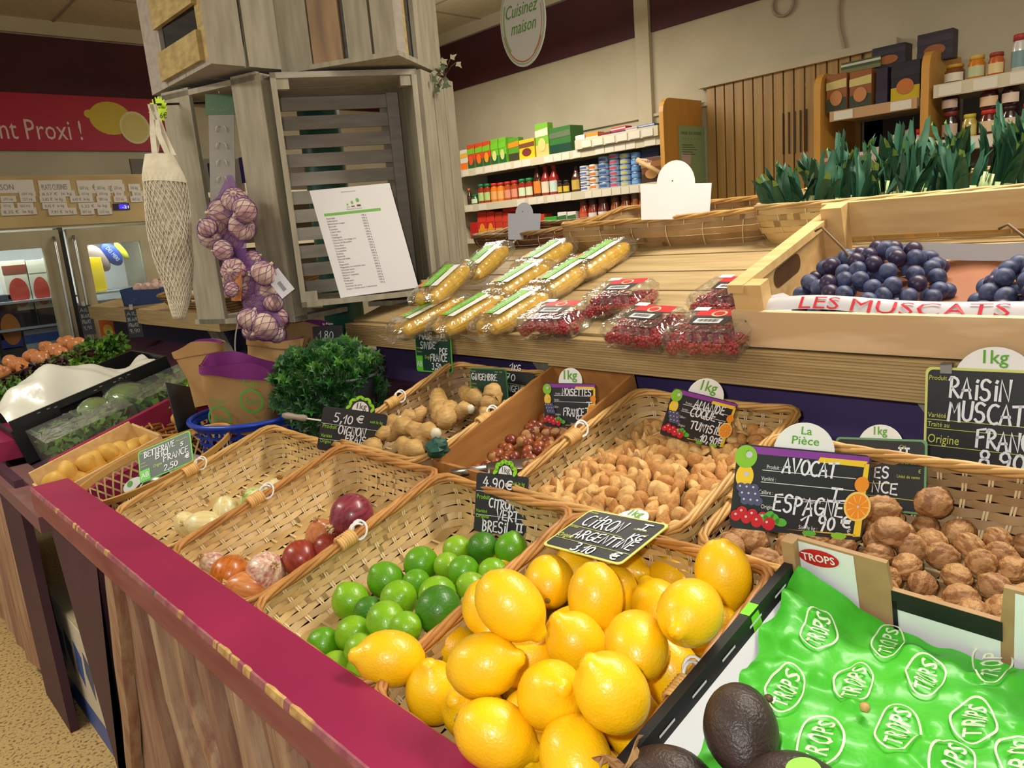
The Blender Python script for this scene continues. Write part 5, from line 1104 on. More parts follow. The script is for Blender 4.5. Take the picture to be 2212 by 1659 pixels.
for k, (x, y, h, lb) in enumerate(PUN):
    p = on_deck(x, y, h+.03)-DN*.03; M = frame(p, DX, (0, 1, 0)) @ rot(0, 0, (3, -4, 5, 2, -3)[k])
    if k == 0: pn.matrix_basis = M; tag(pn, lb, None, 'raspberry punnets on the ledge')
    else: dup(pn, M, lb, 'raspberry punnets on the ledge')
    for i in range(4):
        for j in range(6):
            o = bpy.data.objects.new('raspberry', rs); COL.objects.link(o); o.matrix_basis = M @ tr(-.036+.024*i+q.uniform(-.003, .003), -.056+.0225*j+q.uniform(-.003, .003), .0175+q.uniform(-.003, .01)) @ rot(q.uniform(-90, 90), q.uniform(-90, 90), 0)
            tag(o, ('raspberry in the punnet right beside the corn', 'raspberry in the middle punnet of the ledge front', 'raspberry in the punnet set back behind the front ones', 'raspberry in the glinting punnet beside the grape crate', 'raspberry in the punnet half hidden by the grape crate')[k], 'raspberry', 'raspberries in punnets')
# grape crate
MGC = frame(on_deck(1605, 742)+Vector((-.004, 0, 0)), (1, 0, LS), (0, 1, 0))     # front left foot; u up the deck, v to +y
t = thing('wooden_crate', 'pale pine crate of black grapes on the ledge behind the raisin muscat card', 'crate', MGC)
GU, GV = .34, -.62
obj('base', MB().box(0, GU, GV, 0, .002, .01), PINE, t, True)
obj('front_panel', MB().box(-.008, 0, GV, .004, 0, .062), PINE, t, True); obj('rear_panel', MB().box(GU, GU+.008, GV, 0, .06, .125), PINE2, t, True)
m = MB(); m.box(0, GU, -.012, 0, 0, .092); obj('end_panel', m, PINE2, t, True)
obj('top_batten', MB().box(-.004, GU+.004, -.022, .006, .092, .106), PINE2, t, True)
obj('corner_post', MB().box(0, .028, -.05, -.012, 0, .104), PINE2, t, True); obj('corner_post', MB().box(GU-.03, GU, -.05, -.012, 0, .125), PINE2, t, True)
m = MB(); F = tr(.16, -.0128, .066) @ rot(90, 0, 0); P = rr_poly(.10, .034, .0165, 6); m.add([(x-.05, y-.017, 0) for x, y in P], [tuple(range(len(P)))], 0, False, F); obj('hand_hole', m, sc(90, 62, 36), t, True)
m = MB()
for z in (.018, .046): disc(m, frame((-.0083, 0, 0), (0, -1, 0), (0, 0, 1)), .02, z, .0016, .0016)
obj('nail', m, sc(90, 80, 70), t, True)
m = MB(); tl = thing('crate_liner', 'glossy white paper liner with red capitals along the front of the grape crate', 'liner', MGC @ tr(.02, -.2, .05))
m.grid(lambda p, s: (.002+.03*s+.004*math.sin(p*14), -.045+(GV+.05)*p, .052+.020*math.sin(PI*(s*.55+.12))+.004*math.sin(p*9)), 60, 8, 0, True, MGC); m.grid(lambda p, s: (.315+.02*s, -.06+(GV+.08)*p, .02+.022*s+.004*math.sin(p*11)), 40, 6, 0, True, MGC)
m.grid(lambda p, s: (.02+.10*s, -.02-.05*p, (.055-.03*s)*(1-p)+.016), 5, 8, 0, True, MGC)
obj('sheet', m, mat('liner_paper', (206, 204, 208), .3, coat=.3), tl)
m = MB()
def lf(v): p = (-.045-v.x)/(GV+.05)*0+(v.x/(-GV-.05)); s = max(0, min(1, v.y/.03)); return Vector((.001+.03*s+.004*math.sin(p*14), -.045-v.x, .0535+.020*math.sin(PI*(s*.55+.12))+.004*math.sin(p*9)))
put_text(m, 'LES MUSCATS BEAUX', MGC, .024, .055, .000, 0, .44, fn=lf); obj('lettering', m, sc(206, 44, 60), tl)
m = MB(); m.grid(lambda p, s: (.01+(GU-.02)*s, -.02+(GV+.03)*p, .0135+.003*math.sin(p*30+s*9)), 40, 12, 0, True, MGC); solo('tray_sheet', m, sc(150, 92, 60), 'brown cardboard sheet under the black grapes', 'sheet', at=MGC @ Vector((.15, -.3, .0135)))
GR = [mat('grape_blue', (34, 38, 66), .5, col2=(88, 98, 136), scale=70, detail=3), mat('grape_plum', (58, 34, 56), .4, col2=(44, 44, 80), scale=70, detail=3)]
gm = [MB().ball((0, 0, 0), .0132, 16, 11).mesh('grape', GR[k]) for k in range(2)]
def bunch(label, cx, cy, spans, seed):
    q = random.Random(seed); c = MGC @ Vector((cx, cy, .03)); t = thing('grape_bunch', label, 'grapes', tr(c), 'black grape bunches'); P = []
    for _ in range(9000):
        if len(P) >= 96: break
        a, r = q.uniform(0, 2*PI), math.sqrt(q.random()); u, v = r*math.cos(a), r*math.sin(a)
        top = spans[2]*max(0, 1-r*r)**.55; z = .014+top*q.uniform(.82, 1.0) if q.random() < .85 else .014+top*q.random(); p = Vector((cx+u*spans[0], cy+v*spans[1], z))
        if all((p-o).length > .0212 for o in P): P.append(p)
    P.sort(key=lambda p: p.x)
    for k, p in enumerate(P):
        o = bpy.data.objects.new('grape', gm[1 if q.random() < .22 else 0]); COL.objects.link(o); o.parent = t
        o.matrix_basis = tr(t.matrix_basis.inverted() @ (MGC @ p)) @ Matrix.Diagonal((1, 1, q.uniform(.95, 1.12), 1)) @ rot(q.uniform(0, 90), q.uniform(0, 90), 0)
    m = MB(); top = MGC @ Vector((cx+spans[0]*.3, cy+spans[1]*.75, spans[2]+.05))
    m.tube([MGC @ Vector((cx, cy, spans[2]*.6)), MGC @ Vector((cx+.02, cy+spans[1]*.4, spans[2]+.02)), top, top+Vector((0, .012, -.006))], .0022, 6)
    for k in range(7): p = MGC @ P[k*9 % len(P)]; m.tube([MGC @ Vector((cx, cy, spans[2]*.5)), p], .001, 4)
    obj('stem', m, sc(110, 84, 50), t)
bunch('large bunch of blue black grapes beside the crate end with the hand hole', .165, -.145, (.135, .112, .075), 2)
bunch('bunch of blue black grapes farther along the crate, cut by the picture edge', .16, -.42, (.13, .115, .065), 5)
# baskets along the back of the ledge
def back_basket(label, x0, x1, y, W, hf, hb, cane, rod, seed, L=.34, yaw=0, nr=5):
    p = on_deck(x0, y); q_ = on_deck(x1, y); c = (p+q_)/2; M = frame(c, (1, 0, LS*.2), (0, 1, 0)) @ rot(0, 0, yaw)
    return basket(label, M, L, W, hf, hb, 'baskets at the back of the ledge', cane, rod, nr, 26, .02, seed, True, False), M
c = on_deck(1130, 538); c.x = 1.70; c.z = deck(1.66)
basket('dark brown wicker basket at the back of the ledge next to the crates', frame((1.66, 1.76, deck(1.64)), (1, 0, .06), (0, 1, 0)), .30, .36, .05, .055, 'baskets at the back of the ledge', mat('dark_cane', (128, 88, 58), .55, col2=(104, 68, 42), scale=14, island=.2), WICKD, 5, 26, .02, 21, True, False)
basket('tan wicker basket in the middle at the back of the ledge', frame((1.60, 1.17, deck(1.585)), (1, 0, .06), (0, 1, 0)), .32, .62, .078, .088, 'baskets at the back of the ledge', WICKD, RODL, 5, 34, .02, 22, True, False)
basket('pale straw basket full of leeks at the back of the ledge', frame((1.58, .50, deck(1.565)), (1, 0, .06), (0, 1, 0)), .36, .74, .088, .105, 'baskets at the back of the ledge', WICKL, WICKL, 6, 34, .02, 23, True, False)
# leeks
LK = [mat('leek_leaf', (44, 92, 66), .5, col2=(30, 74, 52), scale=12, stretch=(1, 1, .2), island=.2), mat('leek_cut', (116, 146, 62), .6)]
LKS = mat('leek_shaft', (206, 214, 160), .5, col2=(150, 180, 110), scale=8)
def leek(seed):
    q = random.Random(seed); t = thing('leek', '', 'leek'); obj('shaft', MB().tube([(0, 0, 0), (0, 0, .05), (0, 0, .08)], [.013, .014, .016], 10), LKS, t, True)
    for k in range(9):
        m = MB(); a = k*PI+q.uniform(-.5, .5); dx, dy = math.cos(a), math.sin(a); L = q.uniform(.05, .13)+(.05 if q.random() < .12 else 0); w = q.uniform(.010, .015); V = []; pts = []
        for i in range(8):
            s = i/7; r = .010+L*.24*s*s*q.uniform(.7, 1.1)*(1.1 if k > 2 else .5); z = .065+L*s*(1-.12*s); ww = w*(1-.2*s-.5*max(0, s-.6)/.4); pts.append((dx*r, dy*r, z)); V += [(dx*r-dy*ww, dy*r+dx*ww, z), (dx*r*.75, dy*r*.75, z-.004), (dx*r+dy*ww, dy*r-dx*ww, z+(.006 if i == 7 else 0))]
        m.add(V, [(3*i, 3*i+1, 3*i+4, 3*i+3) for i in range(7)]+[(3*i+1, 3*i+2, 3*i+5, 3*i+4) for i in range(7)], 0, True)
        m.add([V[-6], V[-4], V[-1], V[-3]], [(0, 1, 2, 3)], 1) if q.random() < .3 else None
        obj('leaf', m, LK, t, True)
    return t
lk = [leek(k) for k in range(4)]; q = random.Random(9); k = 0
for j in range(4):
    for i in range(19):
        y = .83-.040*i+q.uniform(-.012, .012); x = 1.635+.075*j+q.uniform(-.02, .02); lean = q.uniform(-10, 14)+(-12 if i < 2 else 0)
        M = tr(x, y, 1.222+.01*j) @ rot(lean, q.uniform(-6, 12)-10, q.uniform(0, 180)) @ Matrix.Diagonal((1, 1, q.uniform(.8, 1.1), 1))
        lb = 'green leek standing in the pale straw basket, leaf tops cut off'
        if k < 4: lk[k].matrix_basis = M; tag(lk[k], lb, None, 'leeks in the straw basket')
        else: dup(lk[q.randrange(4)], M, lb, 'leeks in the straw basket')
        k += 1
# blank backs of two price cards
for (px, s, lb) in (([(1098, 463), (1166, 463), (1170, 502), (1094, 505)], 'grey', 'blank grey card back with rounded top above the dark brown basket'), ([(1395, 403), (1543, 400), (1528, 450), (1390, 462)], 'white', 'blank white card back with rounded crest above the tan basket')):
    n = (-.75, -.62, .1); p0 = at_x(sum(p[0] for p in px)/4, px[2][1], 1.66 if s == 'grey' else 1.60); Q = [on(x, y, n, p0) for x, y in px]; ux = Q[1]-Q[0]; w = ux.length; h = (Q[0]-Q[3]).length; M = frame((Q[3]+Q[2]-ux)/2, ux, (Q[0]-Q[3]))
    t = thing('price_card', lb, 'price card', M, 'price cards seen from behind'); P = [(0, -.02), (w, -.02), (w*1.02, h), (w*.78, h)]+[(w*.5+w*.28*math.cos(PI*i/14), h+w*.34*math.sin(PI*i/14)) for i in range(1, 14)]+[(w*.22, h), (-.02*w, h)]
    obj('board', MB().prism(P, -.001, .001), sc(226, 226, 226) if s == 'white' else sc(164, 166, 176), t, True)
    m = MB(); disc(m, tr(0, 0, 0), w*.45, h*1.1, .0016, .0016, 0, .0014); obj('pin_hole', m, sc(40, 40, 40), t, True)
# ================================================================ column of wooden crates round a green post
solo('green_post', MB().lathe([(.066, 0), (.066, ZC)], 28, M=tr(1.315, 2.22, 0)), mat('green_post_paint', (14, 74, 62), .4), 'round dark green post inside the column of crates', 'post', at=(1.315, 2.22, 0))
GRP = 'greyed wooden crates round the green post'
ex = Vector((.891, -.454, 0)); ey = Vector((.454, .891, 0)); M1 = frame((.967, 1.842, 1.138), ex, ey)
t = thing('wooden_crate', 'grey wooden crate on end, open towards us, with a price list standing inside', 'crate', M1, GRP)
W, D, H = .372, .27, .592
obj('side_panel', MB().box(0, .014, 0, D, 0, H), GREYW, t, True); obj('side_panel', MB().box(W-.014, W, 0, D*.5, 0, H).box(W-.014, W, D*.52, D, 0, H), GREYW, t, True)
obj('top_panel', MB().box(0, W, 0, D*.48, H-.014, H).box(0, W, D*.5, D, H-.014, H), GREYWD, t, True); obj('bottom_panel', MB().box(0, W, 0, D*.48, 0, .014).box(0, W, D*.5, D, 0, .014), GREYW, t, True)
for (x, z) in ((.014, .014), (W-.044, .014), (.014, H-.04), (W-.044, H-.04)): obj('corner_block', MB().box(x, x+.03, .004, .03, z, z+.026), GREYW, t, True)
for k in range(11): obj('rear_slat', MB().box(.014, W-.014, D-.012, D-.002, .02+.052*k, .02+.052*k+.037), GREYWD, t, True)
obj('rear_batten', MB().box(W-.05, W-.016, D-.026, D-.014, .014, H-.014), GREYWD, t, True)
# price list
a, b, c_, d_ = at_d(740, 643, 1.955), at_d(893, 625, 1.965), at_d(832, 395, 2.075), at_d(677, 403, 2.065)
Mi = M1.inverted()
base = Mi @ a; F = M1 @ frame((base.x, .012, .0145), (1, 0, .03), (0, .13, 1))
t = thing('price_list', 'white printed vegetable price list with green heading leaning in the grey crate', 'sheet', F)
pw, ph = .215, .292; SK = Matrix.Identity(4)
def skw(v): return Vector((v.x-.034*v.y/ph, v.y, v.z))
m = MB(); m.add([skw(Vector(p)) for p in ((0, 0, 0), (pw, 0, 0), (pw, ph, 0), (0, ph, 0), (0, 0, .0006), (pw, 0, .0006), (pw, ph, .0006), (0, ph, .0006))], [(3, 2, 1, 0), (4, 5, 6, 7), (0, 1, 5, 4), (1, 2, 6, 5), (2, 3, 7, 6), (3, 0, 4, 7)]); obj('page', m, PAPER, t, True)
F = tr(0, 0, .0004)
m = MB(); fn = skw
rows = ['Asperges', 'Aubergines', 'Betteraves rouges', 'Brocolis', 'Carottes', 'Céleri rave', 'Courge', 'Châtaignes', 'Chou blanc ou rouge cru', 'Choux de Bruxelles', 'Chou fleur', 'Concombre', 'Courgettes', 'Endives', 'Epinards', 'Fenouil bulbe', 'Fèves', 'Flageolets', 'Flageolets ou haricots secs', 'Haricots verts', 'Haricots secs', 'Mâche / roquette', 'Navets', 'Petits pois', 'Poireaux', 'Pommes de terre', 'Soupe: 1 botte pour 3 personnes']
for i, r in enumerate(rows):
    y = ph*.725-.0074*i; put_text(m, r, F, .0062, .022, y, 0, fn=fn)
    if i < 26: put_text(m, '%d g' % (150+50*(i*7 % 5)), F, .0062, .115, y, 0, fn=fn)
put_text(m, 'Quantités par personne', F, .004, .08, ph*.955, 0, fn=fn); obj('lettering', m, sc(84, 84, 88), t, True)
m = MB(); m.add([skw(Vector(p)) for p in ((.02, ph*.755, .0009), (.172, ph*.755, .0009), (.172, ph*.78, .0009), (.02, ph*.78, .0009))], [(0, 1, 2, 3)], 0)
for k, (x, h) in enumerate(((.088, .005), (.101, .009), (.117, .014))):
    P = [skw(Vector((x-.004-.0006*k+(.008+.0012*k)*f, ph*.815+g*h, .0009))) for f, g in ((0, 0), (1, 0), (1, .35), (0, .35))]; m.add(P, [(0, 1, 2, 3)], 1 if k else 0)
    P = [skw(Vector((x+.0035*math.cos(q*PI/4)*(.7+.3*k), ph*.825+h+.0045*math.sin(q*PI/4)*(.7+.3*k), .001))) for q in range(8)]; m.add(P, [tuple(range(8))], 0)
put_text(m, 'Pépins & Pousses', F, .006, .082, ph*.792, 2, fn=fn); obj('heading', m, [sc(116, 182, 78), sc(104, 60, 56), sc(150, 150, 150)], t, True)
# crate on the near side of the post facing the fridges, two boards with a gap
a, b = Vector((.957, 1.872, 0)), Vector((.83, 2.24, 0)); u = (b-a).normalized(); n = Vector((-u.y, u.x, 0)); n = n if n.x < 0 else -n
M3 = frame((b.x, b.y, 1.10), -u, -n); W3 = (b-a).length
t = thing('wooden_crate', 'grey wooden crate on end beside the hanging garlic, side with a wide gap', 'crate', M3, GRP)
obj('side_board', MB().box(.018, .125, 0, .012, 0, .64), GREYW, t, True); obj('side_board', MB().box(.285, W3-.014, 0, .012, 0, .64), GREYW, t, True)
obj('top_panel', MB().box(0, W3, 0, .22, .62, .634), GREYW, t, True); obj('bottom_panel', MB().box(0, W3, 0, .22, 0, .014), GREYW, t, True)
obj('corner_post', MB().box(0, .014, .012, .05, 0, .63), GREYW, t, True); obj('corner_post', MB().box(W3-.018, W3, -.002, .05, 0, .63), GREYW, t, True)
# crate on the other side, three narrow boards
u = Vector((math.cos(math.radians(28)), math.sin(math.radians(28)), 0)); M4 = frame((1.312, 1.672, 1.11), u, (-u.y, u.x, 0))
t = thing('wooden_crate', 'grey wooden crate on end whose three narrow boards face the corn packs', 'crate', M4, GRP)
for k in range(3): obj('side_board', MB().box(.0+.075*k, .071+.075*k, 0, .012, 0, .62), GREYW, t, True)
obj('end_panel', MB().box(.21, .222, .012, .24, 0, .62), GREYW, t, True); obj('top_panel', MB().box(0, .222, .012, .24, .606, .62), GREYW, t, True); obj('bottom_panel', MB().box(0, .222, .012, .24, 0, .014), GREYW, t, True)
# upper crates
M5 = frame((.846, 1.895, 1.752), (1, 0, 0), (0, 1, 0)); hh = .60
t = thing('wooden_crate', 'upper wooden crate with ochre end slats and an open hand slot, above the net bag', 'crate', M5, GRP)
obj('side_board', MB().box(0, .088, 0, .012, 0, hh), GREYW, t, True); obj('side_board', MB().box(.097, .20, 0, .012, 0, hh), GREYW, t, True); obj('side_board', MB().box(.21, .30, 0, .012, 0, hh), GREYW, t, True)
obj('bottom_panel', MB().box(0, .30, .012, .16, 0, .014).box(0, .30, .164, .29, 0, .014).box(0, .30, .294, .42, 0, .014), GREYWD, t, True); obj('side_panel', MB().box(0, .30, .408, .42, .014, hh), GREYWD, t, True)
obj('corner_post', MB().box(0, .012, .012, .05, .014, hh), YELW, t, True); obj('corner_post', MB().box(0, .012, .30, .408, .014, hh), GREYWD, t, True)
for z0, z1 in ((.014, .085), (.145, .27), (.285, .42), (.435, .58)): obj('end_slat', MB().box(-.012, 0, .035, .305, z0, z1), YELW, t, True)
obj('inner_panel', MB().box(.16, .17, .02, .40, .014, hh), GREYWD, t, True)
u = Vector((math.cos(math.radians(30)), math.sin(math.radians(30)), 0)); v = Vector((-u.y, u.x, 0)); M6 = frame((1.197, 1.609, 1.752), u, v)
t = thing('wooden_crate', 'upper wooden crate with wide knotty vertical boards above the price list', 'crate', M6, GRP)
for y0, y1 in ((0, .062), (.07, .135), (.152, .235), (.24, .33)): obj('side_board', MB().box(0, .012, y0, y1, 0, .60), GREYW if y0 != .152 else mat('knotty_board', (170, 140, 104), .75, col2=(128, 104, 84), scale=6, stretch=(4, 4, .6), bump=.1), t, True)
obj('end_board', MB().box(.13, .30, 0, .012, 0, .60), GREYW, t, True); obj('end_board', MB().box(.012, .055, 0, .012, 0, .60), GREYWD, t, True); obj('corner_post', MB().box(.075, .10, .012, .03, 0, .60), YELW, t, True)
obj('bottom_panel', MB().box(-.004, .30, -.004, .33, -.012, 0), GREYW, t, True); obj('rear_panel', MB().box(.288, .30, .012, .33, 0, .6), GREYWD, t, True)
obj('inner_panel', MB().box(.14, .15, .02, .32, .0, .6), GREYWD, t, True)
# ivy sprig
c = at_d(962, 165, 2.05); t = thing('ivy_sprig', 'small variegated ivy sprig at the corner of the crate column', 'ivy', c); m = MB(); s = MB(); q = random.Random(4)
for k in range(17):
    p = c+RT*q.uniform(-.035, .038)+UP*q.uniform(-.04, .045)-FW*q.uniform(-.02, .03); P = [(0, 0), (.3, .45), (.5, .2), (1, 0), (.5, -.2), (.3, -.45)]; d = (RT*q.uniform(-1, 1)+UP*q.uniform(-1, .4)).normalized(); b = d.cross(-FW)
    m.add([p+d*x*.022+b*y*.022 for x, y in P], [tuple(range(6))], k % 2); s.tube([c, (c+p)/2+UP*.008, p], .0009, 4)
obj('leaves', m, [sc(74, 92, 62), sc(150, 150, 120)], t); obj('stem', s, sc(96, 80, 54), t)
# ================================================================ things hanging from the column
h0 = at_d(335, 226, 1.98); h1 = at_d(452, 222, 2.13)
t = thing('display_hook', 'thin dark wire hook sticking out from the column, holding the white net bag', 'hook', h1)
obj('wire', MB().tube([h1+(h1-h0)*.3, h1, h0, h0+UP*.012-FW*.008], .0032, 6), sc(44, 30, 32), t)
t = thing('display_hook', 'thin reddish wire hook just above the dark one on the column', 'hook', at_d(452, 212, 2.14))
obj('wire', MB().tube([at_d(470, 214, 2.2), at_d(452, 212, 2.14), at_d(372, 208, 2.06), at_d(366, 203, 2.06)], .003, 6), sc(110, 28, 36), t)
# star tag
c = at_d(342, 238, 1.995); t = thing('star_tag', 'fluorescent yellow star shaped price tag behind the net bag handle', 'tag', frame(c, RT, UP)); P = []
for k in range(36): r = (.036 if k % 2 else .028); a = 2*PI*k/36; P.append((r*.72*math.cos(a), r*1.05*math.sin(a)))
obj('card', MB().prism(P, -.0008, .0008), sc(214, 255, 40), t, True); m = MB(); put_text(m, '6€', tr(0, 0, .001), .022, .004, -.022, 0, .02); put_text(m, 'le sac', tr(0, 0, .001), .009, .0, .004, 0, .02); obj('lettering', m, sc(60, 60, 40), t, True)
# white net bag
PTH = [(330, 228), (338, 290), (345, 335), (352, 385), (360, 440), (368, 500), (376, 560), (382, 610), (386, 655), (388, 690)]
WID = [8, 14, 30, 46, 48, 47, 42, 32, 22, 12]; dep_ = 1.97
ctr = [at_d(x, y, dep_) for x, y in PTH]
t = thing('net_bag', 'long white cotton net shopping bag hanging from the dark hook', 'bag', ctr[0])
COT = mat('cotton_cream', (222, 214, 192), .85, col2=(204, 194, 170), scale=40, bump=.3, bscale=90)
def nb(p, s, k=1, lo=2):
    f = lo+s*(len(PTH)-1-lo); i = min(int(f), len(PTH)-2); g = f-i; c = ctr[i].lerp(ctr[i+1], g); w = (WID[i]+(WID[i+1]-WID[i])*g)*dep_/FPX; a = 2*PI*p
    w *= 1+.06*math.sin(a*3+s*11)
    return c+RT*(w*k*math.cos(a))-FW*(w*.45*k*math.sin(a))
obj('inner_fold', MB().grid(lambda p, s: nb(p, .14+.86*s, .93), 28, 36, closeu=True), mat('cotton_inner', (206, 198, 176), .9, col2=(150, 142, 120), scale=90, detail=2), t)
m = MB(); ND = 26
for sg in (1, -1):
    for k in range(ND): m.tube([nb(k/ND+sg*.55*i/26+.006*math.sin(i), .12+.88*i/26, 1.0) for i in range(27)], .0012, 3)
tag(obj('net', m, COT, t), kind='stuff')
m = MB(); m.grid(lambda p, s: nb(p, .0+.17*s, 1.02), 28, 5, closeu=True); obj('top_band', m, COT, t)
for k, off in enumerate((-.006, .010)):
    m = MB(); A = ctr[0]+UP*.002; P = [ctr[0]+RT*off*.3+UP*.004, ctr[1]+RT*(off-.004), ctr[2]+RT*(off*2.2)]; P2 = [ctr[0]+RT*off*.3-FW*.01, ctr[1]+RT*(off+.006)+FW*.01, ctr[2]+RT*(off*3+.006)]
    for PP in (P, P2):
        V = []
        for i in range(9):
            s = i/8*2; j = min(int(s), 1); c = PP[j].lerp(PP[j+1], s-j); V += [c-RT*.0075, c+RT*.0075]
        m.add(V, [(2*i, 2*i+1, 2*i+3, 2*i+2) for i in range(8)], 0, True)
    obj('handle', m, COT, t)
# clip strip and garlic
a, b = at_d(478, 232, 2.0), at_d(508, 400, 2.0)
t = thing('clip_strip', 'grey plastic clip strip with a green header hanging on the column', 'strip', a)
Fc = frame(a, RT+UP*.02, UP-RT*.15); m = MB(); m.box(-.034, .034, -.26, 0, -.001, .001, M=Fc); obj('strip', m, sc(140, 136, 128), t); m = MB(); m.box(-.042, .042, -.02, .035, -.0012, .0016, M=Fc); obj('header', m, sc(70, 104, 74), t)
m = MB(); put_text(m, 'maison', Fc, .016, -.03, -.012, 0, .05, z=.0022); obj('lettering', m, sc(110, 130, 110), t)
m = MB()
for k in range(5):
    for s in (-1, 1): m.tube([Fc @ Vector((s*.006, -.05-.045*k, .002)), Fc @ Vector((s*.012, -.055-.045*k, .006)), Fc @ Vector((s*.014, -.066-.045*k, .004))], .0012, 4)
obj('clips', m, sc(200, 196, 188), t)
solo('wall_hook', MB().tube([at_d(467, 178, 2.0), at_d(472, 190, 2.0), at_d(474, 206, 2.0)], .0016, 5), STEEL, 'tiny shiny screw hook under the upper crate', 'hook', at=at_d(472, 190, 2.0))
GB_ = mat('garlic_skin', (222, 200, 178), .6, col2=(176, 130, 130), scale=6, stretch=(9, 9, .8), detail=3); NETV = mat('violet_net', (112, 66, 140), .6)
BULB = [(507, 432, 26), (478, 462, 30), (528, 455, 26), (462, 505, 31), (522, 492, 28), (448, 492, 20), (500, 520, 24), (482, 540, 22), (505, 585, 26), (548, 560, 18), (570, 590, 27), (525, 620, 26), (575, 628, 28), (500, 625, 16), (552, 655, 25), (590, 655, 20), (540, 690, 25), (600, 688, 22), (570, 705, 30), (545, 715, 20), (595, 720, 20)]
c0 = at_d(540, 560, 1.93); t = thing('garlic_net', 'long violet net of garlic bulbs hanging in front of the crate column', 'garlic', at_d(500, 385, 1.95)); m = MB(); q = random.Random(7)
for k, (x, y, r) in enumerate(BULB):
    d = 1.93+.03*math.sin(k*2.3); c = at_d(x, y, d); R = 1.08*r*d/FPX; M = axis_M(c, (q.uniform(-1, 1), q.uniform(-1, 1), q.uniform(-.4, 1)))
    bm = MB().ball((0, 0, 0), (R*.96, R*.96, R*.84), 24, 12, 0, fn=lambda dd: (1+.05*math.cos(6*math.atan2(dd.y, dd.x))*(1-abs(dd.z)))*(1+.25*max(0, dd.z-.8)))
    bm.tube([(0, 0, R*.8), (0, 0, R*1.05)], [R*.16, R*.1], 6)
    obj('garlic_bulb', bm, GB_, t, True, t.matrix_basis.inverted() @ M)
    N_ = 11
    for sg in (1, -1):
        for j in range(N_):
            P = []
            for i in range(9):
                th = .25+(PI-.5)*i/8; a = 2*PI*j/N_+sg*th*.5; P.append(M @ Vector((R*1.03*math.sin(th)*math.cos(a), R*1.03*math.sin(th)*math.sin(a), R*.92*math.cos(th))))
            m.tube(P, .0007, 3)
tag(obj('net', m, NETV, t), kind='stuff')
m = MB(); ap = at_d(497, 378, 1.95)
def cone(p, s): a = 2*PI*p; w = .006+.05*s; return ap.lerp(at_d(495, 470, 1.95), s)+RT*(w*math.cos(a))-FW*(w*.6*math.sin(a))
m.grid(cone, 16, 8, closeu=True)
def neck(p, s): a = 2*PI*p; w = .046-.030*math.sin(PI*s); return at_d(500, 505, 1.94).lerp(at_d(545, 590, 1.94), s)+RT*(w*math.cos(a))-FW*(w*.7*math.sin(a))
m.grid(neck, 16, 9, closeu=True)
def tail(p, s): a = 2*PI*p; w = .050-.008*math.sin(PI*s); return at_d(545, 610, 1.94).lerp(at_d(572, 700, 1.94), s)+RT*(w*math.cos(a))-FW*(w*.6*math.sin(a))
m.grid(tail, 16, 9, closeu=True)
vf = bpy.data.materials.new('violet_mesh_film'); vf.use_nodes = True; nt = vf.node_tree; bs = nt.nodes['Principled BSDF']; bs.inputs['Base Color'].default_value = srgb((124, 74, 150))+(1,); bs.inputs['Alpha'].default_value = .42; bs.inputs['Roughness'].default_value = .6
obj('net_film', m, vf, t)
m = MB(); F = frame(at_d(605, 612, 1.9), RT*.62-UP*.78, UP*.62+RT*.78); m.box(-.034, .034, -.02, .02, -.0004, .0004, M=F); obj('tag', m, sc(206, 206, 214), t)
m = MB()
for k in range(9): m.add([(-.004+.003*k, -.006, .0008), (-.0024+.003*k, -.006, .0008), (-.0024+.003*k, .004, .0008), (-.004+.003*k, .004, .0008)], [(0, 1, 2, 3)], 0, False, F)
obj('tag_print', m, sc(70, 70, 80), t)
m = MB(); m.grid(lambda p, s: at_d(500+22*p, 570+80*s, 1.90)+(-FW)*.004*math.sin(p*6+s*9), 5, 8); obj('bag_label', m, sc(176, 112, 50), t)
solo('ribbon', MB().grid(lambda p, s: at_d(514+3*p-8*math.sin(s*2.6), 690+90*s, 1.94), 2, 9), sc(150, 148, 146), 'grey plastic ribbon end dangling under the garlic net', 'ribbon', at=at_d(512, 690, 1.94))
# ================================================================ hanging oval sign
xs = 2.2; c = at_x(1128, 44, xs); R = (at_x(1078, 44, xs).y-at_x(1177, 44, xs).y)/2; Rz = c.z-at_x(1124, 147, xs).z
t = thing('hanging_sign', 'white oval hanging sign with green script reading Cuisinez maison', 'sign', frame(c, (0, -1, 0), (0, 0, 1)))
P = [(R*math.cos(2*PI*i/48), Rz*math.sin(2*PI*i/48)) for i in range(48)]; obj('board', MB().prism(P, -.004, 0), sc(222, 222, 216), t, True)
m = MB()
for (k0, k1, mm, a0, a1) in ((.95, .93, 0, 0, 48), (.90, .87, 1, 26, 44), (.86, .80, 0, 20, 30), (.86, .84, 1, 40, 50)):
    V = []; F_ = []
    for i in range(a0, a1+1): a = 2*PI*i/48+.0; V += [(R*k0*math.cos(a), Rz*k0*math.sin(a), .0008), (R*k1*math.cos(a), Rz*k1*math.sin(a), .0008)]
    m.add(V, [(2*i, 2*i+1, 2*i+3, 2*i+2) for i in range(a1-a0)], mm)
obj('border', m, [sc(150, 190, 120), sc(206, 120, 80)], t, True)
m = MB(); put_text(m, 'Cuisinez', tr(0, 0, 0), R*.55, -R*.78, Rz*.12, 0, R*1.5, shear=.4, z=.0012); put_text(m, 'maison', tr(0, 0, 0), R*.55, -R*.55, -Rz*.25, 0, R*1.15, shear=.4, z=.0012); obj('lettering', m, sc(96, 160, 60), t, True)
obj('cord', MB().tube([(0, Rz, 0), (0, ZC-c.z, 0)], .0015, 4), sc(200, 200, 200), t, True)
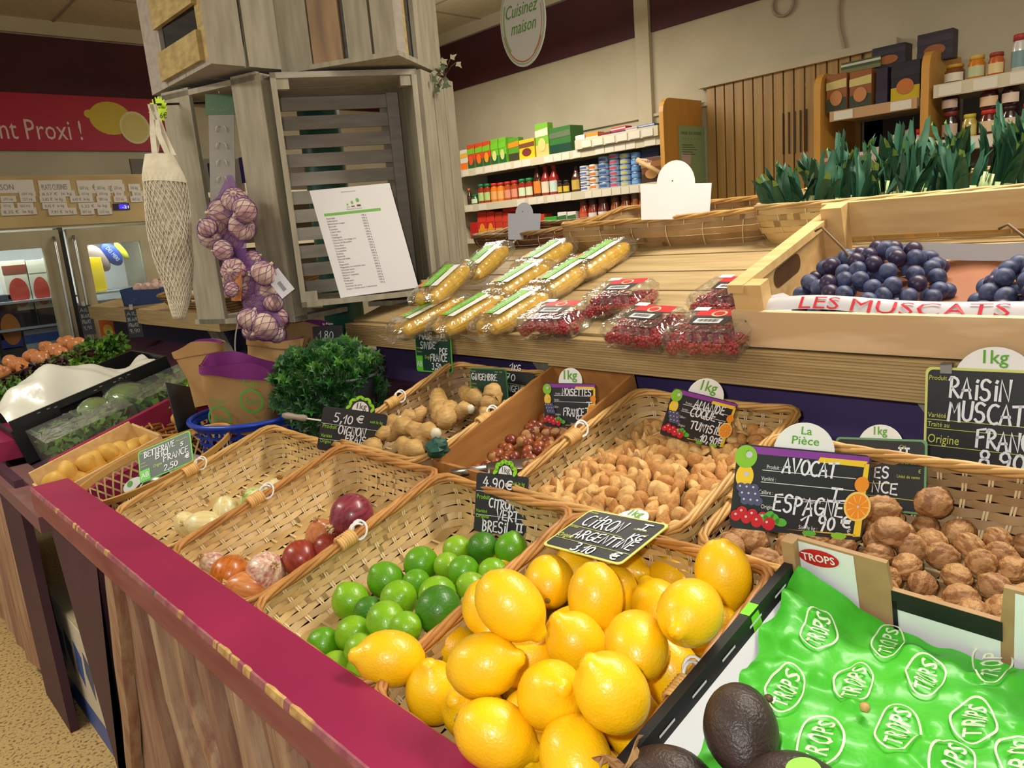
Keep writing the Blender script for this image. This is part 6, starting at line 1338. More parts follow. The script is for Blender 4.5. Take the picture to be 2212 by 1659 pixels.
# ================================================================ grocery shelving on the right-hand wall
XS = 3.45
SHELFM = mat('shelf_enamel', (206, 196, 168), .5); TICK = sc(222, 214, 196); DARKB = mat('shelf_back', (66, 56, 56), .7)
def zat(x, y, xs=XS): return at_x(x, y, xs).z
sh = thing('grocery_shelf', 'wall shelving full of soups, sauces and cans behind the ledge', 'shelving', (3.6, 3.2, 0))
Y0, Y1 = 2.42, 4.15
zs = [zat(1175, 337), zat(1177, 423), zat(1177, 505)]
obj('back_panel', MB().box(3.765, 3.782, Y0, Y1, 0, zs[0]+.02), DARKB, sh)
for k, z in enumerate(zs+[.45, .1]):
    b = obj('shelf_board', MB().box(3.462, 3.765, Y0, Y1, z-.03, z), SHELFM, sh)
    if k < 2:
        obj('price_rail', MB().box(XS-.006, 3.462, Y0, Y1, z-.045, z+.002), SHELFM, b)
        q = random.Random(k); y = Y0+.03
        while y < Y1-.08:
            w = q.uniform(.05, .075)
            if q.random() < .8: obj('price_label', MB().box(XS-.009, XS-.006, y, y+w, z-.043, z-.006), TICK, b)
            y += w+q.choice((.006, .006, .03))
b = obj('raised_shelf', MB().box(3.44, 3.765, 2.42, 3.0, zs[0]+.035, zs[0]+.05), SHELFM, sh); obj('price_rail', MB().box(3.425, 3.44, 2.42, 3.0, zs[0]+.0, zs[0]+.052), SHELFM, b)
for k in range(6): obj('price_label', MB().box(3.421, 3.425, 2.45+.085*k, 2.52+.085*k, zs[0]+.004, zs[0]+.04), TICK, b)
obj('side_panel', MB().box(3.462, 3.78, Y1, Y1+.02, 0, zs[0]+.1), SHELFM, sh)
# beech end panel with poster
def end_panel(label, x0, y, z1, zb=0, th=.026):
    t = thing('shelf_end_panel', label, 'panel', (3.6, y, 0)); P = [(3.785, zb), (x0, zb), (x0, z1-.07)]+[(x0+.06-.06*math.cos(a), z1-.07+.07*math.sin(a)) for a in (.4, .8, 1.2, 1.57)]+[(3.785, z1)]
    n = len(P); m = MB().add([(x, y, z) for x, z in P]+[(x, y+th, z) for x, z in P], [tuple(range(n)), tuple(range(n, 2*n))[::-1]]+[(i, n+i, n+(i+1) % n, (i+1) % n) for i in range(n)]); obj('board', m, BEECH, t); return t
ye = 2.38
t = end_panel('varnished beech end panel with rounded corner beside the folding door', 3.42, ye, at_y(1500, 216, ye).z)
A = [at_y(x, y, ye-.004) for x, y in ((1466, 271), (1523, 273), (1527, 450), (1470, 452))]; zc = A[2].z-.05
t = thing('wall_poster', 'pale green price poster on the beech end panel', 'poster', (A[0].x, ye-.003, zc)); m = MB().box(A[0].x, A[1].x, ye-.004, ye-.001, zc, A[0].z); obj('page', m, sc(150, 176, 130), t)
m = MB(); M = frame((A[0].x, ye-.0045, A[0].z), (1, 0, 0), (0, 0, 1)); w = A[1].x-A[0].x
put_text(m, 'PRIX DU FIXES', M, .022, w*.08, -.045, 0, w*.75); put_text(m, '- - - - - - -', M, .018, w*.1, -.07, 0, w*.7); m.add([(w*.05, -.14, .001), (w*.4, -.14, .001), (w*.4, -.20, .001), (w*.05, -.20, .001)], [(0, 1, 2, 3)], 1, False, M)
for k in range(5): m.add([(w*.1, -.1-.012*k, .001), (w*(.5+.08*(k % 3)), -.1-.012*k, .001), (w*(.5+.08*(k % 3)), -.097-.012*k, .001), (w*.1, -.097-.012*k, .001)], [(0, 1, 2, 3)], 0, False, M)
obj('printing', m, [sc(70, 96, 70), sc(206, 186, 180)], t)
# ---- groceries: each built at its own place on its shelf
def prod(kind, x0, x1, yt, zb, cols, name, label, cat, group, dep_=.08, xs=None, n=1):
    xs = xs or XS+.03; a, b = at_x(x0, yt, xs), at_x(x1, yt, xs); w = abs(a.y-b.y)*.95; zt = at_x((x0+x1)/2, yt, xs).z; h = max(.02, zt-zb); c = Vector((xs, (a.y+b.y)/2, zb)); C = [sc(*k) for k in cols]
    if kind == 'box':
        t = thing(name, label, cat, c, group); d = dep_; obj('body', MB().bbox(0, d, -w/2, w/2, 0, h, .002), C[0], t, True); m = MB()
        if len(C) > 1: m.add([(-.001, w*.5, 0), (-.001, -w*.5, 0), (-.001, -w*.5, h*.36), (-.001, w*.5, h*.36)], [(0, 1, 2, 3)], 0)
        if len(C) > 2: m.add([(-.0015, w*.5, h*.60), (-.0015, -w*.5, h*.62), (-.0015, -w*.5, h*.85), (-.0015, w*.5, h*.80)], [(0, 1, 2, 3)], 1)
        if len(C) > 3: disc(m, frame((-.002, 0, 0), (0, -1, 0), (0, 0, 1)), 0, h*.36, w*.3, h*.2, 2)
        if m.v: obj('front_print', m, C[1:], t, True)
    elif kind == 'can':
        t = thing(name, label, cat, c+Vector((w/2, 0, 0)), group); obj('tin', MB().lathe([(w*.48, 0), (w*.5, .003), (w*.5, h-.004), (w*.47, h-.001), (.001, h-.003)], 18), STEEL, t, True); m = MB().lathe([(w*.503, h*.12), (w*.503, h*.88)], 18); m.f = m.f[:18]; m.m = m.m[:18]; m.s = m.s[:18]
        m.lathe([(w*.506, h*.3), (w*.506, h*.62)], 18, 1); m.f = m.f[:36]; m.m = m.m[:36]; m.s = m.s[:36]; obj('label_band', m, C, t, True)
    elif kind == 'jar':
        t = thing(name, label, cat, c+Vector((w/2, 0, 0)), group); r = w/2; obj('glass', MB().lathe([(r*.92, 0), (r, .004), (r, h*.66), (r*.78, h*.80), (r*.78, h*.84), (.001, h*.84)], 18), mat('jar_%d_%d_%d' % cols[0], cols[0], .15, coat=.5), t, True)
        obj('lid', MB().lathe([(r*.84, h*.83), (r*.84, h*.985), (r*.78, h), (.001, h)], 18), C[1], t, True)
        if len(C) > 2:
            m = MB(); m.grid(lambda p, s: (-r*1.015*math.cos((p-.5)*2.4), r*1.015*math.sin((p-.5)*2.4), h*(.14+.42*s)), 10, 2); obj('label_band', m, C[2], t, True)
    else:
        t = thing(name, label, cat, c+Vector((w/2, 0, 0)), group); r = w/2; obj('glass', MB().lathe([(r*.9, 0), (r, .006), (r, h*.5), (r*.85, h*.6), (r*.45, h*.76), (r*.4, h*.86), (.001, h*.86)], 18), mat('jar_%d_%d_%d' % cols[0], cols[0], .15, coat=.5), t, True)
        obj('cap', MB().lathe([(r*.5, h*.85), (r*.5, h*.99), (.001, h)], 14), C[1], t, True)
        if len(C) > 2:
            m = MB(); m.grid(lambda p, s: (-r*1.015*math.cos((p-.5)*2.4), r*1.015*math.sin((p-.5)*2.4), h*(.1+.36*s)), 10, 2); obj('label_band', m, C[2], t, True)
    return t
def sx(u): return 960+u*.226
def sy(v): return 240+v*.226
z1, z2, z3 = zs[0]+.001, zs[1]+.001, zs[2]+.001
g1, g2, g3 = 'packs on the top wall shelf', 'sauces and cans on the middle wall shelf', 'groceries on the lower wall shelf'
GRN, ORG, WHT, RED = (110, 180, 40), (236, 110, 30), (222, 216, 200), (190, 36, 30)
prod('box', sx(140), sx(213), sy(372), z1, [WHT, (236, 120, 40), (230, 180, 60)], 'soup_carton', 'white and orange soup carton beside the crate boards on the top shelf', 'soup carton', g1)
for k, (u, c, lb) in enumerate(((207, (226, 84, 40), 'red and green soup carton second along the top shelf'), (283, ORG, 'orange and green soup carton third along the top shelf'), (356, (240, 150, 30), 'amber and green soup carton fourth along the top shelf'), (432, (206, 214, 130), 'pale green soup carton fifth along the top shelf'), (508, (196, 206, 120), 'pale green soup carton sixth along the top shelf, next to the yellow tray'))): prod('box', sx(u), sx(u+72), sy(322-17*k), z1, [(206, 70, 30) if k < 3 else GRN, (30, 96, 50), (112, 190, 44), c], 'soup_carton', lb, 'soup carton', g1)
prod('box', sx(600), sx(705), sy(256), z1, [(90, 150, 40), (60, 60, 40), (236, 140, 30)], 'soup_carton', 'green carton with orange vegetables partly behind the yellow display tray', 'soup carton', g1, .05, XS+.05)
prod('box', sx(702), sx(858), sy(270), z1, [(214, 186, 30), (226, 196, 20), (120, 70, 40), (120, 50, 40)], 'display_tray', 'yellow cardboard display tray with a brown picture on the top shelf', 'tray', g1)
prod('box', sx(856), sx(985), sy(118), z1, [(120, 180, 50), (226, 190, 110), (214, 216, 180), (226, 200, 120)], 'soup_box', 'tall green and cream soup box standing on the dark green tray', 'box', g1, .05)
prod('box', sx(990), sx(1205), sy(150), z1, [(52, 110, 44), (14, 62, 46), (96, 110, 80)], 'display_tray', 'dark green display tray of soup sachets on the top shelf', 'tray', g1, .12)
z1b = zs[0]+.052
for u0, u1, yt, C, lb in ((1245, 1340, 230, [(226, 224, 216)], 'white flat pack on the raised end of the top shelf'), (1345, 1468, 205, [(224, 140, 40), (230, 224, 210)], 'orange and white pack on the raised end of the top shelf'), (1470, 1590, 205, [(120, 24, 34), (150, 40, 40)], 'dark red pack on the raised end of the top shelf'), (1588, 1735, 150, [(196, 40, 50), (40, 50, 120), (230, 200, 190)], 'red and blue pack on the raised end of the top shelf'), (1722, 1845, 160, [(180, 196, 214), (226, 226, 226), (206, 150, 130)], 'pale blue pack on the raised end of the top shelf'), (1848, 2010, 135, [(60, 104, 170), (196, 150, 90), (206, 214, 220)], 'blue pack beside the beech panel on the top shelf')): prod('box', sx(u0), sx(u1), sy(yt), z1b, C, 'biscuit_pack', lb, 'pack', g1, .06, XS+.02)
B2 = [('bottle', 196, 232, 740, [(60, 36, 24), (220, 100, 40)], 'small dark bottle with orange cap, end of the middle shelf'), ('jar', 234, 292, 800, [(60, 90, 50), (30, 110, 60), (200, 214, 180)], 'small green lidded jar at the end of the middle shelf')]
B2 += [('jar', 296, 350, 700, [(150, 44, 24), (20, 116, 62), (170, 196, 120)], 'red sauce jar with green lid, first of the tall jars'), ('jar', 352, 410, 695, [(156, 46, 24), (20, 116, 62), (170, 196, 120)], 'red sauce jar with green lid beside the amber jars'), ('jar', 416, 476, 690, [(214, 120, 30), (196, 44, 34), (220, 160, 90)], 'amber sauce jar with red lid after the green lidded pair'), ('jar', 478, 540, 685, [(220, 128, 32), (196, 44, 34), (224, 164, 94)], 'amber sauce jar with red lid, second amber one'), ('jar', 545, 606, 675, [(176, 74, 34), (190, 44, 34), (214, 140, 110)], 'rust sauce jar with red lid next to the amber ones'), ('jar', 610, 672, 665, [(170, 66, 34), (190, 44, 34), (214, 140, 110)], 'rust sauce jar with red lid before the last green lids'), ('jar', 680, 746, 650, [(150, 46, 30), (20, 130, 70), (206, 220, 180)], 'tomato jar with green lid and white label, first of two'), ('jar', 748, 816, 640, [(150, 46, 30), (20, 130, 70), (206, 220, 180)], 'tomato jar with green lid and white label by the brown bottle')]
B2 += [('bottle', 815, 886, 495, [(70, 34, 22), (40, 20, 20), (222, 130, 40)], 'brown sauce bottle with an orange label, tallest on the middle shelf'), ('bottle', 890, 966, 515, [(150, 40, 30), (120, 30, 30), (220, 206, 180)], 'ketchup bottle with cream label'), ('bottle', 968, 1046, 505, [(156, 40, 30), (130, 34, 34), (196, 214, 200)], 'ketchup bottle with green and white label'), ('jar', 1065, 1110, 665, [(60, 40, 30), (30, 24, 24), (206, 176, 50)], 'small dark jar with yellow label beside the ketchup'), ('jar', 1112, 1174, 660, [(60, 40, 30), (30, 24, 24), (206, 176, 50)], 'small dark jar with yellow label nearer the tins'), ('bottle', 1182, 1262, 520, [(84, 44, 30), (30, 20, 20), (196, 164, 70)], 'dark condiment bottle right before the tins')]
for kd, u0, u1, yt, C, lb in B2: prod(kd, sx(u0), sx(u1), sy(yt), z2, C, 'sauce_'+kd, lb, kd, g2)
for u0, u1, yt, nn, C, lb in ((1270, 1360, 520, 5, [(226, 226, 220), (90, 110, 170)], 'white and blue tin in the first stack'), (1364, 1446, 505, 4, [(226, 222, 210), (220, 120, 50)], 'white and orange tin in the second stack'), (1450, 1550, 430, 5, [(130, 160, 196), (60, 90, 150)], 'blue grey tin in the third stack'), (1556, 1652, 405, 6, [(130, 164, 206), (206, 70, 80)], 'light blue tin with red spot in the fourth stack'), (1658, 1756, 400, 6, [(140, 176, 214), (206, 190, 90)], 'light blue tin with yellow mark in the fifth stack'), (1768, 1852, 390, 5, [(90, 140, 206), (120, 170, 220)], 'bright blue tin in the stack nearest the beech panel')):
    zt = at_x(sx((u0+u1)/2), sy(yt), XS+.03).z; hh = (zt-z2)/nn; a, b = at_x(sx(u0), sy(600), XS+.03), at_x(sx(u1), sy(600), XS+.03); w = (a.y-b.y)*.97; base = None
    for k in range(nn):
        M = tr(XS+.03+w/2, (a.y+b.y)/2+.002*math.sin(k*3), z2+hh*k)
        pos = ['bottom', 'second up', 'third up', 'fourth up', 'fifth up', 'topmost'][k] if k < nn-1 else 'topmost'
        if base is None:
            base = thing('food_tin', lb+', '+pos, 'tin', M, g2); obj('tin', MB().lathe([(w*.47, 0), (w*.5, .003), (w*.5, hh-.004), (w*.47, hh-.001), (.001, hh-.003)], 18), STEEL, base, True)
            m = MB().grid(lambda p, s: (w*.503*math.cos(2*PI*p), w*.503*math.sin(2*PI*p), hh*(.1+.8*s)), 18, 2, closeu=True); m.grid(lambda p, s: (w*.507*math.cos(PI*.75+PI*.5*p), w*.507*math.sin(PI*.75+PI*.5*p), hh*(.25+.4*s)), 8, 2, m=1); obj('label_band', m, [sc(*C[0]), sc(*C[1])], base, True)
        else: dup(base, M, lb+', '+pos, g2)
prod('box', sx(1870), sx(2085), sy(440), z2, [(110, 72, 40), (60, 40, 30), (150, 100, 50), (206, 150, 80)], 'biscuit_box', 'brown box with a golden picture next to the tins', 'box', g2)
prod('box', sx(1875), sx(2050), sy(350), at_x(sx(1960), sy(445), XS+.05).z, [(40, 52, 90), (50, 60, 100)], 'biscuit_box', 'dark blue box lying on the brown box', 'box', g2, .08, XS+.05)
a, b = at_x(sx(1845), sy(465), XS-.03), at_x(sx(2095), sy(610), XS-.03); t = thing('wooden_spoon_sign', 'pale wooden spoon shaped sign fixed to the middle shelf edge', 'sign', a); obj('handle', MB().tube([a, b], [.014, .012], 8), PINE2, t)
m = MB(); P = [at_x(sx(x), sy(y), XS-.034) for x, y in ((1845, 450), (1920, 455), (1975, 475), (1970, 515), (1900, 525), (1860, 515))]; m.add(P, [tuple(range(6))]); m.add([p+Vector((.006, 0, 0)) for p in P], [tuple(range(6))[::-1]]); obj('plate', m, sc(226, 206, 180), t)
m = MB(); put_text(m, 'Tipiak', frame(at_x(sx(1872), sy(512), XS-.036), (0, -1, .1), (0, 0, 1)), .03, 0, 0, 0, .085); obj('lettering', m, sc(150, 50, 60), t)
for u0, u1, yt, C, lb in ((240, 320, 1065, [(196, 36, 30), (206, 50, 40)], 'red pack at the crate end of the lower shelf'), (310, 394, 965, [(206, 50, 40), (214, 160, 60), (226, 60, 40), (236, 150, 40)], 'red and orange carton, first tall one of the lower shelf'), (396, 470, 960, [(206, 50, 40), (214, 160, 60), (226, 60, 40), (236, 150, 40)], 'red and orange carton, second tall one of the lower shelf'), (476, 545, 965, [(196, 60, 40), (214, 170, 80), (206, 60, 40)], 'red and tan carton third on the lower shelf'), (548, 606, 970, [(196, 60, 40), (214, 170, 80), (206, 60, 40)], 'red and tan carton behind the grey card back'), (905, 950, 985, [(206, 60, 40), (226, 110, 50)], 'narrow red carton beside the grey card back'), (948, 1072, 1010, [(60, 160, 50), (222, 220, 196), (70, 170, 60), (206, 90, 50)], 'green and white carton on the lower shelf'), (1076, 1165, 965, [(228, 222, 210), (226, 220, 206), (60, 110, 60), (190, 40, 40)], 'white carton with red fruit, first of a pair'), (1170, 1256, 960, [(228, 222, 210), (226, 220, 206), (60, 110, 60), (190, 40, 40)], 'white carton with red fruit, second of the pair'), (550, 665, 925, [(176, 30, 36)], 'dark red pack above the cartons of the lower shelf')): prod('box', sx(u0), sx(u1), sy(yt), z3 if yt != 925 else zat(sx(600), sy(962)), C, 'food_carton', lb, 'carton', g3)
for u0, u1, yt, C, lb in ((1262, 1340, 850, [(190, 70, 34), (90, 50, 40), (206, 96, 50)], 'orange jar next to the white cartons'), (1345, 1430, 840, [(150, 60, 44), (60, 40, 40), (226, 220, 210)], 'dark lidded jar with white label, first of the row'), (1436, 1530, 825, [(120, 60, 50), (60, 40, 44), (226, 220, 210)], 'dark lidded jar with white label, second of the row'), (1560, 1645, 815, [(160, 84, 44), (90, 60, 50), (226, 214, 200)], 'preserve jar with white label, third of the row'), (1650, 1746, 800, [(166, 90, 50), (90, 60, 50), (226, 214, 200)], 'preserve jar with white label, fourth of the row'), (1756, 1832, 780, [(190, 110, 40), (110, 90, 80), (214, 190, 180)], 'amber preserve jar beside the white card back'), (1848, 1886, 770, [(206, 130, 50), (196, 150, 70)], 'amber jar almost hidden by the white card back')): prod('jar', sx(u0), sx(u1), sy(yt), z3, C, 'preserve_jar', lb, 'jar', g3)
# ---- beech shelf bay with biscuits, and the jam bay next to it
XB = 3.40
for (px, top, lb) in ((1766, 158, 'varnished beech upright beside the folding door'), (1996, 108, 'varnished beech upright between the biscuit bay and the jam bay')):
    y = at_x(px, 300, XB).y; end_panel(lb, XB, y-.013, at_x(px, top, XB).z, 0, .03)
yA, yB = at_x(1782, 300, XB).y-.02, at_x(1990, 300, XB).y+.02
zb1 = at_x(1880, 228, XB).z; zb2 = at_x(1880, 372, XB).z; zj1 = at_x(2100, 172, XB).z; zj2 = at_x(2100, 296, XB).z
t = thing('grocery_shelf', 'beech framed shelf bay holding dark biscuit boxes', 'shelving', (3.6, (yA+yB)/2, 0))
obj('back_panel', MB().box(3.77, 3.782, yB, yA, 0, zb1+.02), DARKB, t)
for z in (zb1, zb2, .6):
    b = obj('shelf_board', MB().box(XB+.012, 3.77, yB, yA, z-.03, z), SHELFM, t); obj('price_rail', MB().box(XB, XB+.012, yB, yA, z-.04, z+.002), sc(190, 150, 110), b)
    for y in (yA-.1, yB+.02): obj('price_label', MB().box(XB-.003, XB, y, y+.08, z-.037, z-.002), TICK, b)
yC = yB-.06
t = thing('grocery_shelf', 'shelf bay of jam jars and spreads at the picture edge', 'shelving', (3.6, yC-.4, 0)); obj('back_panel', MB().box(3.77, 3.782, yC-1.0, yC, 0, zj1), mat('shelf_back_grey', (104, 96, 92), .7), t)
for z in (zj1, zj2, .6):
    b = obj('shelf_board', MB().box(XB+.012, 3.77, yC-1.0, yC, z-.03, z), SHELFM, t); obj('price_rail', MB().box(XB, XB+.012, yC-1.0, yC, z-.045, z+.004), SHELFM, b)
    for k in range(7): obj('price_label', MB().box(XB-.003, XB, yC-.1-.12*k, yC-.02-.12*k, z-.042, z-.002), TICK, b)
gb = 'biscuits in the beech bay'
xb = XB+.03
for u0, u1, yt, C, lb in ((1784, 1830, 160, [(150, 90, 50), (60, 66, 50), (206, 190, 120), (196, 130, 80)], 'biscuit pack with orange picture nearest the beech upright'), (1834, 1884, 152, [(150, 90, 50), (60, 66, 50), (206, 190, 120), (196, 130, 80)], 'biscuit pack with orange picture beside the narrow dark box'), (1892, 1918, 146, [(44, 34, 52), (50, 40, 60)], 'narrow dark biscuit box'), (1924, 1990, 132, [(34, 30, 40), (196, 170, 20), (40, 34, 44), (190, 110, 50)], 'dark biscuit box with a yellow band and oval biscuit')): prod('box', u0, u1, yt, zb1+.001, C, 'biscuit_box', lb, 'biscuit box', gb, .09, xb)
prod('box', 1882, 1958, 98, at_x(1920, 145, XB+.12).z, [(44, 38, 52), (50, 44, 60), (56, 48, 62), (160, 96, 50)], 'biscuit_box', 'dark biscuit box with an orange biscuit stacked behind the packs', 'biscuit box', gb, .08, XB+.13)
prod('box', 1980, 2062, 68, at_x(2020, 130, XB+.12).z, [(50, 42, 52), (56, 48, 60), (60, 52, 64), (150, 90, 46)], 'biscuit_box', 'dark biscuit box highest up, behind the beech upright', 'biscuit box', gb, .06, XB+.13)
prod('box', 1815, 1905, 128, at_x(1860, 150, XB+.1).z, [(70, 84, 60), (120, 120, 70), (206, 206, 180)], 'biscuit_box', 'green and white biscuit box lying across the packs', 'biscuit box', gb, .06, XB+.12)
gw = 'bottles on the lower beech shelf'
for u0, u1, yt, C, lb in ((1778, 1815, 340, [(214, 196, 176), (206, 190, 170), (206, 80, 70)], 'white and red carton by the beech upright'), (1820, 1870, 330, [(216, 200, 180), (206, 196, 176), (206, 90, 70)], 'white carton with a red band'), (1874, 1906, 318, [(206, 190, 170), (190, 150, 130)], 'cream carton behind the leek tips')): prod('box', u0, u1, yt, zb2+.001, C, 'food_carton', lb, 'carton', gw, .06, xb)
for u0, u1, yt, C, lb in ((1918, 1942, 290, [(206, 200, 180), (196, 190, 170)], 'cream bottle next to the red capped bottles'), (1944, 1968, 280, [(210, 206, 206), (206, 30, 34), (196, 60, 60)], 'white bottle with a red cap'), (1970, 1992, 278, [(210, 206, 206), (206, 30, 34), (196, 60, 60)], 'white bottle with a red cap touching the beech upright')): prod('bottle', u0, u1, yt, zb2+.001, C, 'drink_bottle', lb, 'bottle', gw, .06, xb)
gj = 'jars in the jam bay'
for u0, u1, yt, zb, C, lb in ((2034, 2080, 138, zj1, [(120, 70, 30), (200, 150, 60), (226, 214, 196)], 'brown jar with a large white label, upper jam shelf'), (2086, 2126, 118, zj1, [(206, 120, 30), (206, 170, 80), (190, 196, 150)], 'orange honey jar with greenish label, upper jam shelf'), (2130, 2168, 112, zj1, [(190, 90, 40), (150, 50, 40), (226, 200, 140)], 'amber jar with cream label, upper jam shelf'), (2182, 2220, 72, zj1, [(206, 206, 200), (170, 50, 50), (120, 150, 150)], 'tall white jar at the picture edge, upper jam shelf'),
    (2030, 2068, 240, zj2, [(40, 24, 30), (120, 40, 40), (196, 170, 150)], 'dark jam jar in the lower tier by the beech upright'), (2074, 2108, 246, zj2, [(196, 170, 80), (206, 190, 60), (206, 190, 110)], 'yellow curd jar in the lower tier of the jam shelf'), (2110, 2154, 236, zj2, [(90, 30, 30), (206, 50, 40), (226, 190, 150)], 'red lidded jam jar in the lower tier'), (2158, 2200, 228, zj2, [(50, 26, 30), (40, 24, 26), (222, 200, 180)], 'black lidded jam jar in the lower tier'), (2202, 2240, 222, zj2, [(60, 26, 30), (190, 50, 40), (222, 200, 180)], 'red lidded jam jar cut by the picture edge')):
    prod('jar', u0, u1, yt, zb+.001, C, 'jam_jar', lb, 'jar', gj, .06, xb)
for u0, u1, yt, yb, C, lb in ((2030, 2068, 195, 240, [(44, 26, 32), (120, 44, 40), (196, 170, 150)], 'dark jam jar stacked on top by the beech upright'), (2112, 2156, 186, 236, [(70, 30, 34), (206, 50, 40), (226, 190, 150)], 'red lidded jam jar stacked on its twin'), (2160, 2202, 178, 228, [(50, 26, 30), (40, 24, 26), (222, 200, 180)], 'black lidded jam jar stacked on its twin')):
    prod('jar', u0, u1, yt, at_x((u0+u1)/2, yb, xb).z+.001, C, 'jam_jar', lb, 'jar', gj, .06, xb)
# ================================================================ freezer cabinets along the far wall
FYF = 4.6; STL = mat('freezer_steel', (176, 168, 140), .4, .3, col2=(160, 150, 120), scale=5)
t = thing('freezer_cabinet', 'double door freezer with glass doors under the red banner', 'freezer', (.6, FYF, 0))
obj('roof_box', MB().box(-.6, 1.58, FYF+.01, YW-.06, 1.50, 1.77), STL, t); hp = obj('header_panel', MB().box(-.6, 1.575, FYF, FYF+.01, 1.51, 1.765), mat('freezer_header', (188, 166, 116), .5, col2=(160, 134, 84), scale=3), t)
obj('back_panel', MB().box(-.6, 1.58, YW-.1, YW-.06, 0, 1.5), WHITE, t); obj('side_panel', MB().box(1.55, 1.58, FYF+.01, YW-.1, 0, 1.5), STL, t); obj('base', MB().box(-.6, 1.58, FYF+.01, YW-.06, 0, .2), STL, t); obj('mullion', MB().box(1.072, 1.098, FYF+.005, FYF+.09, .2, 1.5), sc(60, 60, 60), t)
q = random.Random(6)
rows = [(389, 416, ((-40, 78, 1), (81, 157, 1), (164, 270, 0))), (397, 413, ((166, 200, 0), (203, 236, 0), (240, 272, 0), (276, 306, 0))), (412, 424, ((40, 80, 0), (84, 165, 0), (170, 201, 0), (208, 241, 0), (246, 270, 0), (284, 312, 0))), (423, 436, ((0, 38, 0), (42, 80, 0), (84, 145, 0), (150, 203, 0), (207, 241, 0), (244, 276, 0), (280, 310, 0))), (438, 450, ((0, 33, 0), (36, 75, 0), (90, 148, 0), (168, 240, 0))), (450, 463, ((0, 82, 0), (103, 168, 0), (172, 206, 0), (209, 244, 0)))]
PLAB = sc(206, 200, 190); m2 = MB()
for ri, (yt, yb, L) in enumerate(rows):
    for x0, x1, big in L:
        a, b = at_y(x0, yt, FYF-.002), at_y(x1, yb, FYF-.002); m = MB().box(a.x, b.x-.004, FYF-.003-.0012*ri, FYF, b.z, a.z-.002, 0); put_text(m, 'POISSON' if x0 < 0 else ('PLATS CUISINES' if big else '%d,%02d €  le kg' % (q.randrange(2, 9), q.randrange(10, 99))), frame((a.x+.01, FYF-.003-.0012*ri, b.z+(a.z-b.z)*.25), (1, 0, 0), (0, 0, 1)), (a.z-b.z)*.6, 0, 0, 1, min(b.x-a.x-.03, .16) if not big else .12)
        obj('price_label', m, [PLAB, sc(120, 116, 120)], hp)
a, b = at_y(243, 440, FYF-.004), at_y(281, 453, FYF-.004); m = MB().box(a.x, b.x, FYF-.006, FYF, b.z, a.z); d = obj('thermostat', m, sc(30, 20, 34), t); m = MB(); m.add([(a.x+.03, FYF-.0065, b.z+.006), (b.x-.012, FYF-.0065, b.z+.006), (b.x-.012, FYF-.0065, a.z-.006), (a.x+.03, FYF-.0065, a.z-.006)], [(0, 1, 2, 3)]); obj('display', m, mat('blue_display', (50, 40, 255), .4, emit=1.6), d)
m = MB(); put_text(m, '-21', frame((a.x+.045, FYF-.0072, b.z+.008), (1, 0, 0), (0, 0, 1)), .022, 0, 0, 0, .034); obj('digits', m, mat('display_digits', (190, 190, 255), .4, emit=2), d)
GLS = film('freezer_glass', (235, 240, 240), .05, .05)
for (x0, x1) in ((-.55, 1.066), (1.104, 1.55)):
    F_ = obj('door', MB().box(x0, x1, FYF-.04, FYF, 1.40, 1.488).box(x0, x0+.085, FYF-.04, FYF, .2, 1.40).box(x1-.085, x1, FYF-.04, FYF, .2, 1.40).box(x0, x1, FYF-.04, FYF, .1, .2), STL, t); obj('pane', MB().box(x0+.085, x1-.085, FYF-.02, FYF-.014, .2, 1.40), GLS, F_)
    xh = x1-.03 if x0 < 0 else x0+.025; obj('handle', MB().tube([(xh, FYF-.05, 1.45), (xh, FYF-.065, 1.42), (xh, FYF-.065, .6), (xh, FYF-.05, .57)], .009, 8), STEEL, F_)
for z in (.42, .62, .80, 1.0, 1.14): obj('wire_shelf', MB().box(-.55, 1.06, FYF+.03, FYF+.5, z-.012, z).box(1.11, 1.54, FYF+.03, FYF+.5, z-.012, z), mat('frosted_rack', (206, 216, 224), .35, .3), t)
lamp('freezer_light', 'AREA', (.75, FYF+.03, 1.47), 9, (.9, .96, 1), 1.5, .03, aim=(.75, FYF+.3, .6))
gf = 'frozen food behind the glass doors'
FZ = [(0, 55, 565, 610, 1.0, [(206, 196, 170), (40, 36, 40), (120, 60, 40), (170, 56, 40)], 'frozen pizza box with red topping and blue strip'), (55, 98, 563, 608, 1.0, [(206, 200, 176), (50, 36, 36), (200, 196, 170), (176, 60, 44)], 'frozen pizza box with red topping and red strip'), (98, 128, 556, 608, 1.0, [(206, 220, 190), (190, 210, 180), (226, 230, 214)], 'pale green frozen vegetable box'), (-20, 35, 640, 690, .80, [(50, 50, 60), (60, 60, 70), (40, 40, 44), (206, 130, 60)], 'frozen burger box with a bun picture'), (0, 48, 725, 770, .62, [(200, 210, 222), (50, 80, 170), (60, 70, 160)], 'white and blue frozen box low in the freezer'), (50, 135, 715, 760, .62, [(206, 210, 220), (190, 200, 214), (60, 100, 190), (150, 60, 80)], 'long white frozen box with a red round mark')]
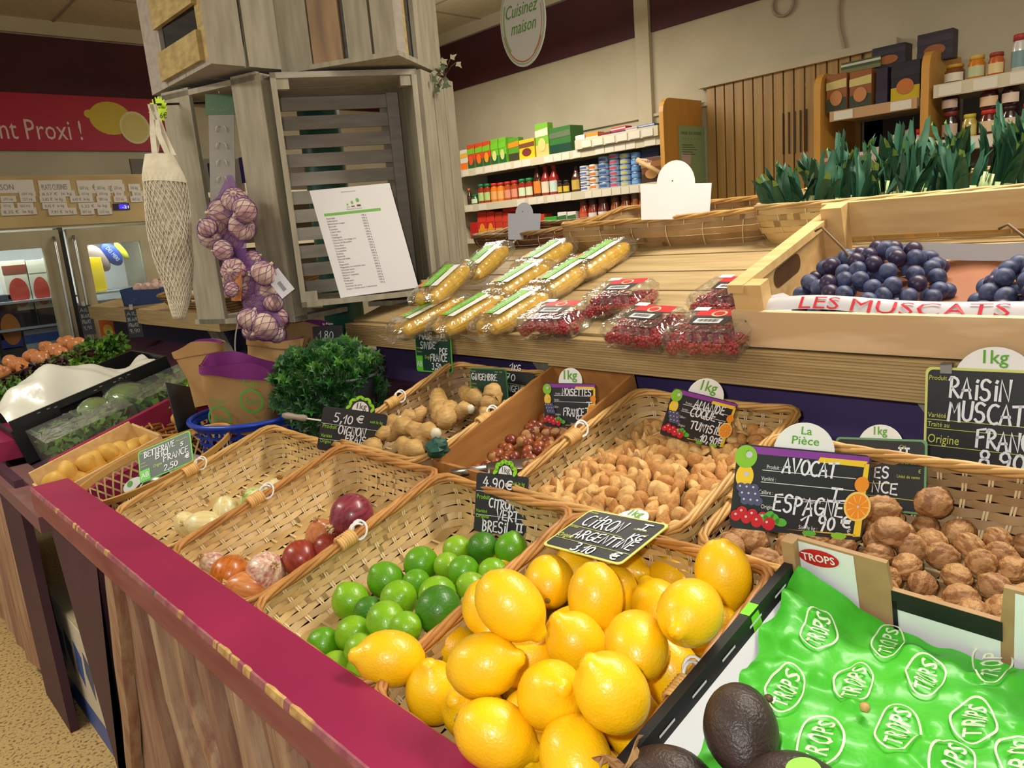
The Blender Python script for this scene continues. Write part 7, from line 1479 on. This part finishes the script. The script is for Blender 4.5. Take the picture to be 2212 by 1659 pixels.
for x0, x1, yt, yb, z, C, lb in FZ:
    yy = FYF+.08; a, b = at_y(x0, yt, yy), at_y(x1, yt, yy); h = max(.05, a.z-z-.001); bx = thing('frozen_box', lb, 'frozen box', (a.x, yy, z+.001), gf); w = b.x-a.x; Cc = [sc(*c) for c in C]; obj('body', MB().bbox(0, w-.004, 0, .1, 0, h, .002), Cc[0], bx, True); m = MB(); m.add([(0, -.001, 0), (w-.004, -.001, 0), (w-.004, -.001, h*.25), (0, -.001, h*.25)], [(0, 1, 2, 3)], 0)
    if len(C) > 2: m.add([(0, -.0015, h*.8), (w-.004, -.0015, h*.8), (w-.004, -.0015, h*.93), (0, -.0015, h*.93)], [(0, 1, 2, 3)], 1)
    if len(C) > 3: disc(m, frame((0, -.002, 0), (1, 0, 0), (0, 0, 1)), w*.5, h*.52, w*.4, h*.22, 2)
    obj('front_print', m, Cc[1:], bx, True)
a = at_y(178, 565, FYF+.08); solo('frozen_tray', MB().bbox(a.x, a.x+.1, FYF+.08, FYF+.2, 1.141, a.z+.02), sc(240, 206, 20), 'bright yellow stack of trays behind the second freezer door', 'tray')
for (x0, y0, x1, y1, w, C, lb) in ((220, 525, 262, 572, .04, (40, 70, 150), 'blue bag of frozen fish slanting behind the second door'), (247, 523, 278, 560, .018, (206, 196, 50), 'yellow bag edge next to the blue frozen bag'), (190, 530, 235, 585, .04, (150, 130, 116), 'clear bag of frozen seafood beside the blue one')):
    a, b = at_y(x0, y0, FYF+.1), at_y(x1, y1, FYF+.1); ax = (b-a); L = ax.length; F = frame((a+b)/2, ax, (0, 1, 0)); bx = thing('frozen_bag', lb, 'frozen bag', F, gf); obj('bag', MB().ball((0, 0, 0), (L/2, w*.5, w*1.1), 14, 8), sc(*C), bx, True)
    if C == (40, 70, 150):
        m = MB(); put_text(m, 'DES MERS', frame((-L*.3, -w*.52, -.01), (1, 0, 0), (0, 0, 1)), .03, 0, 0, 0, L*.6); obj('lettering', m, sc(200, 206, 220), bx, True)
# ---- open shelf seen between the crate boards
t = thing('wall_rack', 'cream wall rack glimpsed between the crate boards and the net bag', 'shelving', (1.95, 4.9, 0)); zr = [at_y(410, y, 4.75).z for y in (417, 470, 535, 600)]
obj('back_panel', MB().box(1.63, 2.9, 5.0, 5.02, 0, 1.9), sc(90, 80, 66), t)
for z in zr: obj('shelf_board', MB().box(1.63, 2.9, 4.75, 5.0, z-.03, z), SHELFM, t)
def rack(x0, x1, yt, zb, C, name, lb):
    a, b = at_y(x0, yt, 4.78), at_y(x1, yt, 4.78); h = max(.05, a.z-zb-.001); bx = thing(name, lb, 'box', (a.x, 4.78, zb+.001), 'goods on the rack behind the crates'); w = b.x-a.x; Cc = [sc(*c) for c in C]; obj('body', MB().bbox(0, w, 0, .08, 0, h, .002), Cc[0], bx, True); m = MB(); disc(m, frame((0, -.001, 0), (1, 0, 0), (0, 0, 1)), w*.4, h*.75, w*.2, h*.12, 0); m.add([(0, -.001, 0), (w, -.001, 0), (w, -.001, h*.1), (0, -.001, h*.1)], [(0, 1, 2, 3)], len(C)-2); obj('front_print', m, Cc[1:], bx, True)
rack(378, 428, 342, zr[0], [(40, 66, 116), (206, 206, 200)], 'blue_carton', 'dark blue carton with a white ring beside the net bag')
rack(395, 440, 425, zr[1], [(50, 40, 36), (206, 206, 200)], 'dark_box', 'dark brown box with white lines beside the net bag')
rack(458, 470, 350, zr[0], [(70, 60, 130), (80, 80, 170)], 'violet_box', 'violet box glimpsed beside the clip strip'); rack(526, 540, 338, zr[0], [(60, 60, 140), (226, 110, 40)], 'snack_box', 'blue and orange box glimpsed in the narrow crate gap'); rack(528, 545, 395, zr[1], [(206, 190, 170), (190, 60, 60)], 'snack_box', 'cream box glimpsed lower in the narrow crate gap')
q = random.Random(3)
for k, (x, y) in enumerate(((412, 585), (440, 590))):
    c = at_y(x, y, 4.72); pt = thing('herb_pot', ['tan herb pot partly hidden by the net bag', 'tan herb pot with green sprigs beside the garlic net'][k], 'plant', (c.x, 4.72, zr[3])); hgt = max(.05, c.z-zr[3]); obj('pot', MB().lathe([(.045, 0), (.06, hgt), (.055, hgt)], 14), sc(176, 132, 80), pt, True)
    if k: 
        m = MB()
        for i in range(30): p = Vector((q.uniform(-.05, .06), q.uniform(-.03, .03), hgt+q.uniform(0, .10))); m.add([p, p+Vector((.02, 0, .015)), p+Vector((.012, .01, .035)), p+Vector((-.008, 0, .02))], [(0, 1, 2, 3)])
        obj('foliage', m, sc(60, 104, 40), pt, True)
# ================================================================ goods on the second stall and its ledge
# rattan tray of garlic
a = at_x(345, 640, 1.16); MT = frame((1.13, 2.98, 1.088), (1, 0, .17), (0, 1, 0))
t = thing('rattan_tray', 'brown rattan tray of loose garlic bulbs on the far ledge', 'tray', MT); m = MB()
for k in range(6):
    m.tube([(u+(.02*k/5 if u < .2 else -.0), v, .012*k) for u, v in [(p[0]*(1+.03*k)-.01*k, p[1]*(1+.04*k)) for p in rrect(.40, .62, .05, 60)]], .008, 5, closed=True)
obj('weave', m, mat('old_rattan', (150, 116, 70), .6, col2=(116, 84, 46), scale=30, island=.15), t, True); obj('base', MB().box(.02, .38, -.29, .29, 0, .006), mat('old_rattan', (1, 1, 1)), t, True)
q = random.Random(12); gm_ = MB().ball((0, 0, 0), (.026, .026, .023), 16, 10, 0, fn=lambda dd: (1+.05*math.cos(6*math.atan2(dd.y, dd.x))*(1-abs(dd.z)))*(1+.3*max(0, dd.z-.8))).mesh('garlic', GB_)
for i in range(5):
    for j in range(8):
        o = bpy.data.objects.new('garlic', gm_); COL.objects.link(o); o.matrix_basis = MT @ tr(.06+.068*i+q.uniform(-.01, .01), -.25+.07*j+q.uniform(-.012, .012), .035+q.uniform(0, .02)) @ rot(q.uniform(-60, 60), q.uniform(-60, 60), 0); tag(o, 'pale garlic bulb loose in the brown rattan tray', 'garlic', 'garlic in the rattan tray')
# blue carton of shallots
MBX = frame(at_x(268, 662, 1.12)+Vector((0, 0, -.0)), (.30, -1, 0), (1, .3, .1)); w = .30
t = thing('produce_carton', 'dark blue cardboard carton beside the net bag on the far ledge', 'carton', MBX); obj('wall', MB().box(0, w, 0, .006, 0, .075).box(0, w, .2, .206, 0, .09).box(0, .006, 0, .2, 0, .08).box(w-.006, w, 0, .2, 0, .08), sc(34, 58, 104), t, True); obj('base', MB().box(0, w, 0, .206, 0, .005), sc(34, 58, 104), t, True)
m = MB(); put_text(m, 'GM', frame((.02, -.001, .02), (1, 0, 0), (0, 0, 1)), .03, .04, 0, 0, .06); obj('lettering', m, sc(70, 96, 150), t, True)
for k in range(8):
    o = bpy.data.objects.new('garlic', gm_); COL.objects.link(o); o.matrix_basis = MBX @ tr(.05+.062*(k % 4)+.01, .06+.09*(k//4), .075) @ rot(20*k, 40, 0); tag(o, 'cream garlic bulb in the dark blue carton', 'garlic', 'garlic in the blue carton')
c = at_x(452, 655, 1.14); t = thing('snack_packet', 'small clear and red packet standing on the far ledge behind the garlic net', 'packet', frame(c, RT, UP)); obj('window', MB().box(-.03, .03, -.004, .004, .0, .09), sc(190, 160, 140), t, True); obj('base_label', MB().box(-.04, .035, -.02, .006, -.03, .0), sc(190, 50, 30), t, True)
# two small chalk cards hanging from the far ledge
for (x, y0, y1, lb) in ((188, 660, 722, 'small chalk card hanging at the far end of the far ledge'), (290, 668, 728, 'small chalk card hanging near the blue carton on the far ledge')):
    c = at_x(x, (y0+y1)/2, 1.072); h = (at_x(x, y0, 1.072).z-at_x(x, y1, 1.072).z); M = frame(c, (.75, -.66, 0), (0, 0, 1)); t = thing('price_card', lb, 'price card', M, 'chalk cards on the far ledge'); obj('board', MB().box(-.032, .032, -h/2, h/2, -.001, .001), SLATE, t, True)
    m = MB()
    for k, tx in enumerate(('AiL', 'BLANC', 'FRANCE', '9,90')): hand(m, tx, tr(0, 0, 0), -.025, h*(.28-.2*k), h*.12, .045, 0, .002, .06, 0, .0016, k)
    obj('handwriting', m, sc(170, 176, 176), t, True); obj('clip', MB().box(-.008, .008, h/2-.004, h/2+.02, -.002, .003), STEEL, t, True)
c = at_x(238, 712, 1.19); t = thing('spice_packet', 'orange and yellow packet standing under the far ledge', 'packet', frame(c, (.5, -.8, 0), (0, 0, 1))); obj('body', MB().box(-.055, .055, -.035, .055, -.012, .012), sc(226, 104, 30), t, True); m = MB(); disc(m, tr(0, 0, .013), 0, .0, .032, .03, 0); disc(m, tr(0, 0, .014), 0, -.015, .012, .014, 1); obj('print', m, [sc(236, 196, 60), sc(60, 130, 50)], t, True)
# ---- greens
def leafclump(name, label, cat, pts, n, size, cols, seed, grp=None):
    q = random.Random(seed); t = thing(name, label, cat, sum((Vector(p) for p in pts), Vector())/len(pts), grp); m = MB()
    for _ in range(n):
        k = q.random()*(len(pts)-1); i = int(k); p = Vector(pts[i]).lerp(Vector(pts[i+1]), k-i)+Vector((q.gauss(0, .35), q.gauss(0, .35), q.gauss(.1, .3)))*size*2.2; s = size*q.uniform(.6, 1.2); u = Vector((q.uniform(-1, 1), q.uniform(-1, 1), q.uniform(-.2, 1))).normalized(); v = u.cross(Vector((q.uniform(-1, 1), q.uniform(-1, 1), q.uniform(-1, 1)))).normalized(); w = u.cross(v)
        P = [p+u*(s*a)+v*(s*b)+w*(.25*s*c) for a, b, c in ((-.6, 0, 0), (-.2, .5, 1), (.3, .55, -1), (.7, .2, 1), (.75, -.2, -1), (.3, -.55, 1), (-.2, -.5, -1))]; m.add(P+[p+w*.1*s], [(i, (i+1) % 7, 7) for i in range(7)], q.randrange(len(cols)))
    tag(obj('leaves', m, cols, t), kind='stuff'); return t
LT = [mat('lettuce_leaf', (120, 168, 44), .5, col2=(84, 134, 30), scale=25), mat('lettuce_leaf_dark', (74, 118, 34), .5, col2=(50, 90, 24), scale=25)]; LR = [mat('red_lettuce', (70, 40, 36), .5, col2=(46, 26, 26), scale=25), mat('red_lettuce_green', (90, 104, 44), .5)]
def s2z(x): return .72+.2/.815*(x-.385)
BLK = BLACKP
def bcrate(label, x0, x1, y0, y1, h, seed):
    sl = .245; M = frame((x0, y0, s2z(x0)), (1, 0, sl), (0, 1, 0)); L = (x1-x0)*1.03; w = y1-y0; t = thing('plastic_crate', label, 'crate', M, 'black plastic crates'); m = MB(); m.box(0, L, 0, .008, 0, h*.55).box(0, L, 0, .008, h*.85, h).box(0, L*.28, 0, .008, h*.55, h*.85).box(L*.55, L, 0, .008, h*.55, h*.85); obj('near_wall', m, BLK, t, True); obj('far_wall', MB().box(0, L, w-.008, w, 0, h), BLK, t, True); obj('end_wall', MB().box(-.008, 0, 0, w, 0, h*.8), BLK, t, True); obj('end_wall', MB().box(L, L+.008, 0, w, 0, h), BLK, t, True); obj('base', MB().box(0, L, 0, w, 0, .006), BLK, t, True)
    q = random.Random(seed); m = MB()
    for k in range(26): u = q.uniform(.05, .95)*L; z = h*q.choice((.2, .9, .93, .7)); m.add([(u, -.0008, z), (u+.009, -.0008, z), (u+.009, -.0008, z+.003), (u, -.0008, z+.003)], [(0, 1, 2, 3)])
    obj('slots', m, sc(150, 150, 140), t, True); return M, L
MC1, L1 = bcrate('black slotted plastic crate lined with white film on the second stall', .41, .87, 2.58, 2.92, .145, 1)
t = thing('film_liner', 'crumpled white plastic film spilling over the black crate', 'liner', MC1 @ tr(.2, .1, .12)); m = MB()
def fl(p, s): return (L1*(.0+.98*p), .004+.17*s+.012*math.sin(p*9+s*5)*s, .135+.10*math.sin(PI*min(1, p*1.15+.12))*math.sin(PI*s*.8)+.012*math.sin(p*23+s*4)*math.sin(s*8))
m.grid(fl, 40, 14, 0, True, MC1); obj('film', m, mat('white_film', (226, 226, 214), .3, coat=.4, bump=.3, bscale=30), t)
MC2, L2 = bcrate('black plastic crate of lettuces farther along the second stall', .41, .87, 2.96, 3.40, .10, 2)
leafclump('lettuce', 'bright green curly lettuce in the farther black crate', 'lettuce', [MC2 @ Vector((.0, .1, .10)), MC2 @ Vector((.2, .1, .11)), MC2 @ Vector((.45, .12, .10))], 420, .03, LT, 1)
leafclump('red_lettuce', 'dark red lettuce behind the green curly one', 'lettuce', [MC2 @ Vector((.06, .27, .10)), MC2 @ Vector((.25, .28, .12)), MC2 @ Vector((.40, .28, .11))], 320, .03, LR, 2)
leafclump('lettuce', 'green lettuce at the high end of the far crate under the ledge', 'lettuce', [MC2 @ Vector((.36, .36, .12)), MC2 @ Vector((.48, .34, .12)), MC2 @ Vector((.52, .3, .10))], 200, .03, LT, 3)
leafclump('lettuce', 'pale green lettuce leaves poking out beside the kraft bags', 'lettuce', [at_d(385, 865, 2.22), at_d(410, 855, 2.2), at_d(425, 845, 2.2)], 90, .022, [mat('pale_lettuce', (150, 190, 40), .5)], 4)
# wooden crate of onions farther away
t = thing('wooden_crate', 'dark brown crate of onions at the far side of the second stall', 'crate', frame((.45, 3.46, s2z(.45)+.02), (1, 0, .245), (0, 1, 0))); MO = t.matrix_basis; obj('near_panel', MB().box(0, .46, 0, .01, 0, .12), sc(60, 40, 40), t, True); obj('far_panel', MB().box(0, .46, .34, .35, 0, .12), sc(60, 40, 40), t, True); obj('end_panel', MB().box(-.01, 0, 0, .35, 0, .12), sc(190, 180, 170), t, True); obj('base', MB().box(0, .46, 0, .35, 0, .006), sc(60, 40, 40), t, True); m = MB().box(-.0115, -.01, .05, .25, .03, .09); obj('end_print', m, sc(190, 80, 50), t, True)
om = MB().lathe([(math.sin(PI*k/12)*.03+(.004 if k > 10 else 0), -math.cos(PI*k/12)*.03*(1 if k < 11 else 1.2)) for k in range(13)], 18).mesh('onion', SO)
for i in range(6):
    for j in range(4):
        o = bpy.data.objects.new('onion', om); COL.objects.link(o); o.matrix_basis = MO @ tr(.04+.073*i, .05+.08*j, .115+.012*((i+j) % 2)) @ rot(37*i, 50*j, 0); tag(o, 'orange brown onion in the dark crate of the second stall', 'onion', 'onions in the far crate')
# boxed salads and wrapped heads nearest the purple board
for k, (x, y, lx, lb) in enumerate(((.42, 2.29, .24, 'clear box of dark green salad leaves at the low end of the second stall'), (.675, 2.30, .24, 'clear box of salad leaves higher up along the purple board'))):
    M = frame((x, y, s2z(x)+.05), (1, 0, .245), (0, 1, 0)); t = thing('salad_box', lb, 'salad box', M, 'boxed salads'); q = random.Random(k); m = MB()
    for _ in range(260):
        p = Vector((q.uniform(.01, lx-.01), q.uniform(.01, .24), q.uniform(.0, .055))); u = Vector((q.uniform(-1, 1), q.uniform(-1, 1), q.uniform(-1, 1))).normalized()*.018; v = u.orthogonal(); m.add([p-u, p+v*.5, p+u, p-v*.5], [(0, 1, 2, 3)], q.randrange(2))
    tag(obj('leaves', m, [mat('salad_dark', (64, 100, 36), .5), mat('salad_mid', (104, 140, 56), .5)], t, True), kind='stuff'); obj('box', MB().box(0, lx, 0, .25, -.04, .062), film('salad_film', (230, 240, 222), .03, .2, .05, .5, 25), t, True)
for k, (x, y, d, r, lb) in enumerate(((278, 866, 2.53, .075, 'film wrapped cabbage head against the black crate'), (206, 886, 2.50, .05, 'small film wrapped cabbage half between the salad boxes'))):
    c = at_y(x, y, d); t = thing('wrapped_cabbage', lb, 'cabbage', c, 'wrapped cabbages'); obj('head', MB().ball((0, 0, 0), (r, r*.9, r*.72), 22, 14, 0, fn=lambda dd: 1+.04*math.sin(9*math.atan2(dd.y, dd.x)+6*dd.z)), mat('cabbage_leaf', (134, 164, 84), .5, col2=(80, 120, 50), scale=14, stretch=(1, 1, 3)), t, True)
    obj('wrap', MB().ball((0, 0, 0), (r*1.06, r*.97, r*.80), 22, 12, 0, fn=lambda dd: 1+.03*math.sin(13*dd.x)*math.sin(11*dd.z)), film('cling_wrap', (240, 245, 235), .12, .1, .04, .9, 30), t, True)
